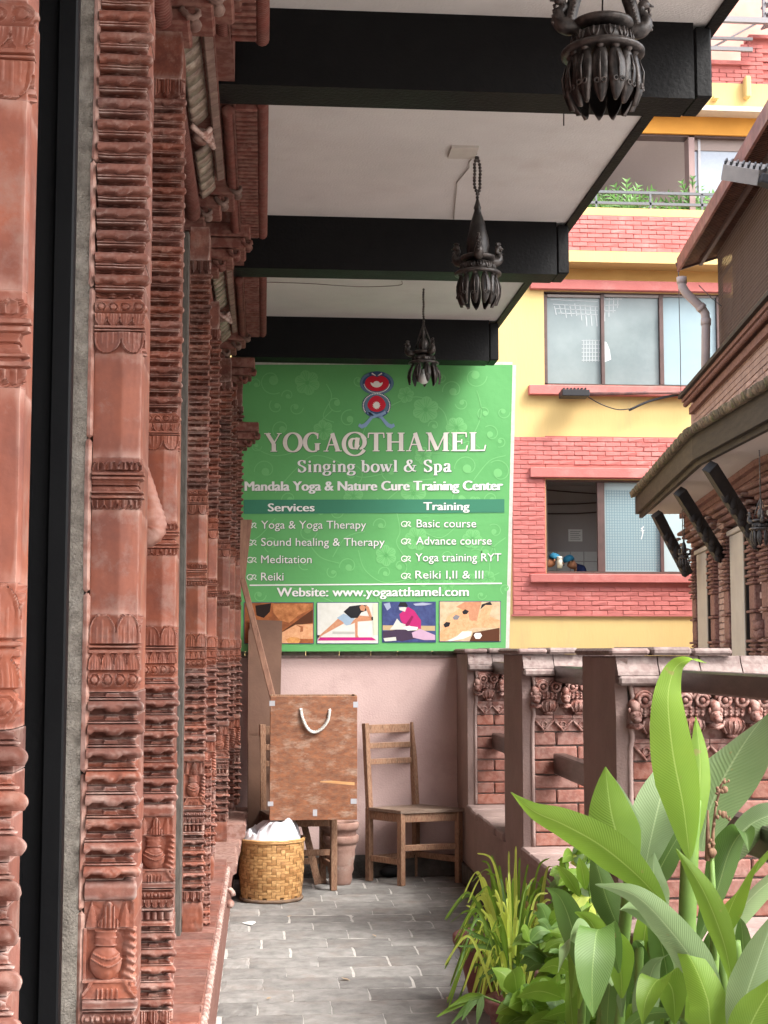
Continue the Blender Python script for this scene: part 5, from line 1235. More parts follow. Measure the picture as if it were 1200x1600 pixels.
# windows
def houserect(name, s0, s1, z0, z1, b0, b1, mat, bev=0):
    p = along(.795, s1); q = along(.795, s0); d = q - p; rz = math.atan2(d.y, d.x); Mx = Matrix.Translation((p.x, p.y, 0)) @ Matrix.Rotation(rz, 4, 'Z') @ Matrix.Diagonal((1, -1, 1, 1))
    return MB().box(0, d.length, -b0 if False else -b1, -b0, z0, z1, Mx, bev), Mx, d.length
def U2S(u):          # photo column -> distance from the far end along the wall
    lo, hi = 0.0, 12.0
    for _ in range(40):
        mid = (lo + hi) / 2; p = along(.795, mid); c_ = _R.transposed() @ (Vector((p.x, p.y, 2.0)) - Vector((0, 0, H))); uu = 600 + F * c_.x / -c_.z
        if uu < u: lo = mid
        else: hi = mid
    return lo
# rotate sense: local -y points to the corridor side
def hbox(name, s0, s1, z0, z1, b0, b1, mat, parent, bev=0):
    m, Mx, L_ = houserect(name, s0, s1, z0, z1, b0, b1, mat, bev); return m.build(name, mat, parent)
CURT = M('pale_shutter', (.42, .37, .31), (.36, .31, .26), 3, .8, .2, 30)
wins = [(1096, 1118, 2.72), (1149, 1180, 2.76), (1214, 1258, 2.78)]
for i, (ua, ub_, zt) in enumerate(wins):
    sa, sb = U2S(ua), U2S(ub_); w_ = hbox('window', sa, sb, 1.0, zt, -.02, .015, flat('window_dark', (.02, .017, .016), .3), hb)
    sm = sa + (sb - sa) * .72
    hbox('shutter', sa + .03, sm, 1.0, zt - .06, .016, .06, CURT, w_, .006); hbox('frame', sa, sb, zt - .055, zt, .016, .09, CURT, w_, .006)
    hbox('frame', sm + .003, sm + .07, 1.0, zt - .06, .016, .05, DKW, w_)
    # carved pilasters: stacks of moulded bricks each side
    for s_ in (sa - .0 - .42, sb + .02):
        wdt = .40
        st = MB(); z = 1.0; k = 0
        pm, Mx, L_ = houserect('x', s_, s_ + wdt, 0, 1, 0, .1, None)
        while z < zt + .02:
            if 1.45 < z < 2.0: st.box(.03, L_ - .03, -.075, -.001, z, z + .27, Mx, .01); st.box(0, L_, -.105, -.001, z + .272, z + .30, Mx, .008); z += .305
            else: st.box(.0, L_, -.12 + .03 * (k % 2), -.001, z, z + .030, Mx, .008); st.box(.04, L_ - .04, -.07, -.001, z + .031, z + .043, Mx); z += .045
            k += 1
        st.build('carved_pilaster', CAR, hb)
    cp = MB()
    for j in range(4):
        pm, Mx, L_ = houserect('x', sa - .45 + .12 * j, sb + .45 - .12 * j, 0, 1, 0, .1, None)
        cp.box(0, L_, -.26 + .05 * j, 0, zt + .24 - .06 * j, zt + .29 - .06 * j, Mx, .015)
    cp.build('carved_capital', CAR, hb)
    c2 = MB()
    for s_ in (sa - .35, sa - .1, sb + .1, sb + .35):
        for j in range(3): p = along(.60 - .06 * j + .02, s_ + .04 * j); sph(c2, (p.x, p.y, zt + .03 + .07 * j), .035, 1.2, 1.7, .55, 8, 5)
    c2.build('curled_leaf', M('dusty_clay', (.32, .22, .18), (.2, .12, .1), 9, .9, .4, 40) if i == 0 else bpy.data.materials['dusty_clay'], hb)
for u in (1200,):
    m = MB(); s_ = U2S(max(u, 1096) if u == 1081 else u); p = along(.74, .02 if u == 1081 else s_)
    for z_ in (1.55, 1.64): m.tube([(p.x - .04, p.y - .12, z_), (p.x - .06, p.y, z_ - .03), (p.x - .04, p.y + .12, z_)], .05, 8)
    m.build('carved_collar', CAR, hb)
# struts
for i, (a, Ya, b, Yb_, lab) in enumerate([((1026, 803), 19.1, (1074, 896), 19.55, 0), ((1062, 768), 16.6, (1127, 872), 17.2, 0), ((1109, 729), 14.2, (1187, 852), 14.9, 0)]):
    A = P(*a, Y=Ya); B = P(*b, Y=Yb_); A.z = min(A.z, 3.306); m = MB(); m.beam(A, B, .13, .11, Vector((0, 1, 0)))
    for k in range(9):
        q = .35 + .6 * k / 8; c_ = A.lerp(B, q); sph(m, c_ + Vector((-.03 + .03 * (k % 2), -.03, 0)), .07, .8, .8, 1.3, 7, 5)
    m.build('roof_strut', BST, hb)
# netted upper verandah
vr = thing('netted_verandah', 'brown netted verandah with rusty corrugated roof above the old brick house', 'verandah', (6.2, 17, 4.9))
NET = bpy.data.materials.new('netting'); NET.use_nodes = True; NET.node_tree.nodes['Principled BSDF'].inputs['Base Color'].default_value = (.26, .18, .14, 1); NET.node_tree.nodes['Principled BSDF'].inputs['Roughness'].default_value = .8
EP = EP2
m = MB(); sweep(m, [(.78, 4.95), (.78, 7.3), (.88, 7.3), (.88, 4.95)]); m.build('screen_back', M('screen_brown', (.15, .10, .08), (.07, .048, .04), 3, .9, .2, 20, stretch=(1, 3, .6)), vr)
net = MB()
for k in range(180):
    s = .02 + k * .05; p = along(.57, s); net.tube([(p.x, p.y, 5.0), (p.x, p.y, 7.2)], .0045, 3, cap=False)
for k in range(44):
    z = 5.02 + k * .05; a = along(.57, .02); c_ = along(.57, 9.0); net.tube([(a.x, a.y, z), (c_.x, c_.y, z)], .0045, 3, cap=False)
net.build('net', NET, vr)
for s in (.03, 1.6, 3.2, 4.8, 6.6):
    p = along(.6, s); MB().box(p.x - .025, p.x + .025, p.y - .025, p.y + .025, 4.98, 7.2).build('post', FRM, vr)
p, q = along(.6, .05), along(.6, 1.6); m = MB(); m.beam((p.x, p.y, 5.1), (q.x, q.y, 6.7), .03, .03); m.build('brace', FRM, vr)
for z in (5.9, 6.65):
    p, q = along(.6, .05), along(.6, 8.5); m = MB(); m.beam((p.x, p.y, z), (q.x, q.y, z), .03, .04); m.build('cross_rail', FRM, vr)
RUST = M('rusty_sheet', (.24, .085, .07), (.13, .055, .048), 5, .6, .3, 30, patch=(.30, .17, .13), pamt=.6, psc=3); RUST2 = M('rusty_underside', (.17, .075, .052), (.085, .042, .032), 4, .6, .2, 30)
EP = EP3
m = MB(); sweep(m, [(0, 6.82), (0, 7.02), (.035, 7.02), (.035, 6.82)]); m.build('gutter_board', RUST, vr)
m = MB()
for k in range(110):
    s = .03 + k * .085; a = along(.04, s); b = along(1.5, s)
    m.beam((a.x, a.y, 6.90), (b.x, b.y, 7.34), .045, .03)
sweep(m, [(.04, 6.925), (1.5, 7.37), (1.5, 7.40), (.04, 6.955)]); m.build('corrugated_roof', RUST2, vr)
for b, z in ((.33, 6.93), (.62, 7.02)):
    m = MB(); a = along(b, .05); d_ = along(b, 9); m.beam((a.x, a.y, z), (d_.x, d_.y, z), .05, .06); m.build('purlin', FRM, vr)
m = MB(); a = along(.0, .02); b = along(1.5, .02); m.beam((a.x, a.y + .03, 6.9), (b.x, b.y + .03, 7.36), .03, .12); m.build('barge_board', FRM, vr)
EP = EP1
PVC = M('pvc_pipe', (.42, .34, .33), (.36, .29, .28), 5, .45, .1, 20)
YP = 19.7
dp = thing('drainpipe', 'pinkish grey plastic drainpipe with two elbows below the rusty roof', 'drainpipe', tuple(P(1102, 590, Y=YP)))
m = MB().tube([P(1065, 436, Y=YP), P(1066, 448, Y=YP), P(1073, 459, Y=YP), P(1096, 481, Y=YP), P(1102, 490, Y=YP), P(1103, 505, Y=YP), P(1102, 625, Y=YP)], .062, 12); m.build('pipe', PVC, dp)
for a, b in (((1065, 433), (1065.5, 443)), ((1093, 478), (1098, 483)), ((1103, 498), (1103, 508)), ((1102, 580), (1102, 590))): MB().tube([P(*a, Y=YP), P(*b, Y=YP)], .073, 12).build('pipe_collar', PVC, dp)
# flood light at the right edge
YF = 10.0
ft = thing('flood_light', 'grey flood light with black ribbed top at the right edge, high up', 'flood light', tuple(P(1170, 275, Y=YF)))
m = MB(); q = [(1127, 281), (1133, 257), (1138, 250), (1215, 262), (1215, 298), (1185, 290)]
A = lambda u, v, y: P(u, v, Y=y)
m.add([A(1130, 257, YF), A(1186, 266, YF), A(1183, 290, YF), A(1126, 281, YF)] + [A(1135, 250, YF + .35), A(1215, 259, YF + .35), A(1215, 285, YF + .35), A(1135, 270, YF + .35)], [(0, 1, 2, 3), (4, 5, 1, 0), (1, 5, 6, 2), (3, 2, 6, 7), (0, 3, 7, 4), (4, 7, 6, 5)]); m.build('lamp_body', M('lamp_face', (.22, .2, .19), (.16, .145, .14), 5, .5), ft)
m = MB().beam(A(1186, 279, YF - .01), A(1235, 296, YF - .01), .07, .11, Vector((0, -1, 0)), .01); m.build('lamp_body', DK, ft)
for i in range(8): 
    m = MB(); m.beam(A(1133 + i * 9, 255 + i * 1.4, YF + .02), A(1136 + i * 9, 250 + i * 1.2, YF + .33), .012, .03); m.build('cooling_fin', DK, ft)
m = MB().beam(A(1186, 280, YF + .1), A(1330, 300, YF + .1), .06, .06); m.build('lamp_arm', DK, ft)
setp(MB().tube([P(1092, 446, Y=19), P(1112, 466, Y=18.5), P(1127, 478, Y=18)], .006, 5).build('guy_wire', DK), 'thin slanting wire above the drainpipe elbow', 'wire')
# ================================================================ hanging bronze lamps
def pendant_mesh():
    m = MB(); h = .158; n = 12; vs = []; fs = []
    for i in range(n + 1):
        q = i / n; w = .021 * (.35 + 1.0 * sin(pi * min(1, q * .95 + .08)) ** .8) if q < .96 else .004; z = -h * q; bow = -.016 * sin(pi * q * .9) + .006 * sst(.7, 1, q)
        for j in range(7):
            a = -1 + 2 * j / 6; ridge = .010 * (1 - a * a) + .002 * cos(a * 9) * (q > .25); vs.append((w * a, bow - ridge, z))
        for j in range(7): a = 1 - 2 * j / 6; vs.append((w * a * .9, bow + .004, z))
    for i in range(n):
        for j in range(14): fs.append((i * 14 + j, i * 14 + (j + 1) % 14, (i + 1) * 14 + (j + 1) % 14, (i + 1) * 14 + j))
    fs += [tuple(range(14)), tuple(n * 14 + j for j in range(14))]
    m.add(vs, fs, True); sph(m, (0, -.004, .008), .014, 1, 1, 1.2, 8, 6)
    for s in (-1, 1): arc_tube(m, (s * .010, -.026, -h * .66), .007, 0, 2 * pi, .0025, 8, k=4)
    m.tube([(0, -.016, -.02), (0, -.030, -.06), (0, -.026, -.11)], .003, 4)
    return m.mesh('leaf_pendant', IRON)
PEND = pendant_mesh()
def lamp(lab, x, y, zb, s, kind, ztop, npend=12, bulb=True, rz=0, flare=.05):
    """zb = bottom of the pendants"""
    t = thing('hanging_lamp', lab, 'lamp', (x, y, zb), group='bronze lamps hanging from the veranda ceiling'); z0 = .150
    m = MB(); m.lathe([(.001, z0 + .012), (.080, z0 + .012), (.114, z0 + .018), (.123, z0 + .010), (.123, z0 + .002), (.114, z0 - .004), (.09, z0 - .002), (.001, z0 - .002)], 40); 
    m.v = [(a * s, b * s, c * s) for a, b, c in m.v]; m.build('ring_plate', IRON, t, local=True)
    for i in range(npend):
        a = 2 * pi * i / npend + rz; r_ = .090 * s
        inst('leaf_pendant', PEND, (r_ * cos(a), r_ * sin(a), (z0 - .006) * s), t, rot=(flare + .05 * sin(i * 3), 0, a + pi / 2), scale=(s,) * 3, world=False)
    m = MB()          # lotus drum
    m.lathe([(.06, z0 + .012), (.084, z0 + .022), (.088, z0 + .045), (.074, z0 + .066), (.055, z0 + .075)], 60, rf=lambda q, i: 1 + (.05 * max(0, cos(q * 12)) ** .5 if i in (1, 2) else 0) if True else 1)
    for i in range(12):
        a = 2 * pi * i / 12; Mx = Matrix.Rotation(a, 4, 'Z'); pts = [(.087 + .004 * sin(pi * j / 8), .015 * cos(pi * j / 8 * 2 + pi / 2) if False else .016 * cos(pi * (j / 8)), z0 + .058 - .034 * sin(pi * j / 8)) for j in range(9)]
        m.tube(pts, .0032, 4, M=Mx); m.tube([(.088, 0, z0 + .060), (.093, 0, z0 + .038), (.09, 0, z0 + .030)], .004, 5, M=Mx)
    m.v = [(a * s, b * s, c * s) for a, b, c in m.v]; m.build('lotus_drum', IRON, t, local=True)
    top = MB(); top.lathe([(.055, z0 + .076), (.084, z0 + .082), (.092, z0 + .092), (.090, z0 + .100), (.07, z0 + .108), (.03, z0 + .112), (.014, z0 + .122), (.001, z0 + .126)], 40)
    top.v = [(a * s, b * s, c * s) for a, b, c in top.v]; top.build('top_plate', IRON, t, local=True)
    dirs = [0, pi] if kind == 'arch' else ([0, 2.1, 4.2] if kind == 'cone' else [0.3, 2.4, 4.5])
    for a in dirs:          # birds on the rim
        b = MB(); 
        b.tube(crom([(.07, 0, z0 + .086), (.105, 0, z0 + .084), (.128, 0, z0 + .098), (.130, 0, z0 + .125), (.116, 0, z0 + .142), (.122, 0, z0 + .157)], 4), [.014, .02, .023, .025, .026, .026, .026, .025, .024, .023, .021, .019, .017, .015, .014, .013, .013, .012, .012, .012, .011], 10)
        sph(b, (.128, 0, z0 + .164), .016, 1.2, .9, 1, 9, 6); b.tube([(.14, 0, z0 + .165), (.158, 0, z0 + .160)], [.007, .002], 6)
        for k in range(4): b.tube([(.122, 0, z0 + .172), (.116 + .008 * k, 0, z0 + .193 - .003 * abs(k - 1.5))], [.004, .007], 5)
        for k in range(8): sph(b, (.15 - .001 * k, .004 * (-1) ** k, z0 + .092 + .008 * k), .006, nu=5, nv=4)
        Mx = Matrix.Diagonal((s, s, s, 1)) @ Matrix.Rotation(a + rz, 4, 'Z'); b.v = [tuple(Mx @ Vector(v)) for v in b.v]; b.build('bird_figure', IRON, t, local=True)
    ch = MB(); zt = ztop - zb
    if kind == 'arch':
        for sg in (-1, 1):
            ch.tube([(sg * p[0] * s, p[1] * s, p[2] * s) for p in crom([(.10, 0, z0 + .095), (.088, 0, z0 + .15), (.072, 0, z0 + .20), (.06, 0, z0 + .25), (.03, 0, z0 + .30), (.0, 0, z0 + .315)], 6)], [.020 * s] * 14 + [.017 * s] * 17, 10)
            for k in range(14): sph(ch, (sg * s * (.1 - .003 * k), -.016 * s, (z0 + .1 + .011 * k) * s), .007 * s, nu=5, nv=4)
        ch.build('arched_tail', IRON, t, local=True); ch = MB()
        ch.tube([(0, 0, (z0 + .12) * s), (0.003, 0, (z0 + .2) * s), (0, 0, (z0 + .31) * s)], .0028 * s, 5); ch.build('wire', DKW, t, local=True); ch = MB(); zc = (z0 + .32) * s
    elif kind == 'cone':
        ch.lathe([(.052, z0 + .09), (.058, z0 + .13), (.054, z0 + .16), (.046, z0 + .19), (.036, z0 + .225), (.024, z0 + .255), (.016, z0 + .28), (.020, z0 + .29), (.012, z0 + .31), (.006, z0 + .33), (.001, z0 + .335)], 20, rf=lambda q, i: 1 + .07 * sin(q * 9 + i))
        ch.v = [(a * s, b * s, (z0 + (c - z0) * 1.25) * s) for a, b, c in ch.v]; ch.build('ribbed_cone', IRON, t, local=True); ch = MB(); zc = (z0 + .42) * s
    else:
        for a in (0.3, 2.4, 4.5): ch.tube([(.085 * s * cos(a), .085 * s * sin(a), (z0 + .10) * s), (.055 * s * cos(a), .055 * s * sin(a), (z0 + .20) * s), (0, 0, (z0 + .33) * s)], .006 * s, 5)
        ch.lathe([(.03, z0 + .12), (.042, z0 + .16), (.03, z0 + .20), (.012, z0 + .22), (.016, z0 + .25), (.006, z0 + .30), (.001, z0 + .33)], 14); n0 = len(ch.v)
        ch.v = [v for v in ch.v[:n0 - 98]] + [(a * s, b * s, c * s) for a, b, c in ch.v[n0 - 98:]]
        ch.build('tripod_hanger', IRON, t, local=True); ch = MB(); zc = (z0 + .33) * s
    # bead chain
    k = 0; z = zc
    nst = 2 if kind == 'cone' else 1
    while z < zt - .012:
        for j in range(nst):
            o_ = (.011 * (1 if j else -1)) * (sst(zc, zc + .05, z) * sst(zt, zt - .05, z)) if nst == 2 else 0
            sph(ch, (o_ + .001 * sin(k), .002 * cos(k * 2), z), .0075, nu=7, nv=5)
        z += .0135; k += 1
    ch.build('bead_chain', IRON, t, local=True)
    if bulb:
        b = MB(); sph(b, (0, 0, .020 * s + .01), .030, 1, 1, 1.05, 18, 12); b.lathe([(.016, .045), (.013, .075), (.001, .076)], 14); b.build('bulb', flat('bulb_glass', (.62, .62, .60), .12), t, local=True)
    return t
_l = [P(943, 171, Y=3.55), P(747, 479, Y=5.70), P(662, 601, Y=7.85)]
lamp('largest carved bronze lamp at the top right, with two birds and arched tails', _l[0].x, _l[0].y, _l[0].z + .010, .86, 'arch', cz, 13, False, rz=.05)
lamp('bronze lamp with a ribbed cone hanging on a double string of black beads', _l[1].x, _l[1].y, _l[1].z + .012, .76, 'cone', cz, 11, False, rz=.4)
lamp('smallest bronze lamp with a white bulb, in front of the green sign', _l[2].x, _l[2].y, _l[2].z + .01, .68, 'tripod', cz, 9, True, rz=.7, flare=-.16)
for u, v, Y, s, kd, lab, zt in ((1069, 884, 18.0, .62, 'cone', 'small dark lamp hanging below the eave of the old brick house, left one', 3.15), (1190, 850, 12.6, .85, 'tripod', 'pale metal lamp at the right edge below the eave of the old brick house', 3.15)):
    p = P(u, v, Y=Y); t = lamp(lab, p.x, p.y, p.z, s, kd, max(zt, p.z + .7), 9, False)
    t['group'] = 'lamps of the old brick house'
# ceiling cable plate and wire
m = MB(); a = P(702, 238, Z=cz - .004); b = P(750, 229, Z=cz - .004); m.box(a.x, b.x - .005, b.y - .0, b.y + .13, cz - .012, cz - .001)
setp(m.build('ceiling_plate', flat('plate_white', (.55, .52, .47))), 'small white cover plate on the ceiling above the beaded lamp', 'plate')
pts = [(745, 240), (733, 253), (733, 262), (714, 285), (713, 300), (710, 330), (709, 342)]
setp(MB().tube([P(u, v, Z=cz - .006) for u, v in pts], .003, 5).build('ceiling_wire', flat('old_wire', (.4, .37, .33))), 'pale loose wire zigzagging across the ceiling beside the beaded lamp', 'wire')
setp(MB().tube([P(881, 172, Z=H + 1.95), P(881, 196, Z=H + 1.87)], .0025, 5).build('nail', DKW), 'thin dark nail sticking down from the ceiling behind the front beam', 'nail')
# ================================================================ chairs
def chair(lab, feet, hback, rails):
    """feet = front-left, front-right, back-right, back-left on the floor"""
    FL, FR, BR_, BL = [Vector((p.x, p.y, 0)) for p in feet]; L = .036; c0 = (FL + FR + BR_ + BL) / 4
    t = thing('wooden_chair', lab, 'chair', tuple(c0), group='plain wooden chairs by the end wall')
    up = (BL - FL + BR_ - FR).normalized()
    def bar(nm, a, b, w, h, mat=WOODC, u=Vector((0, 0, 1)), bv=.002): m = MB(); m.beam(a, b, w, h, u, bv); m.build(nm, mat, t)
    Z = lambda z: Vector((0, 0, z))
    for p in (FL, FR): bar('leg', p, p + Z(.415), L, L, u=up)
    lean = up * .035
    for p in (BR_, BL):
        bar('back_leg', p, p + Z(.43), L, L, u=up); bar('back_post', p + Z(.4305), p + Z(hback) + lean, L * .96, L * .9, u=up)
    def inset(p, q, z, w=.018, h=.035, nm='stretcher', off=Vector((0, 0, 0))):
        d = (q - p).normalized() * (L / 2 + .001); bar(nm, p + d + Z(z) + off, q - d + Z(z) + off, w, h)
    inset(FL, FR, .388, .02, .05, 'apron'); inset(BL, BR_, .388, .02, .05, 'apron'); inset(FL, BL, .388, .02, .05, 'apron'); inset(FR, BR_, .388, .02, .05, 'apron')
    inset(FL, FR, .215); inset(BL, BR_, .13); inset(FL, BL, .135); inset(FR, BR_, .135)
    for k, z in enumerate(rails): inset(BL, BR_, z, .014, .052 if k == 0 else .034, 'back_rail', up * .035 * (z - .43) / (hback - .43))
    m = MB(); o = .022; ex = [FL - up * o * 1.2 + (FL - FR).normalized() * o, FR - up * o * 1.2 + (FR - FL).normalized() * o, BR_ - up * .022 + (BR_ - BL).normalized() * o, BL - up * .022 + (BL - BR_).normalized() * o]
    m.prism([(p.x, p.y) for p in ex], .4165, .434, 'z'); m.build('seat', WOODS, t)
    return t
fz = lambda u, v: P(u, v, Z=0)
chair('worn wooden chair standing free, to the right of the plywood box', [fz(627, 1384), fz(717, 1379), fz(650, 1369), fz(577, 1376)], .93, (.895, .795, .70))
c1 = chair('dark wooden chair carrying the plywood box', [fz(424, 1394), fz(521, 1391), fz(504, 1380), fz(410, 1382)], .93, (.895, .795, .70))
# ---- plywood box with rope handle standing on the left chair
bxp = thing('plywood_box', 'reddish plywood box with a white rope handle on the seat of the left chair', 'box', tuple(P(490, 1274, Y=8.22)))
q = P(421, 1277, Y=8.24); q2 = P(558, 1277, Y=8.24); zt = P(490, 1088, Y=8.24).z; zb = .438
x0, x1, y0, y1 = q.x, q2.x, 8.24, 8.50
m = MB().box(x0, x1, y0, y0 + .014, zb, zt, b=.002); m.build('front_panel', WOODP, bxp)
for a, b in ((x0, x0 + .013), (x1 - .013, x1)): MB().box(a, b, y0 + .0145, y1, zb, zt + .005, b=.002).build('side_panel', WOODC, bxp)
MB().box(x0 + .0135, x1 - .0135, y1 - .014, y1, zb, zt + .003).build('back_panel', WOODC, bxp); MB().box(x0 + .0135, x1 - .0135, y0 + .0145, y1 - .0145, zb, zb + .014).build('bottom_panel', WOODC, bxp)
ROPE = M('white_rope', (.6, .58, .54), (.45, .43, .4), 60, .9, .5, 200)
def rope(pts, r, n=90, parent=None, name='rope_handle'):
    pts = crom(pts, 8); m = MB(); Ls = len(pts)
    for st in range(3):
        vv = []
        for i, p in enumerate(pts):
            a = i * .9 + st * 2 * pi / 3; vv.append(p + Vector((cos(a), sin(a) * .8, sin(a))) * r * .5)
        m.tube(vv, r * .62, 6)
    return m.build(name, ROPE, parent)
rope([P(u, v, Y=yy_) for u, v, yy_ in ((470, 1108, y0 - .004), (473, 1122, y0 - .012), (480, 1137, y0 - .014), (490, 1144, y0 - .014), (502, 1139, y0 - .014), (512, 1126, y0 - .012), (515, 1109, y0 - .004))], .0085, parent=bxp)
TAPE = flat('tape_grey', (.42, .42, .45))
for u, v, w_, h_ in ((425, 1099, 9, 8), (555.5, 1101, 8, 9), (422.5, 1256, 9, 7), (552.5, 1252, 10, 8), (492, 1270, 7, 10)):
    a, b = P(u - w_ / 2 + .5, v - h_ / 2, Y=y0), P(u + w_ / 2, v + h_ / 2, Y=y0); MB().box(a.x, b.x, y0 - .0015, y0 - .0002, b.z, a.z).build('tape_label', TAPE, bxp)
m = MB(); a, b = P(500, 1221, Y=y0), P(554, 1227, Y=y0); m.add([(a.x, y0 - .0008, a.z - .004), (b.x, y0 - .0008, b.z), (b.x, y0 - .0008, b.z + .016), (a.x + .06, y0 - .0008, a.z + .004), (a.x, y0 - .0008, a.z)], [(0, 1, 2, 3, 4)]); m.build('split_veneer', M('raw_wood', (.62, .36, .17), (.5, .26, .11), 9, stretch=(1, 1, 8)), bxp)
# ---- woven basket
bp_ = P(424, 1413, Z=0); BR = .178; BHt = .335
bk = thing('woven_basket', 'woven bamboo basket holding a crumpled white bag on the paving', 'basket', (bp_.x, bp_.y + .172, 0))
bc = Vector((bp_.x, bp_.y + .172, 0))
BAM = M('bamboo_strip', (.53, .30, .12), (.38, .20, .075), 14, .5, .3, 60, rand=.0, stretch=(3, 3, 9), spec=.4, patch=(.66, .44, .2), pamt=.6, psc=12); BAMD = M('bamboo_worn', (.12, .08, .06), (.2, .13, .08), 25, .8, .4, 60)
def wz_(t_): return BR * (.93 + .07 * sst(0, .5, t_))
nst = 44; nr = 19; rh = (BHt - .03) / nr; cw = 2 * pi / nst; rb = random.Random(2)
wv = {('weave', 0): MB(), ('weave', 1): MB(), ('stave', 0): MB(), ('stave', 1): MB()}
def patch_(m, a0, a1, z0, z1, bul, n=5, vert=False):
    vs = []; fs = []
    for i in range(n + 1):
        for j in range(3):
            a = a0 + (a1 - a0) * (i / n if not vert else j / 2); z = z0 + (z1 - z0) * (j / 2 if not vert else i / n)
            q = i / n; r = wz_(z / BHt) + bul * sin(pi * min(1, max(0, q))) ** .6 + .0004 * (j == 1); vs.append((bc.x + r * cos(a), bc.y + r * sin(a), z))
    for i in range(n):
        for j in range(2): fs.append((i * 3 + j, i * 3 + j + 1, i * 3 + 4 + j, i * 3 + 3 + j))
    m.add(vs, fs, True)
for j in range(nr):
    z = .014 + rh * j
    for i in range(nst):
        ph = (i + j) % 4
        if ph == 0: patch_(wv[('weave', int(rb.random() < .35))], cw * (i - .06), cw * (i + 1.98), z + rh * .04, z + rh * .95, .0022)
        if (i + j) % 4 == 2 and j < nr - 0: patch_(wv[('stave', int(rb.random() < .35))], cw * (i + .05), cw * (i + .93), z - rh * .02, min(z + rh * 1.96, BHt - .012), .0022, vert=True)
BAM2 = M('bamboo_dark', (.40, .205, .075), (.27, .13, .045), 14, .5, .3, 60, stretch=(3, 3, 9), spec=.4)
for (nm_, q_), m in wv.items(): o = m.build(nm_, BAM2 if q_ else BAM, bk); o['kind'] = 'stuff'
MB().lathe([(BR * .915, .012), (BR * .985, BHt * .45), (BR * .988, BHt - .01), (BR * .88, BHt - .01), (BR * .88, .02), (.001, .02), (.001, .012)], 40, tuple(bc)).build('gap_backing', M('gap_brown', (.16, .09, .04), (.1, .06, .03), 20), bk)  # dark shell added behind the weave so its gaps look shaded
for z, rr_ in ((BHt - .012, .007), (BHt - .003, .008)): 
    m = MB(); m.tube([(bc.x + (BR + .002) * cos(2 * pi * k / 60), bc.y + (BR + .002) * sin(2 * pi * k / 60), z + .001 * sin(k)) for k in range(61)], rr_, 6); m.build('rim_band', BAM, bk)
m = MB(); m.tube([(bc.x + (BR * .94 + .002 * sin(k * 2)) * cos(2 * pi * k / 60), bc.y + (BR * .94) * sin(2 * pi * k / 60), .010) for k in range(61)], .011, 6); m.build('worn_base', BAMD, bk)
# crumpled bag
m = MB(); n = 110; rings = 48; vs = []; fs = []
for i in range(rings + 1):
    q = i / rings; r = BR * .9 * sin(pi / 2 * min(1, (1 - q) * 1.0)) if False else BR * .95 * (1 - q) ** .5
    for k in range(n):
        a = 2 * pi * k / n; px, py = r * cos(a), r * sin(a)
        nz = noise.noise(Vector((px * 11, py * 11, 1.7))); fz = abs(noise.noise(Vector((px * 28, py * 28, 5)))); rid = abs(noise.noise(Vector((px * 17 + 3, py * 17, 9))))
        env = sst(0, .30, q); z = BHt - .015 + env * (.060 + .05 * sst(-.10, .03, px) * (1 - .45 * sst(.08, .15, px)) + .045 * nz) - .040 * rid * env + .008 * fz * env
        if px < -.09: z += .012 * env
        vs.append((bc.x + px * 1.0, bc.y + py, z))
for i in range(rings):
    for k in range(n): fs.append((i * n + k, i * n + (k + 1) % n, (i + 1) * n + (k + 1) % n, (i + 1) * n + k))
m.add(vs, fs, True)
setp(m.build('crumpled_bag', M('white_bag', (.74, .74, .78), (.68, .68, .73), 20, .45, .2, 60, spec=.4)), 'crumpled white plastic bag bulging out of the woven basket', 'bag')
# ---- boards, pole, plank, stacked pots, black stone
def board(name, lab, cat, pts, Y0, Y1, th, mat):
    """leaning board: pts = photo corners bottom-left, bottom-right, top-right, top-left; bottom at depth Y0, top at Y1"""
    a = [P(*pts[0], Y=Y0), P(*pts[1], Y=Y0), P(*pts[2], Y=Y1), P(*pts[3], Y=Y1)]; m = MB(); d = Vector((0, th, 0))
    m.add(a + [p + d for p in a], [(0, 1, 2, 3), (7, 6, 5, 4), (0, 4, 5, 1), (1, 5, 6, 2), (2, 6, 7, 3), (3, 7, 4, 0)]); return setp(m.build(name, mat), lab, cat)
board('brown_board', 'tall brown fibre board leaning in the left corner behind the chair', 'board', [(386, 1374), (430, 1374), (441, 984), (388, 984)], 8.88, 8.99, .014, CARD)
board('brown_board', 'second brown board whose top shows just above the tall one, over the sign', 'board', [(392, 1374), (432, 1374), (441, 970), (390, 968)], 8.92, 9.01, .012, CARD)
board('brown_board', 'narrow brown board standing low behind the dark chair', 'board', [(388, 1372), (404, 1372), (408, 1150), (388, 1150)], 8.78, 8.86, .010, CARD)
m = MB(); A = P(425, 1085, Y=8.55); B = P(379, 905, Y=8.66); m.beam(A + (A - B).normalized() * .3, B, .036, .026, Vector((0, 1, 0)), .004)
B2 = P(377, 880, Y=8.67); 
m.add([P(375, 908, Y=8.66), P(383, 905, Y=8.66), P(394, 812, Y=8.66), P(376, 812, Y=8.66), P(375, 850, Y=8.66)] + [P(375, 908, Y=8.69), P(383, 905, Y=8.69), P(394, 812, Y=8.69), P(376, 812, Y=8.69), P(375, 850, Y=8.69)], [(0, 1, 2, 3, 4), (9, 8, 7, 6, 5), (0, 5, 6, 1), (1, 6, 7, 2), (2, 7, 8, 3), (3, 8, 9, 4), (4, 9, 5, 0)])
setp(m.build('wooden_pole', M('pole_wood', (.33, .18, .12), (.2, .10, .07), 9, .7, .4, 50, stretch=(6, 6, 1))), 'rough wooden pole leaning across the corner of the green sign', 'pole')
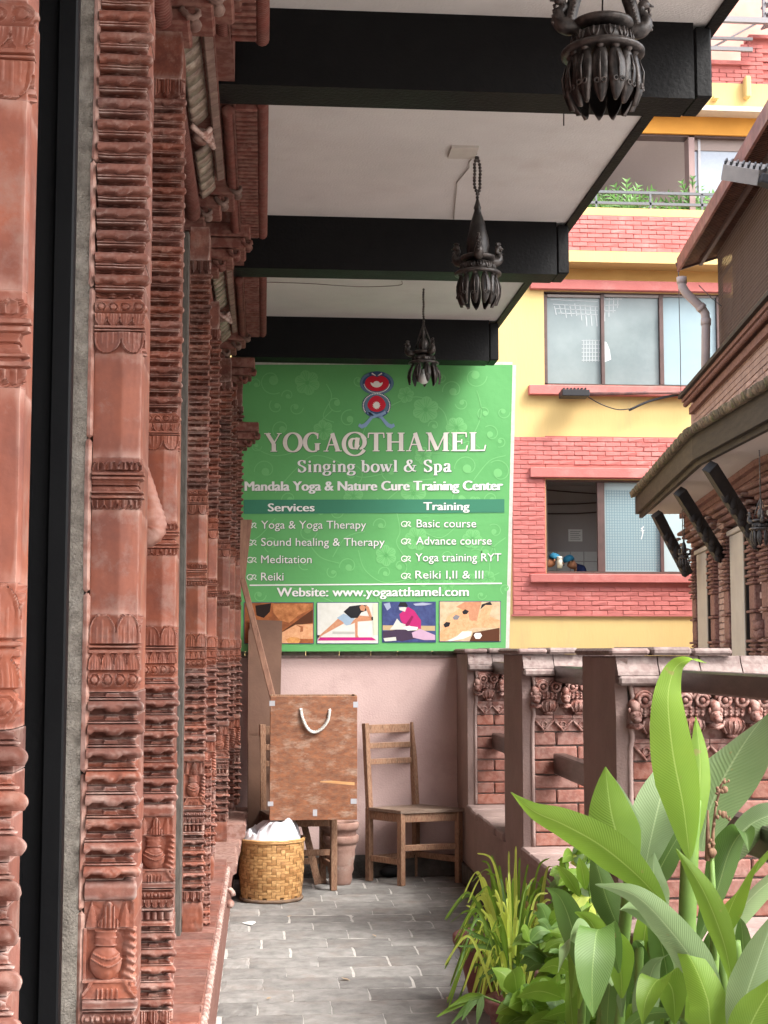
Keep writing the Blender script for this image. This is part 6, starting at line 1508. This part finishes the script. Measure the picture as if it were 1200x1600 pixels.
board('wood_plank', 'dark plank leaning behind the dark chair above the basket', 'plank', [(492, 1383), (503, 1380), (478, 1278), (468, 1280)], 8.72, 8.78, .02, WOODC)
# stacked clay pots behind the chairs
TPOT = M('weathered_clay', (.34, .22, .18), (.25, .14, .11), 9, .9, .5, 60, patch=(.42, .37, .33), pamt=.8, psc=6)
def pot(name, lab, c, r0, r1, h, mat, soil=True, bands=0, rim=.018, group=None):
    t = thing(name, lab, 'pot', tuple(c), group=group); m = MB(); n = 40
    prof = [(.001, 0), (r0 * .96, 0), (r0, .008)]
    for i in range(1, 10):
        q = i / 10; prof.append((r0 + (r1 - r0) * q ** .85 + (.004 * sin(q * pi * bands * 2) if bands else 0), h * q))
    prof += [(r1 - .004, h - .05), (r1 + rim * .5, h - .045), (r1 + rim, h - .03), (r1 + rim, h - .005), (r1 + rim * .6, h), (r1 - .012, h), (r1 - .016, h - .02), (r1 * .9, h - .06), (.001, h - .06)]
    prof = [p for i, p in enumerate(prof) if not (3 <= i < 12 and p[1] > h - .055)]
    m.lathe(prof, n, tuple(c)); m.build('clay_body', mat, t)
    if soil:
        s = MB(); k = 14; vs = [(c[0], c[1], c[2] + h - .03)]; 
        for ring in range(1, 5):
            for i in range(k * 2): a = pi * i / k; rr_ = (r1 - .016) * ring / 4; vs.append((c[0] + rr_ * cos(a), c[1] + rr_ * sin(a), c[2] + h - .035 + .008 * noise.noise(Vector((a * 3, ring, c[0])))))
        fs = [(0, 1 + i, 1 + (i + 1) % (2 * k)) for i in range(2 * k)]
        for ring in range(3):
            for i in range(2 * k): a = 1 + ring * 2 * k; fs.append((a + i, a + (i + 1) % (2 * k), a + 2 * k + (i + 1) % (2 * k), a + 2 * k + i))
        s.add(vs, fs, True); s.build('soil', M('soil', (.05, .038, .03), (.09, .075, .06), 60, .95, .9, 120) if 'soil' not in bpy.data.materials else bpy.data.materials['soil'], t)
    return t
pc = P(532, 1378, Y=8.82); pot('clay_pot', 'lower weathered clay pot stacked behind the chairs by the end wall', (pc.x, 8.82, 0), .062, .096, .285, TPOT, False, 4, .010)
pot('clay_pot', 'upper weathered clay pot nested in another one behind the chairs', (pc.x - .004, 8.82, .10), .075, .100, .262, TPOT, False, 3, .012)
m = MB(); c = P(609, 1371, Z=0); sph(m, (c.x, c.y, .035), .055, 1.15, .9, .62, 14, 10); m.v = [(a + .006 * noise.noise(Vector((a * 30, b * 30, c_ * 30))), b, c_ + .008 * noise.noise(Vector((a * 25, b * 25, 3)))) for a, b, c_ in m.v]
setp(m.build('black_stone', flat('black_lump', (.012, .012, .013), .6)), 'round black stone on the floor under the free-standing chair', 'stone')
m = MB(); c = P(389, 1443, Z=0); m.add([(c.x + .032 * cos(a) * (1 + .2 * sin(a * 3)), c.y + .045 * sin(a), .003 + .002 * sin(a * 2)) for a in [2 * pi * i / 14 for i in range(14)]], [tuple(range(14))]); setp(m.build('paper_scrap', WHT), 'small white scrap lying on the grey paving left of the middle', 'scrap')
# ================================================================ plants at the lower right
def leafmat(name, c1, c2, tr=.25, vein=(.30, .42, .10), rough=.46):
    m = bpy.data.materials.new(name); m.use_nodes = True; nt = m.node_tree; N = nt.nodes; L = nt.links; bs = N['Principled BSDF']
    tc = N.new('ShaderNodeUVMap'); sp = N.new('ShaderNodeSeparateXYZ'); L.new(tc.outputs[0], sp.inputs[0])
    # side veins: sweep from midrib to the tip
    ab = N.new('ShaderNodeMath'); ab.operation = 'ABSOLUTE'; L.new(sp.outputs[0], ab.inputs[0])
    ma = N.new('ShaderNodeMath'); ma.operation = 'MULTIPLY_ADD'; L.new(ab.outputs[0], ma.inputs[0]); ma.inputs[1].default_value = -.16; L.new(sp.outputs[1], ma.inputs[2])
    sn = N.new('ShaderNodeMath'); sn.operation = 'MULTIPLY'; L.new(ma.outputs[0], sn.inputs[0]); sn.inputs[1].default_value = 260
    si = N.new('ShaderNodeMath'); si.operation = 'SINE'; L.new(sn.outputs[0], si.inputs[0])
    ge = N.new('ShaderNodeNewGeometry'); no = N.new('ShaderNodeTexNoise'); no.inputs['Scale'].default_value = 9; no.inputs['Detail'].default_value = 5; L.new(ge.outputs['Position'], no.inputs['Vector'])
    mx = N.new('ShaderNodeMix'); mx.data_type = 'RGBA'; mx.inputs['A'].default_value = (*c1, 1); mx.inputs['B'].default_value = (*c2, 1); L.new(no.outputs['Fac'], mx.inputs['Factor'])
    mr = N.new('ShaderNodeMapRange'); mr.inputs[1].default_value = .55; mr.inputs[2].default_value = 1; mr.inputs[4].default_value = .09; L.new(si.outputs[0], mr.inputs[0])
    m2 = N.new('ShaderNodeMix'); m2.data_type = 'RGBA'; L.new(mr.outputs[0], m2.inputs['Factor']); L.new(mx.outputs['Result'], m2.inputs['A']); m2.inputs['B'].default_value = (*vein, 1)
    m3r = N.new('ShaderNodeMapRange'); m3r.inputs[1].default_value = .045; m3r.inputs[2].default_value = .02; m3r.inputs[3].default_value = 0; m3r.inputs[4].default_value = .8; L.new(ab.outputs[0], m3r.inputs[0])
    m3 = N.new('ShaderNodeMix'); m3.data_type = 'RGBA'; L.new(m3r.outputs[0], m3.inputs['Factor']); L.new(m2.outputs['Result'], m3.inputs['A']); m3.inputs['B'].default_value = (*vein, 1)
    oi = N.new('ShaderNodeObjectInfo'); rv = N.new('ShaderNodeMapRange'); rv.inputs[3].default_value = .8; rv.inputs[4].default_value = 1.2; L.new(oi.outputs['Random'], rv.inputs[0])
    hv = N.new('ShaderNodeHueSaturation'); L.new(rv.outputs[0], hv.inputs['Value']); L.new(m3.outputs['Result'], hv.inputs['Color'])
    nz = N.new('ShaderNodeTexNoise'); nz.inputs['Scale'].default_value = 26; nz.inputs['Detail'].default_value = 7; L.new(ge.outputs['Position'], nz.inputs['Vector']); nr_ = N.new('ShaderNodeMapRange'); nr_.inputs[1].default_value = .68; nr_.inputs[2].default_value = .74; nr_.inputs[4].default_value = .6; L.new(nz.outputs['Fac'], nr_.inputs[0]); m9 = N.new('ShaderNodeMix'); m9.data_type = 'RGBA'; m9.inputs['B'].default_value = (.30, .22, .09, 1); L.new(nr_.outputs[0], m9.inputs['Factor']); L.new(hv.outputs[0], m9.inputs['A']); hv = m9
    hvo = m9.outputs['Result']
    L.new(hvo, bs.inputs['Base Color']); bs.inputs['Roughness'].default_value = rough; bs.inputs['Specular IOR Level'].default_value = .45
    bp = N.new('ShaderNodeBump'); bp.inputs['Strength'].default_value = .22; bp.inputs['Distance'].default_value = .002; L.new(si.outputs[0], bp.inputs['Height']); L.new(bp.outputs[0], bs.inputs['Normal'])
    t = N.new('ShaderNodeBsdfTranslucent'); h2 = N.new('ShaderNodeHueSaturation'); h2.inputs['Value'].default_value = 1.6; L.new(hvo, h2.inputs['Color']); L.new(h2.outputs[0], t.inputs['Color']); ms = N.new('ShaderNodeMixShader'); ms.inputs[0].default_value = tr
    L.new(bs.outputs[0], ms.inputs[1]); L.new(t.outputs[0], ms.inputs[2]); L.new(ms.outputs[0], N['Material Output'].inputs[0]); return m
LBR = leafmat('leaf_bright', (.19, .31, .035), (.125, .235, .026), .45); LBL = leafmat('leaf_bluegreen', (.21, .30, .135), (.15, .24, .10), .32, (.32, .42, .22), .42); LDK = leafmat('leaf_deep', (.11, .20, .04), (.065, .14, .03), .35, (.2, .3, .09)); LYL = leafmat('leaf_yellow', (.60, .66, .13), (.42, .52, .09), .5); LDRY = leafmat('leaf_dry', (.40, .26, .12), (.28, .15, .07), .2, (.4, .3, .2), .7)
def leaf(parent, spine, w, mat, fold=.25, twist=0.0, curl=.0, tipw=.5, side=None, name='leaf', wave=.02, nW=8, peak=.42):
    """spine: 3D points base->tip; w: half width; side: direction of the blade's width"""
    sp_ = crom(spine, 6); n = len(sp_); vs = []; fs = []; uv = []; Ltot = sum((sp_[i + 1] - sp_[i]).length for i in range(n - 1)); acc = 0
    for i, p in enumerate(sp_):
        if i: acc += (p - sp_[i - 1]).length
        q = acc / Ltot; t = (sp_[min(i + 1, n - 1)] - sp_[max(i - 1, 0)]).normalized()
        sd_ = Vector(side) if side is not None else Vector((1, 0, 0)); sd_ = (sd_ - t * sd_.dot(t)).normalized(); nn = t.cross(sd_).normalized()
        if nn.y > 0: pass
        a = twist * q; s2 = sd_ * cos(a) + nn * sin(a); n2 = nn * cos(a) - sd_ * sin(a)
        ww = w * ((q / peak) ** .7 * (1 - .12 * (q / peak)) / .88 if q < peak else max(0, 1 - ((q - peak) / (1 - peak)) ** 1.9)) ; ww = max(ww, .0012 if q > .98 else .004)
        for j in range(nW + 1):
            b = -1 + 2 * j / nW; h = fold * abs(b) ** 1.3 * ww + curl * (b * b) * ww + wave * w * sin(q * 17 + b * 2) * abs(b)
            vs.append(p + s2 * b * ww * (1 - .12 * abs(fold)) + n2 * h); uv.append((b, q * max(1, Ltot / (w * 6))))
    for i in range(n - 1):
        for j in range(nW): k = i * (nW + 1) + j; fs.append((k, k + 1, k + nW + 2, k + nW + 1))
    o0 = root_loc(parent); me = bpy.data.meshes.new(name); me.from_pydata([tuple(v - o0) for v in vs], [], fs); me.materials.append(mat); me.polygons.foreach_set('use_smooth', [True] * len(fs))
    ul = me.uv_layers.new(name='UVMap'); 
    for l in me.loops: ul.data[l.index].uv = uv[l.vertex_index]
    me.update(); o = bpy.data.objects.new(name, me); C.objects.link(o); o.parent = parent; return o
STEM = M('stem_green', (.16, .27, .06), (.11, .2, .045), 9, .5, .1, 40)
def Lf(parent, pts, w, mat, **k):      # pts = (u, v, Y)
    return leaf(parent, [P(u, v, Y=Y) for u, v, Y in pts], w, mat, **k)
px = lambda Y: Y / F
cn = thing('canna_plant', 'tall canna plant with the highest upright pointed leaf at the lower right', 'plant', tuple(P(1085, 1700, Y=3.6)))
cn2 = thing('canna_plant', 'broad blue-green canna behind the tallest one, cut by the right edge', 'plant', tuple(P(1160, 1680, Y=4.1)))
cn3 = thing('canna_plant', 'nearer canna with long arching leaves at the bottom right corner', 'plant', tuple(P(1170, 1800, Y=2.9)))
cn4 = thing('canna_plant', 'canna left of the tallest one with a wide upright leaf before the brick pier', 'plant', tuple(P(960, 1660, Y=3.9)))
def stem(parent, pts, r): MB().tube(crom([P(u, v, Y=Y) for u, v, Y in pts], 5), r, 9).build('stem', STEM, parent)
stem(cn, [(1078, 1700, 3.62), (1076, 1560, 3.6), (1074, 1450, 3.6), (1078, 1330, 3.6), (1082, 1250, 3.6)], .022)
# tall upright leaf with curling tip
Lf(cn, [(1078, 1345, 3.58), (1068, 1262, 3.55), (1052, 1180, 3.52), (1044, 1105, 3.5), (1047, 1066, 3.5), (1058, 1040, 3.5), (1080, 1031, 3.49), (1104, 1036, 3.48)], 37 * px(3.5), LBR, fold=.16, peak=.36)
Lf(cn, [(1080, 1340, 3.64), (1090, 1270, 3.64), (1094, 1190, 3.66), (1087, 1120, 3.68)], 20 * px(3.6), LBR, fold=.3, peak=.5)
# large blue-green leaf sweeping to the upper right
Lf(cn2, [(1096, 1330, 3.75), (1110, 1262, 3.78), (1145, 1190, 3.82), (1190, 1125, 3.88), (1240, 1080, 3.95)], 66 * px(3.8), LBL, fold=.12, side=(.75, -.1, .65), peak=.45)
Lf(cn2, [(1085, 1420, 3.85), (1120, 1350, 3.88), (1170, 1290, 3.92), (1230, 1265, 3.98)], 48 * px(3.9), LBL, fold=.15, side=(.35, -.2, .9), peak=.5)
Lf(cn2, [(1100, 1500, 3.95), (1150, 1430, 3.95), (1200, 1380, 3.98), (1250, 1360, 4.0)], 34 * px(3.9), LBL, fold=.2, side=(.4, -.2, .9))
# blue-green leaf left of the tall leaf
Lf(cn4, [(1006, 1372, 3.95), (1015, 1320, 3.95), (1030, 1255, 3.96), (1048, 1180, 4.0)], 40 * px(3.95), LBL, fold=.12, side=(.95, .1, .25), peak=.45)
Lf(cn4, [(1002, 1420, 4.02), (1030, 1360, 4.0), (1058, 1310, 4.0), (1078, 1280, 4.02)], 26 * px(4), LDK, fold=.3)
# wide upright bright leaf
Lf(cn4, [(985, 1378, 3.82), (972, 1330, 3.8), (955, 1270, 3.8), (946, 1198, 3.8)], 42 * px(3.8), LBR, fold=.22, peak=.40)
Lf(cn4, [(985, 1378, 3.86), (982, 1310, 3.86), (965, 1250, 3.86), (950, 1205, 3.86)], 26 * px(3.8), LBL, fold=.2)
stem(cn4, [(965, 1660, 3.9), (968, 1560, 3.9), (975, 1460, 3.88), (985, 1370, 3.84)], .017)
# long leaf pointing left
Lf(cn4, [(1042, 1420, 3.6), (1000, 1372, 3.62), (940, 1322, 3.64), (880, 1288, 3.66), (835, 1268, 3.68), (798, 1238, 3.7)], 34 * px(3.6), LBR, fold=.25, side=(.35, -.35, .85), peak=.38)
Lf(cn4, [(975, 1470, 3.98), (950, 1410, 3.96), (935, 1360, 3.96), (925, 1325, 3.97)], 24 * px(3.9), LDK, fold=.3)
# mid leaves
Lf(cn, [(1040, 1450, 3.7), (1028, 1410, 3.7), (1022, 1370, 3.7), (1022, 1332, 3.72)], 24 * px(3.7), LBL, fold=.3)
Lf(cn, [(1088, 1480, 3.62), (1118, 1400, 3.62), (1140, 1330, 3.62), (1162, 1300, 3.6), (1170, 1330, 3.56)], 28 * px(3.6), LDK, fold=.6, peak=.6)
Lf(cn2, [(1122, 1480, 3.7), (1145, 1410, 3.7), (1180, 1350, 3.72), (1225, 1310, 3.75)], 26 * px(3.7), LBR, fold=.3, side=(.5, -.2, .8))
Lf(cn3, [(1145, 1540, 3.3), (1130, 1470, 3.28), (1098, 1390, 3.28), (1056, 1326, 3.3)], 22 * px(3.3), LBR, fold=.35, side=(.8, -.3, -.4), peak=.42)
Lf(cn3, [(1132, 1600, 3.1), (1095, 1520, 3.1), (1040, 1445, 3.12), (990, 1398, 3.14), (930, 1382, 3.18)], 30 * px(3.1), LBL, fold=.3, side=(.5, -.3, .75), peak=.35)
Lf(cn3, [(1128, 1690, 3.05), (1110, 1600, 3.05), (1105, 1560, 3.06), (1080, 1500, 3.1), (1045, 1455, 3.14)], 32 * px(3.05), LBR, fold=.3, side=(.8, -.2, .3), peak=.4)
Lf(cn3, [(1155, 1660, 3.0), (1160, 1580, 3.0), (1185, 1500, 3.02), (1215, 1420, 3.05)], 34 * px(3.0), LBL, fold=.25, side=(.9, -.2, .3), peak=.45)
Lf(cn3, [(1140, 1700, 2.9), (1165, 1620, 2.9), (1195, 1560, 2.9), (1240, 1500, 2.92)], 34 * px(2.9), LBR, fold=.25, side=(.8, -.2, .5))
Lf(cn3, [(1130, 1720, 3.1), (1180, 1640, 3.12), (1220, 1600, 3.15)], 40 * px(3.0), LBL, fold=.2, side=(.6, -.2, .7))
# drooping leaves, lower middle
Lf(cn4, [(958, 1540, 3.55), (925, 1480, 3.52), (905, 1455, 3.5), (890, 1470, 3.45), (880, 1500, 3.42), (872, 1520, 3.4)], 20 * px(3.5), LBL, fold=.3, side=(.5, .2, .7), peak=.5)
Lf(cn4, [(968, 1520, 3.55), (955, 1470, 3.5), (935, 1452, 3.45), (928, 1490, 3.4), (925, 1540, 3.38), (927, 1590, 3.37)], 33 * px(3.4), LDK, fold=.2, side=(1, .1, .1), peak=.62)
Lf(cn4, [(972, 1560, 3.6), (968, 1500, 3.55), (955, 1465, 3.5), (948, 1450, 3.46)], 26 * px(3.5), LBR, fold=.4, side=(.8, -.2, .2))
Lf(cn, [(1040, 1560, 3.5), (1060, 1500, 3.5), (1030, 1440, 3.52), (990, 1420, 3.52), (968, 1422, 3.5)], 24 * px(3.5), LBL, fold=.4, side=(.4, -.3, .8), peak=.6)
Lf(cn, [(1055, 1600, 3.4), (1050, 1545, 3.36), (1030, 1530, 3.33), (1010, 1560, 3.3), (1004, 1600, 3.3)], 30 * px(3.4), LBR, fold=.3, side=(.9, -.2, .2))
Lf(cn, [(1070, 1640, 3.45), (1090, 1590, 3.42), (1095, 1545, 3.4), (1070, 1525, 3.38), (1030, 1530, 3.36)], 28 * px(3.4), LBR, fold=.35, side=(.4, -.4, .8))
Lf(cn, [(1000, 1640, 3.6), (1010, 1560, 3.6), (1022, 1510, 3.58), (1048, 1490, 3.56)], 22 * px(3.6), LBL, fold=.3, side=(.8, -.2, .5))
Lf(cn, [(965, 1620, 3.55), (1000, 1590, 3.5), (1040, 1582, 3.45), (1075, 1600, 3.42)], 12 * px(3.5), LDK, fold=.3, side=(.2, -.4, .9))
rr = random.Random(12)
for i in range(46):      # fill of smaller canna and undergrowth leaves low between the stems
    u = rr.uniform(890, 1200); v = rr.uniform(1490, 1660); Y = rr.uniform(3.6, 4.2); dx = rr.uniform(-60, 60); h = rr.uniform(50, 130)
    Lf(rr.choice((cn, cn2, cn4)), [(u, v + 30, Y), (u + dx * .3, v - h * .4, Y), (u + dx * .7, v - h * .85, Y - .03), (u + dx * 1.2, v - h, Y - .06)], rr.uniform(10, 24) * px(Y), rr.choice((LDK, LBL, LDK, LBR)), fold=.3, side=(rr.uniform(.3, 1), -.3, rr.uniform(-.5, .8)))
for u0, u1, Y in ((1010, 1018, 3.8), (1110, 1118, 3.5), (1050, 1046, 3.75), (1145, 1122, 3.8), (995, 1000, 3.7), (1170, 1150, 3.6), (935, 945, 3.95), (905, 915, 4.0)):
    stem(cn2 if u0 > 1040 else cn4, [(u0, 1700, Y), ((u0 + u1) / 2, 1560, Y), (u1, 1470, Y)], .011)
# dried flower stalk
fs_ = thing('dried_flower_stalk', 'dried brown canna seed stalk among the leaves', 'flower stalk', tuple(P(1118, 1520, Y=3.45)))
DRY = M('dry_brown', (.25, .15, .09), (.10, .055, .035), 30, .8, .4, 80)
m = MB(); m.tube([P(u, v, Y=3.45) for u, v in ((1115, 1500), (1114, 1400), (1112, 1340))], [.008, .008, .006], 8); m.build('green_stalk', STEM, fs_)
m = MB(); m.tube([P(u, v, Y=3.45) for u, v in ((1112, 1345), (1114, 1300), (1118, 1262), (1126, 1228), (1133, 1216))], [.006, .004, .003, .003, .002], 7)
for u, v, r_ in ((1113, 1335, .014), (1111, 1318, .010), (1121, 1274, .008), (1130, 1276, .010), (1138, 1278, .007), (1122, 1236, .010), (1130, 1232, .012), (1135, 1222, .007), (1118, 1256, .006), (1115, 1290, .006)): [sph(m, P(u + rr.uniform(-4, 4), v + rr.uniform(-5, 5), Y=3.44), r_ * rr.uniform(.3, .6), rr.uniform(.7, 1.3), 1, rr.uniform(.9, 1.7), 7, 5) for _ in range(3)]
m.tube([P(1105, 1345, Y=3.45), P(1106, 1300, Y=3.45), P(1106, 1266, Y=3.45)], [.006, .005, .002], 6); m.build('seed_heads', DRY, fs_)
# ---- pots on the floor and the grassy plants in them
RPOT = M('dark_red_pot', (.20, .075, .065), (.13, .045, .042), 5, .7, .3, 60, patch=(.34, .22, .2), pamt=.5, psc=5)
pz = P(768, 1556, Z=0)
pot('flower_pot', 'dark red tapering flower pot holding the bright grassy plant, leftmost pot', (.905, 5.80, 0), .088, .148, .275, RPOT, True, 0, .014)
pot('flower_pot', 'second dark red flower pot in front of the grassy plant, partly hidden', (.885, 5.06, 0), .082, .122, .20, RPOT, True, 0, .012)
pot('flower_pot', 'dark red flower pot cut off by the bottom edge of the photo', (1.02, 4.68, 0), .10, .15, .36, RPOT, True, 0, .012)
for (x_, y_, h_, lab_) in ((.985, 3.62, .34, 'large dark red pot of the tallest canna, just below the bottom edge of the photo'), (.90, 4.08, .30, 'dark red pot of the canna before the brick pier, hidden by its leaves'), (.97, 2.95, .40, 'nearest dark red pot, below the arching canna leaves at the bottom right')):
    pot('flower_pot', lab_, (x_, y_, 0), .13, .18, h_, RPOT, True, 0, .014)
gp = thing('grassy_plant', 'bright yellow-green plant with narrow grassy blades in the leftmost pot', 'plant', (.93, 5.7, .25))
rr = random.Random(8)
def blade(parent, b, tip, sag, w, mat, bow=.3):
    b = Vector(b); tip = Vector(tip); mid = b.lerp(tip, .55) + Vector((0, 0, sag)); sd_ = (tip - b).cross(Vector((0, 1, 0))); sd_ = sd_.normalized() if sd_.length > 1e-3 else Vector((1, 0, 0))
    leaf(parent, [b, b.lerp(mid, .5) + Vector((0, 0, sag * .3)), mid, tip], w, mat, fold=.3, side=sd_, nW=2, wave=0, peak=.35, name='leaf')
for (u, v) in ((746, 1333), (768, 1336), (795, 1330), (812, 1340), (737, 1378), (731, 1411), (722, 1404), (733, 1420), (760, 1365), (780, 1352), (825, 1350), (838, 1370), (806, 1322), (740, 1440), (722, 1455), (730, 1430), (752, 1345), (715, 1478), (748, 1400), (860, 1340), (872, 1358), (850, 1392), (875, 1410), (728, 1500), (742, 1520)):
    Yb = rr.uniform(5.45, 5.75); cu = 800 + (u - 790) * .35; q = P(cu + rr.uniform(-10, 10), rr.uniform(1450, 1500), Y=Yb)
    blade(gp, q, P(u, v, Y=Yb - rr.uniform(0, .12)), .10 * (abs(u - 800) / 60) + .02, rr.uniform(.006, .010), rr.choice((LYL, LBR, LBR)))
for i in range(210):
    u = max(695, min(880, rr.gauss(800, 48))); v = rr.uniform(1360, 1550) + abs(u - 800) * .5; Yb = rr.uniform(5.0, 5.75); cu = 800 + (u - 800) * .3; out = abs(u - 800) / 60
    blade(gp, P(cu, rr.uniform(1470, 1560), Y=Yb), P(u, v, Y=Yb - rr.uniform(-.1, .16)), .03 + .07 * min(1.5, out), rr.uniform(.004, .009), rr.choice((LYL, LBR, LYL, LBR, LDK)))
for u, v, a, b in ((832, 1428, 840, 1408), (842, 1420, 836, 1436), (860, 1466, 830, 1478), (750, 1498, 775, 1490), (828, 1425, 822, 1408)):
    leaf(gp, [P(u, v, Y=5.3), P((u + a) / 2, (v + b) / 2 - 2, Y=5.28), P(a, b, Y=5.27)], .014, LDRY, nW=2, name='dry_leaf')
# bamboo-like sprig at the bottom left of the pots
bs_ = thing('bamboo_sprig', 'sprig of long dark green pointed leaves hanging over the paving at the bottom', 'plant', tuple(P(800, 1580, Y=4.9)))
m = MB(); m.tube([P(u, v, Y=4.9) for u, v in ((835, 1595), (790, 1570), (758, 1558), (748, 1552))], .004, 6); m.build('stem', STEM, bs_)
for u, v in ((682, 1589), (705, 1600), (722, 1594), (700, 1574), (745, 1600)):
    blade(bs_, P(754 + rr.uniform(-6, 6), 1556, Y=4.9), P(u, v, Y=4.85), .012, .013, LDK if v > 1590 else LBR)
for k, (u, v) in enumerate(((715, 1478), (735, 1462), (760, 1540), (748, 1530), (782, 1555), (725, 1450))):
    blade(bs_, P(812, 1500 + k * 4, Y=5.1), P(u, v, Y=5.05), .02, .012, LDK)
# leafy bushy plants filling the gap between grass and canna
def bushy(lab, cu, cv, Y, su, sv, n, mats, wl, dens=1, seed=1, name='bushy_plant'):
    t = thing(name, lab, 'plant', tuple(P(cu, cv + sv, Y=Y))); r = random.Random(seed)
    stems = []
    for i in range(9):
        a = r.uniform(-.9, .9); b0 = P(cu + a * su * .3, cv + sv, Y=Y); e = P(cu + a * su, cv - sv * r.uniform(.4, 1), Y=Y + r.uniform(-.12, .12)); c_ = b0.lerp(e, .5) + Vector((r.uniform(-.03, .03), 0, .02)); stems.append(crom([b0, c_, e], 5)); MB().tube(stems[-1], .0028, 5).build('stem', STEM, t)
    for i in range(n):
        s_ = r.choice(stems); k = r.randrange(2, len(s_)); p = s_[k]; d = Vector((r.uniform(-1, 1), r.uniform(-.8, .3), r.uniform(-.25, .7))).normalized(); L_ = r.uniform(.7, 1.2) * wl
        leaf(t, [p, p + d * L_ * .5 + Vector((0, 0, .01)), p + d * L_ + Vector((0, 0, -.015))], L_ * .27, r.choice(mats), side=d.cross(Vector((r.uniform(-.4, .4), -1, r.uniform(0, .8)))), nW=4, wave=0, peak=.38)
    return t
bushy('airy pale green bushy plant with small oval leaves between the grass and the cannas', 905, 1400, 4.75, 48, 75, 110, (LBR, LYL, LBR, LBL), .085, seed=3)
bushy('dense low green foliage under the airy bushy plant', 880, 1500, 4.55, 60, 55, 100, (LBR, LDK, LBR), .085, seed=5)
bushy('low green broad-leaved plant at the bottom edge, near the red pots', 880, 1590, 4.3, 80, 45, 60, (LBR, LBR, LDK), .12, seed=6)
hp = thing('heart_leaf_plant', 'bright heart-shaped leaves at the bottom, left of the drooping canna leaf', 'plant', tuple(P(870, 1600, Y=4.2)))
for a, b, w_ in (((880, 1560), (806, 1558), .038), ((890, 1520), (840, 1518), .030), ((930, 1590), (845, 1592), .040), ((905, 1575), (870, 1540), .030), ((870, 1600), (810, 1612), .035), ((955, 1570), (985, 1610), .035)):
    A = P(*a, Y=4.15); B = P(*b, Y=4.1); leaf(hp, [A, A.lerp(B, .5) + Vector((0, 0, .018)), B], w_, LBR, side=(0.1, -.45, .8), nW=6, peak=.3, fold=.1)
for k, (a, b) in enumerate((((905, 1400), (870, 1352)), ((915, 1390), (905, 1340)), ((925, 1400), (945, 1350)), ((880, 1440), (900, 1470)), ((890, 1430), (850, 1450)))):
    A = P(*a, Y=4.6); B = P(*b, Y=4.55); leaf(hp, [A, A.lerp(B, .5) + Vector((0, 0, .008)), B], .022, LBR, side=(.6, -.4, .6), nW=4, peak=.35)

# fallen leaves and grit on the paving
rr = random.Random(31)
for k, (u, v, a) in enumerate(((452, 1432, .4), (585, 1462, 1.9), (664, 1432, 2.8), (420, 1560, .9), (700, 1560, 1.2), (540, 1530, 2.2))):
    p = P(u, v, Z=.004); t = MB(); L_ = .016 + .008 * (k % 3); d = Vector((cos(a), sin(a), 0)); n_ = Vector((-sin(a), cos(a), 0))
    t.add([p - d * L_, p + n_ * L_ * .35 + Vector((0, 0, .004)), p + d * L_ + Vector((0, 0, .003)), p - n_ * L_ * .35 + Vector((0, 0, .001))], [(0, 1, 2, 3)])
    setp(t.build('fallen_leaf', LDRY), ['dry leaf fragment near the basket, right of it on the paving', 'dry leaf fragment in the middle of the paving below the dark chair', 'dry leaf fragment on the paving below the free-standing chair', 'dry leaf fragment by the brick plinth at the bottom of the paving', 'dry leaf fragment on the paving left of the red flower pot', 'dry leaf fragment in the open middle of the near paving'][k], 'leaf', 'dry leaf fragments on the paving')
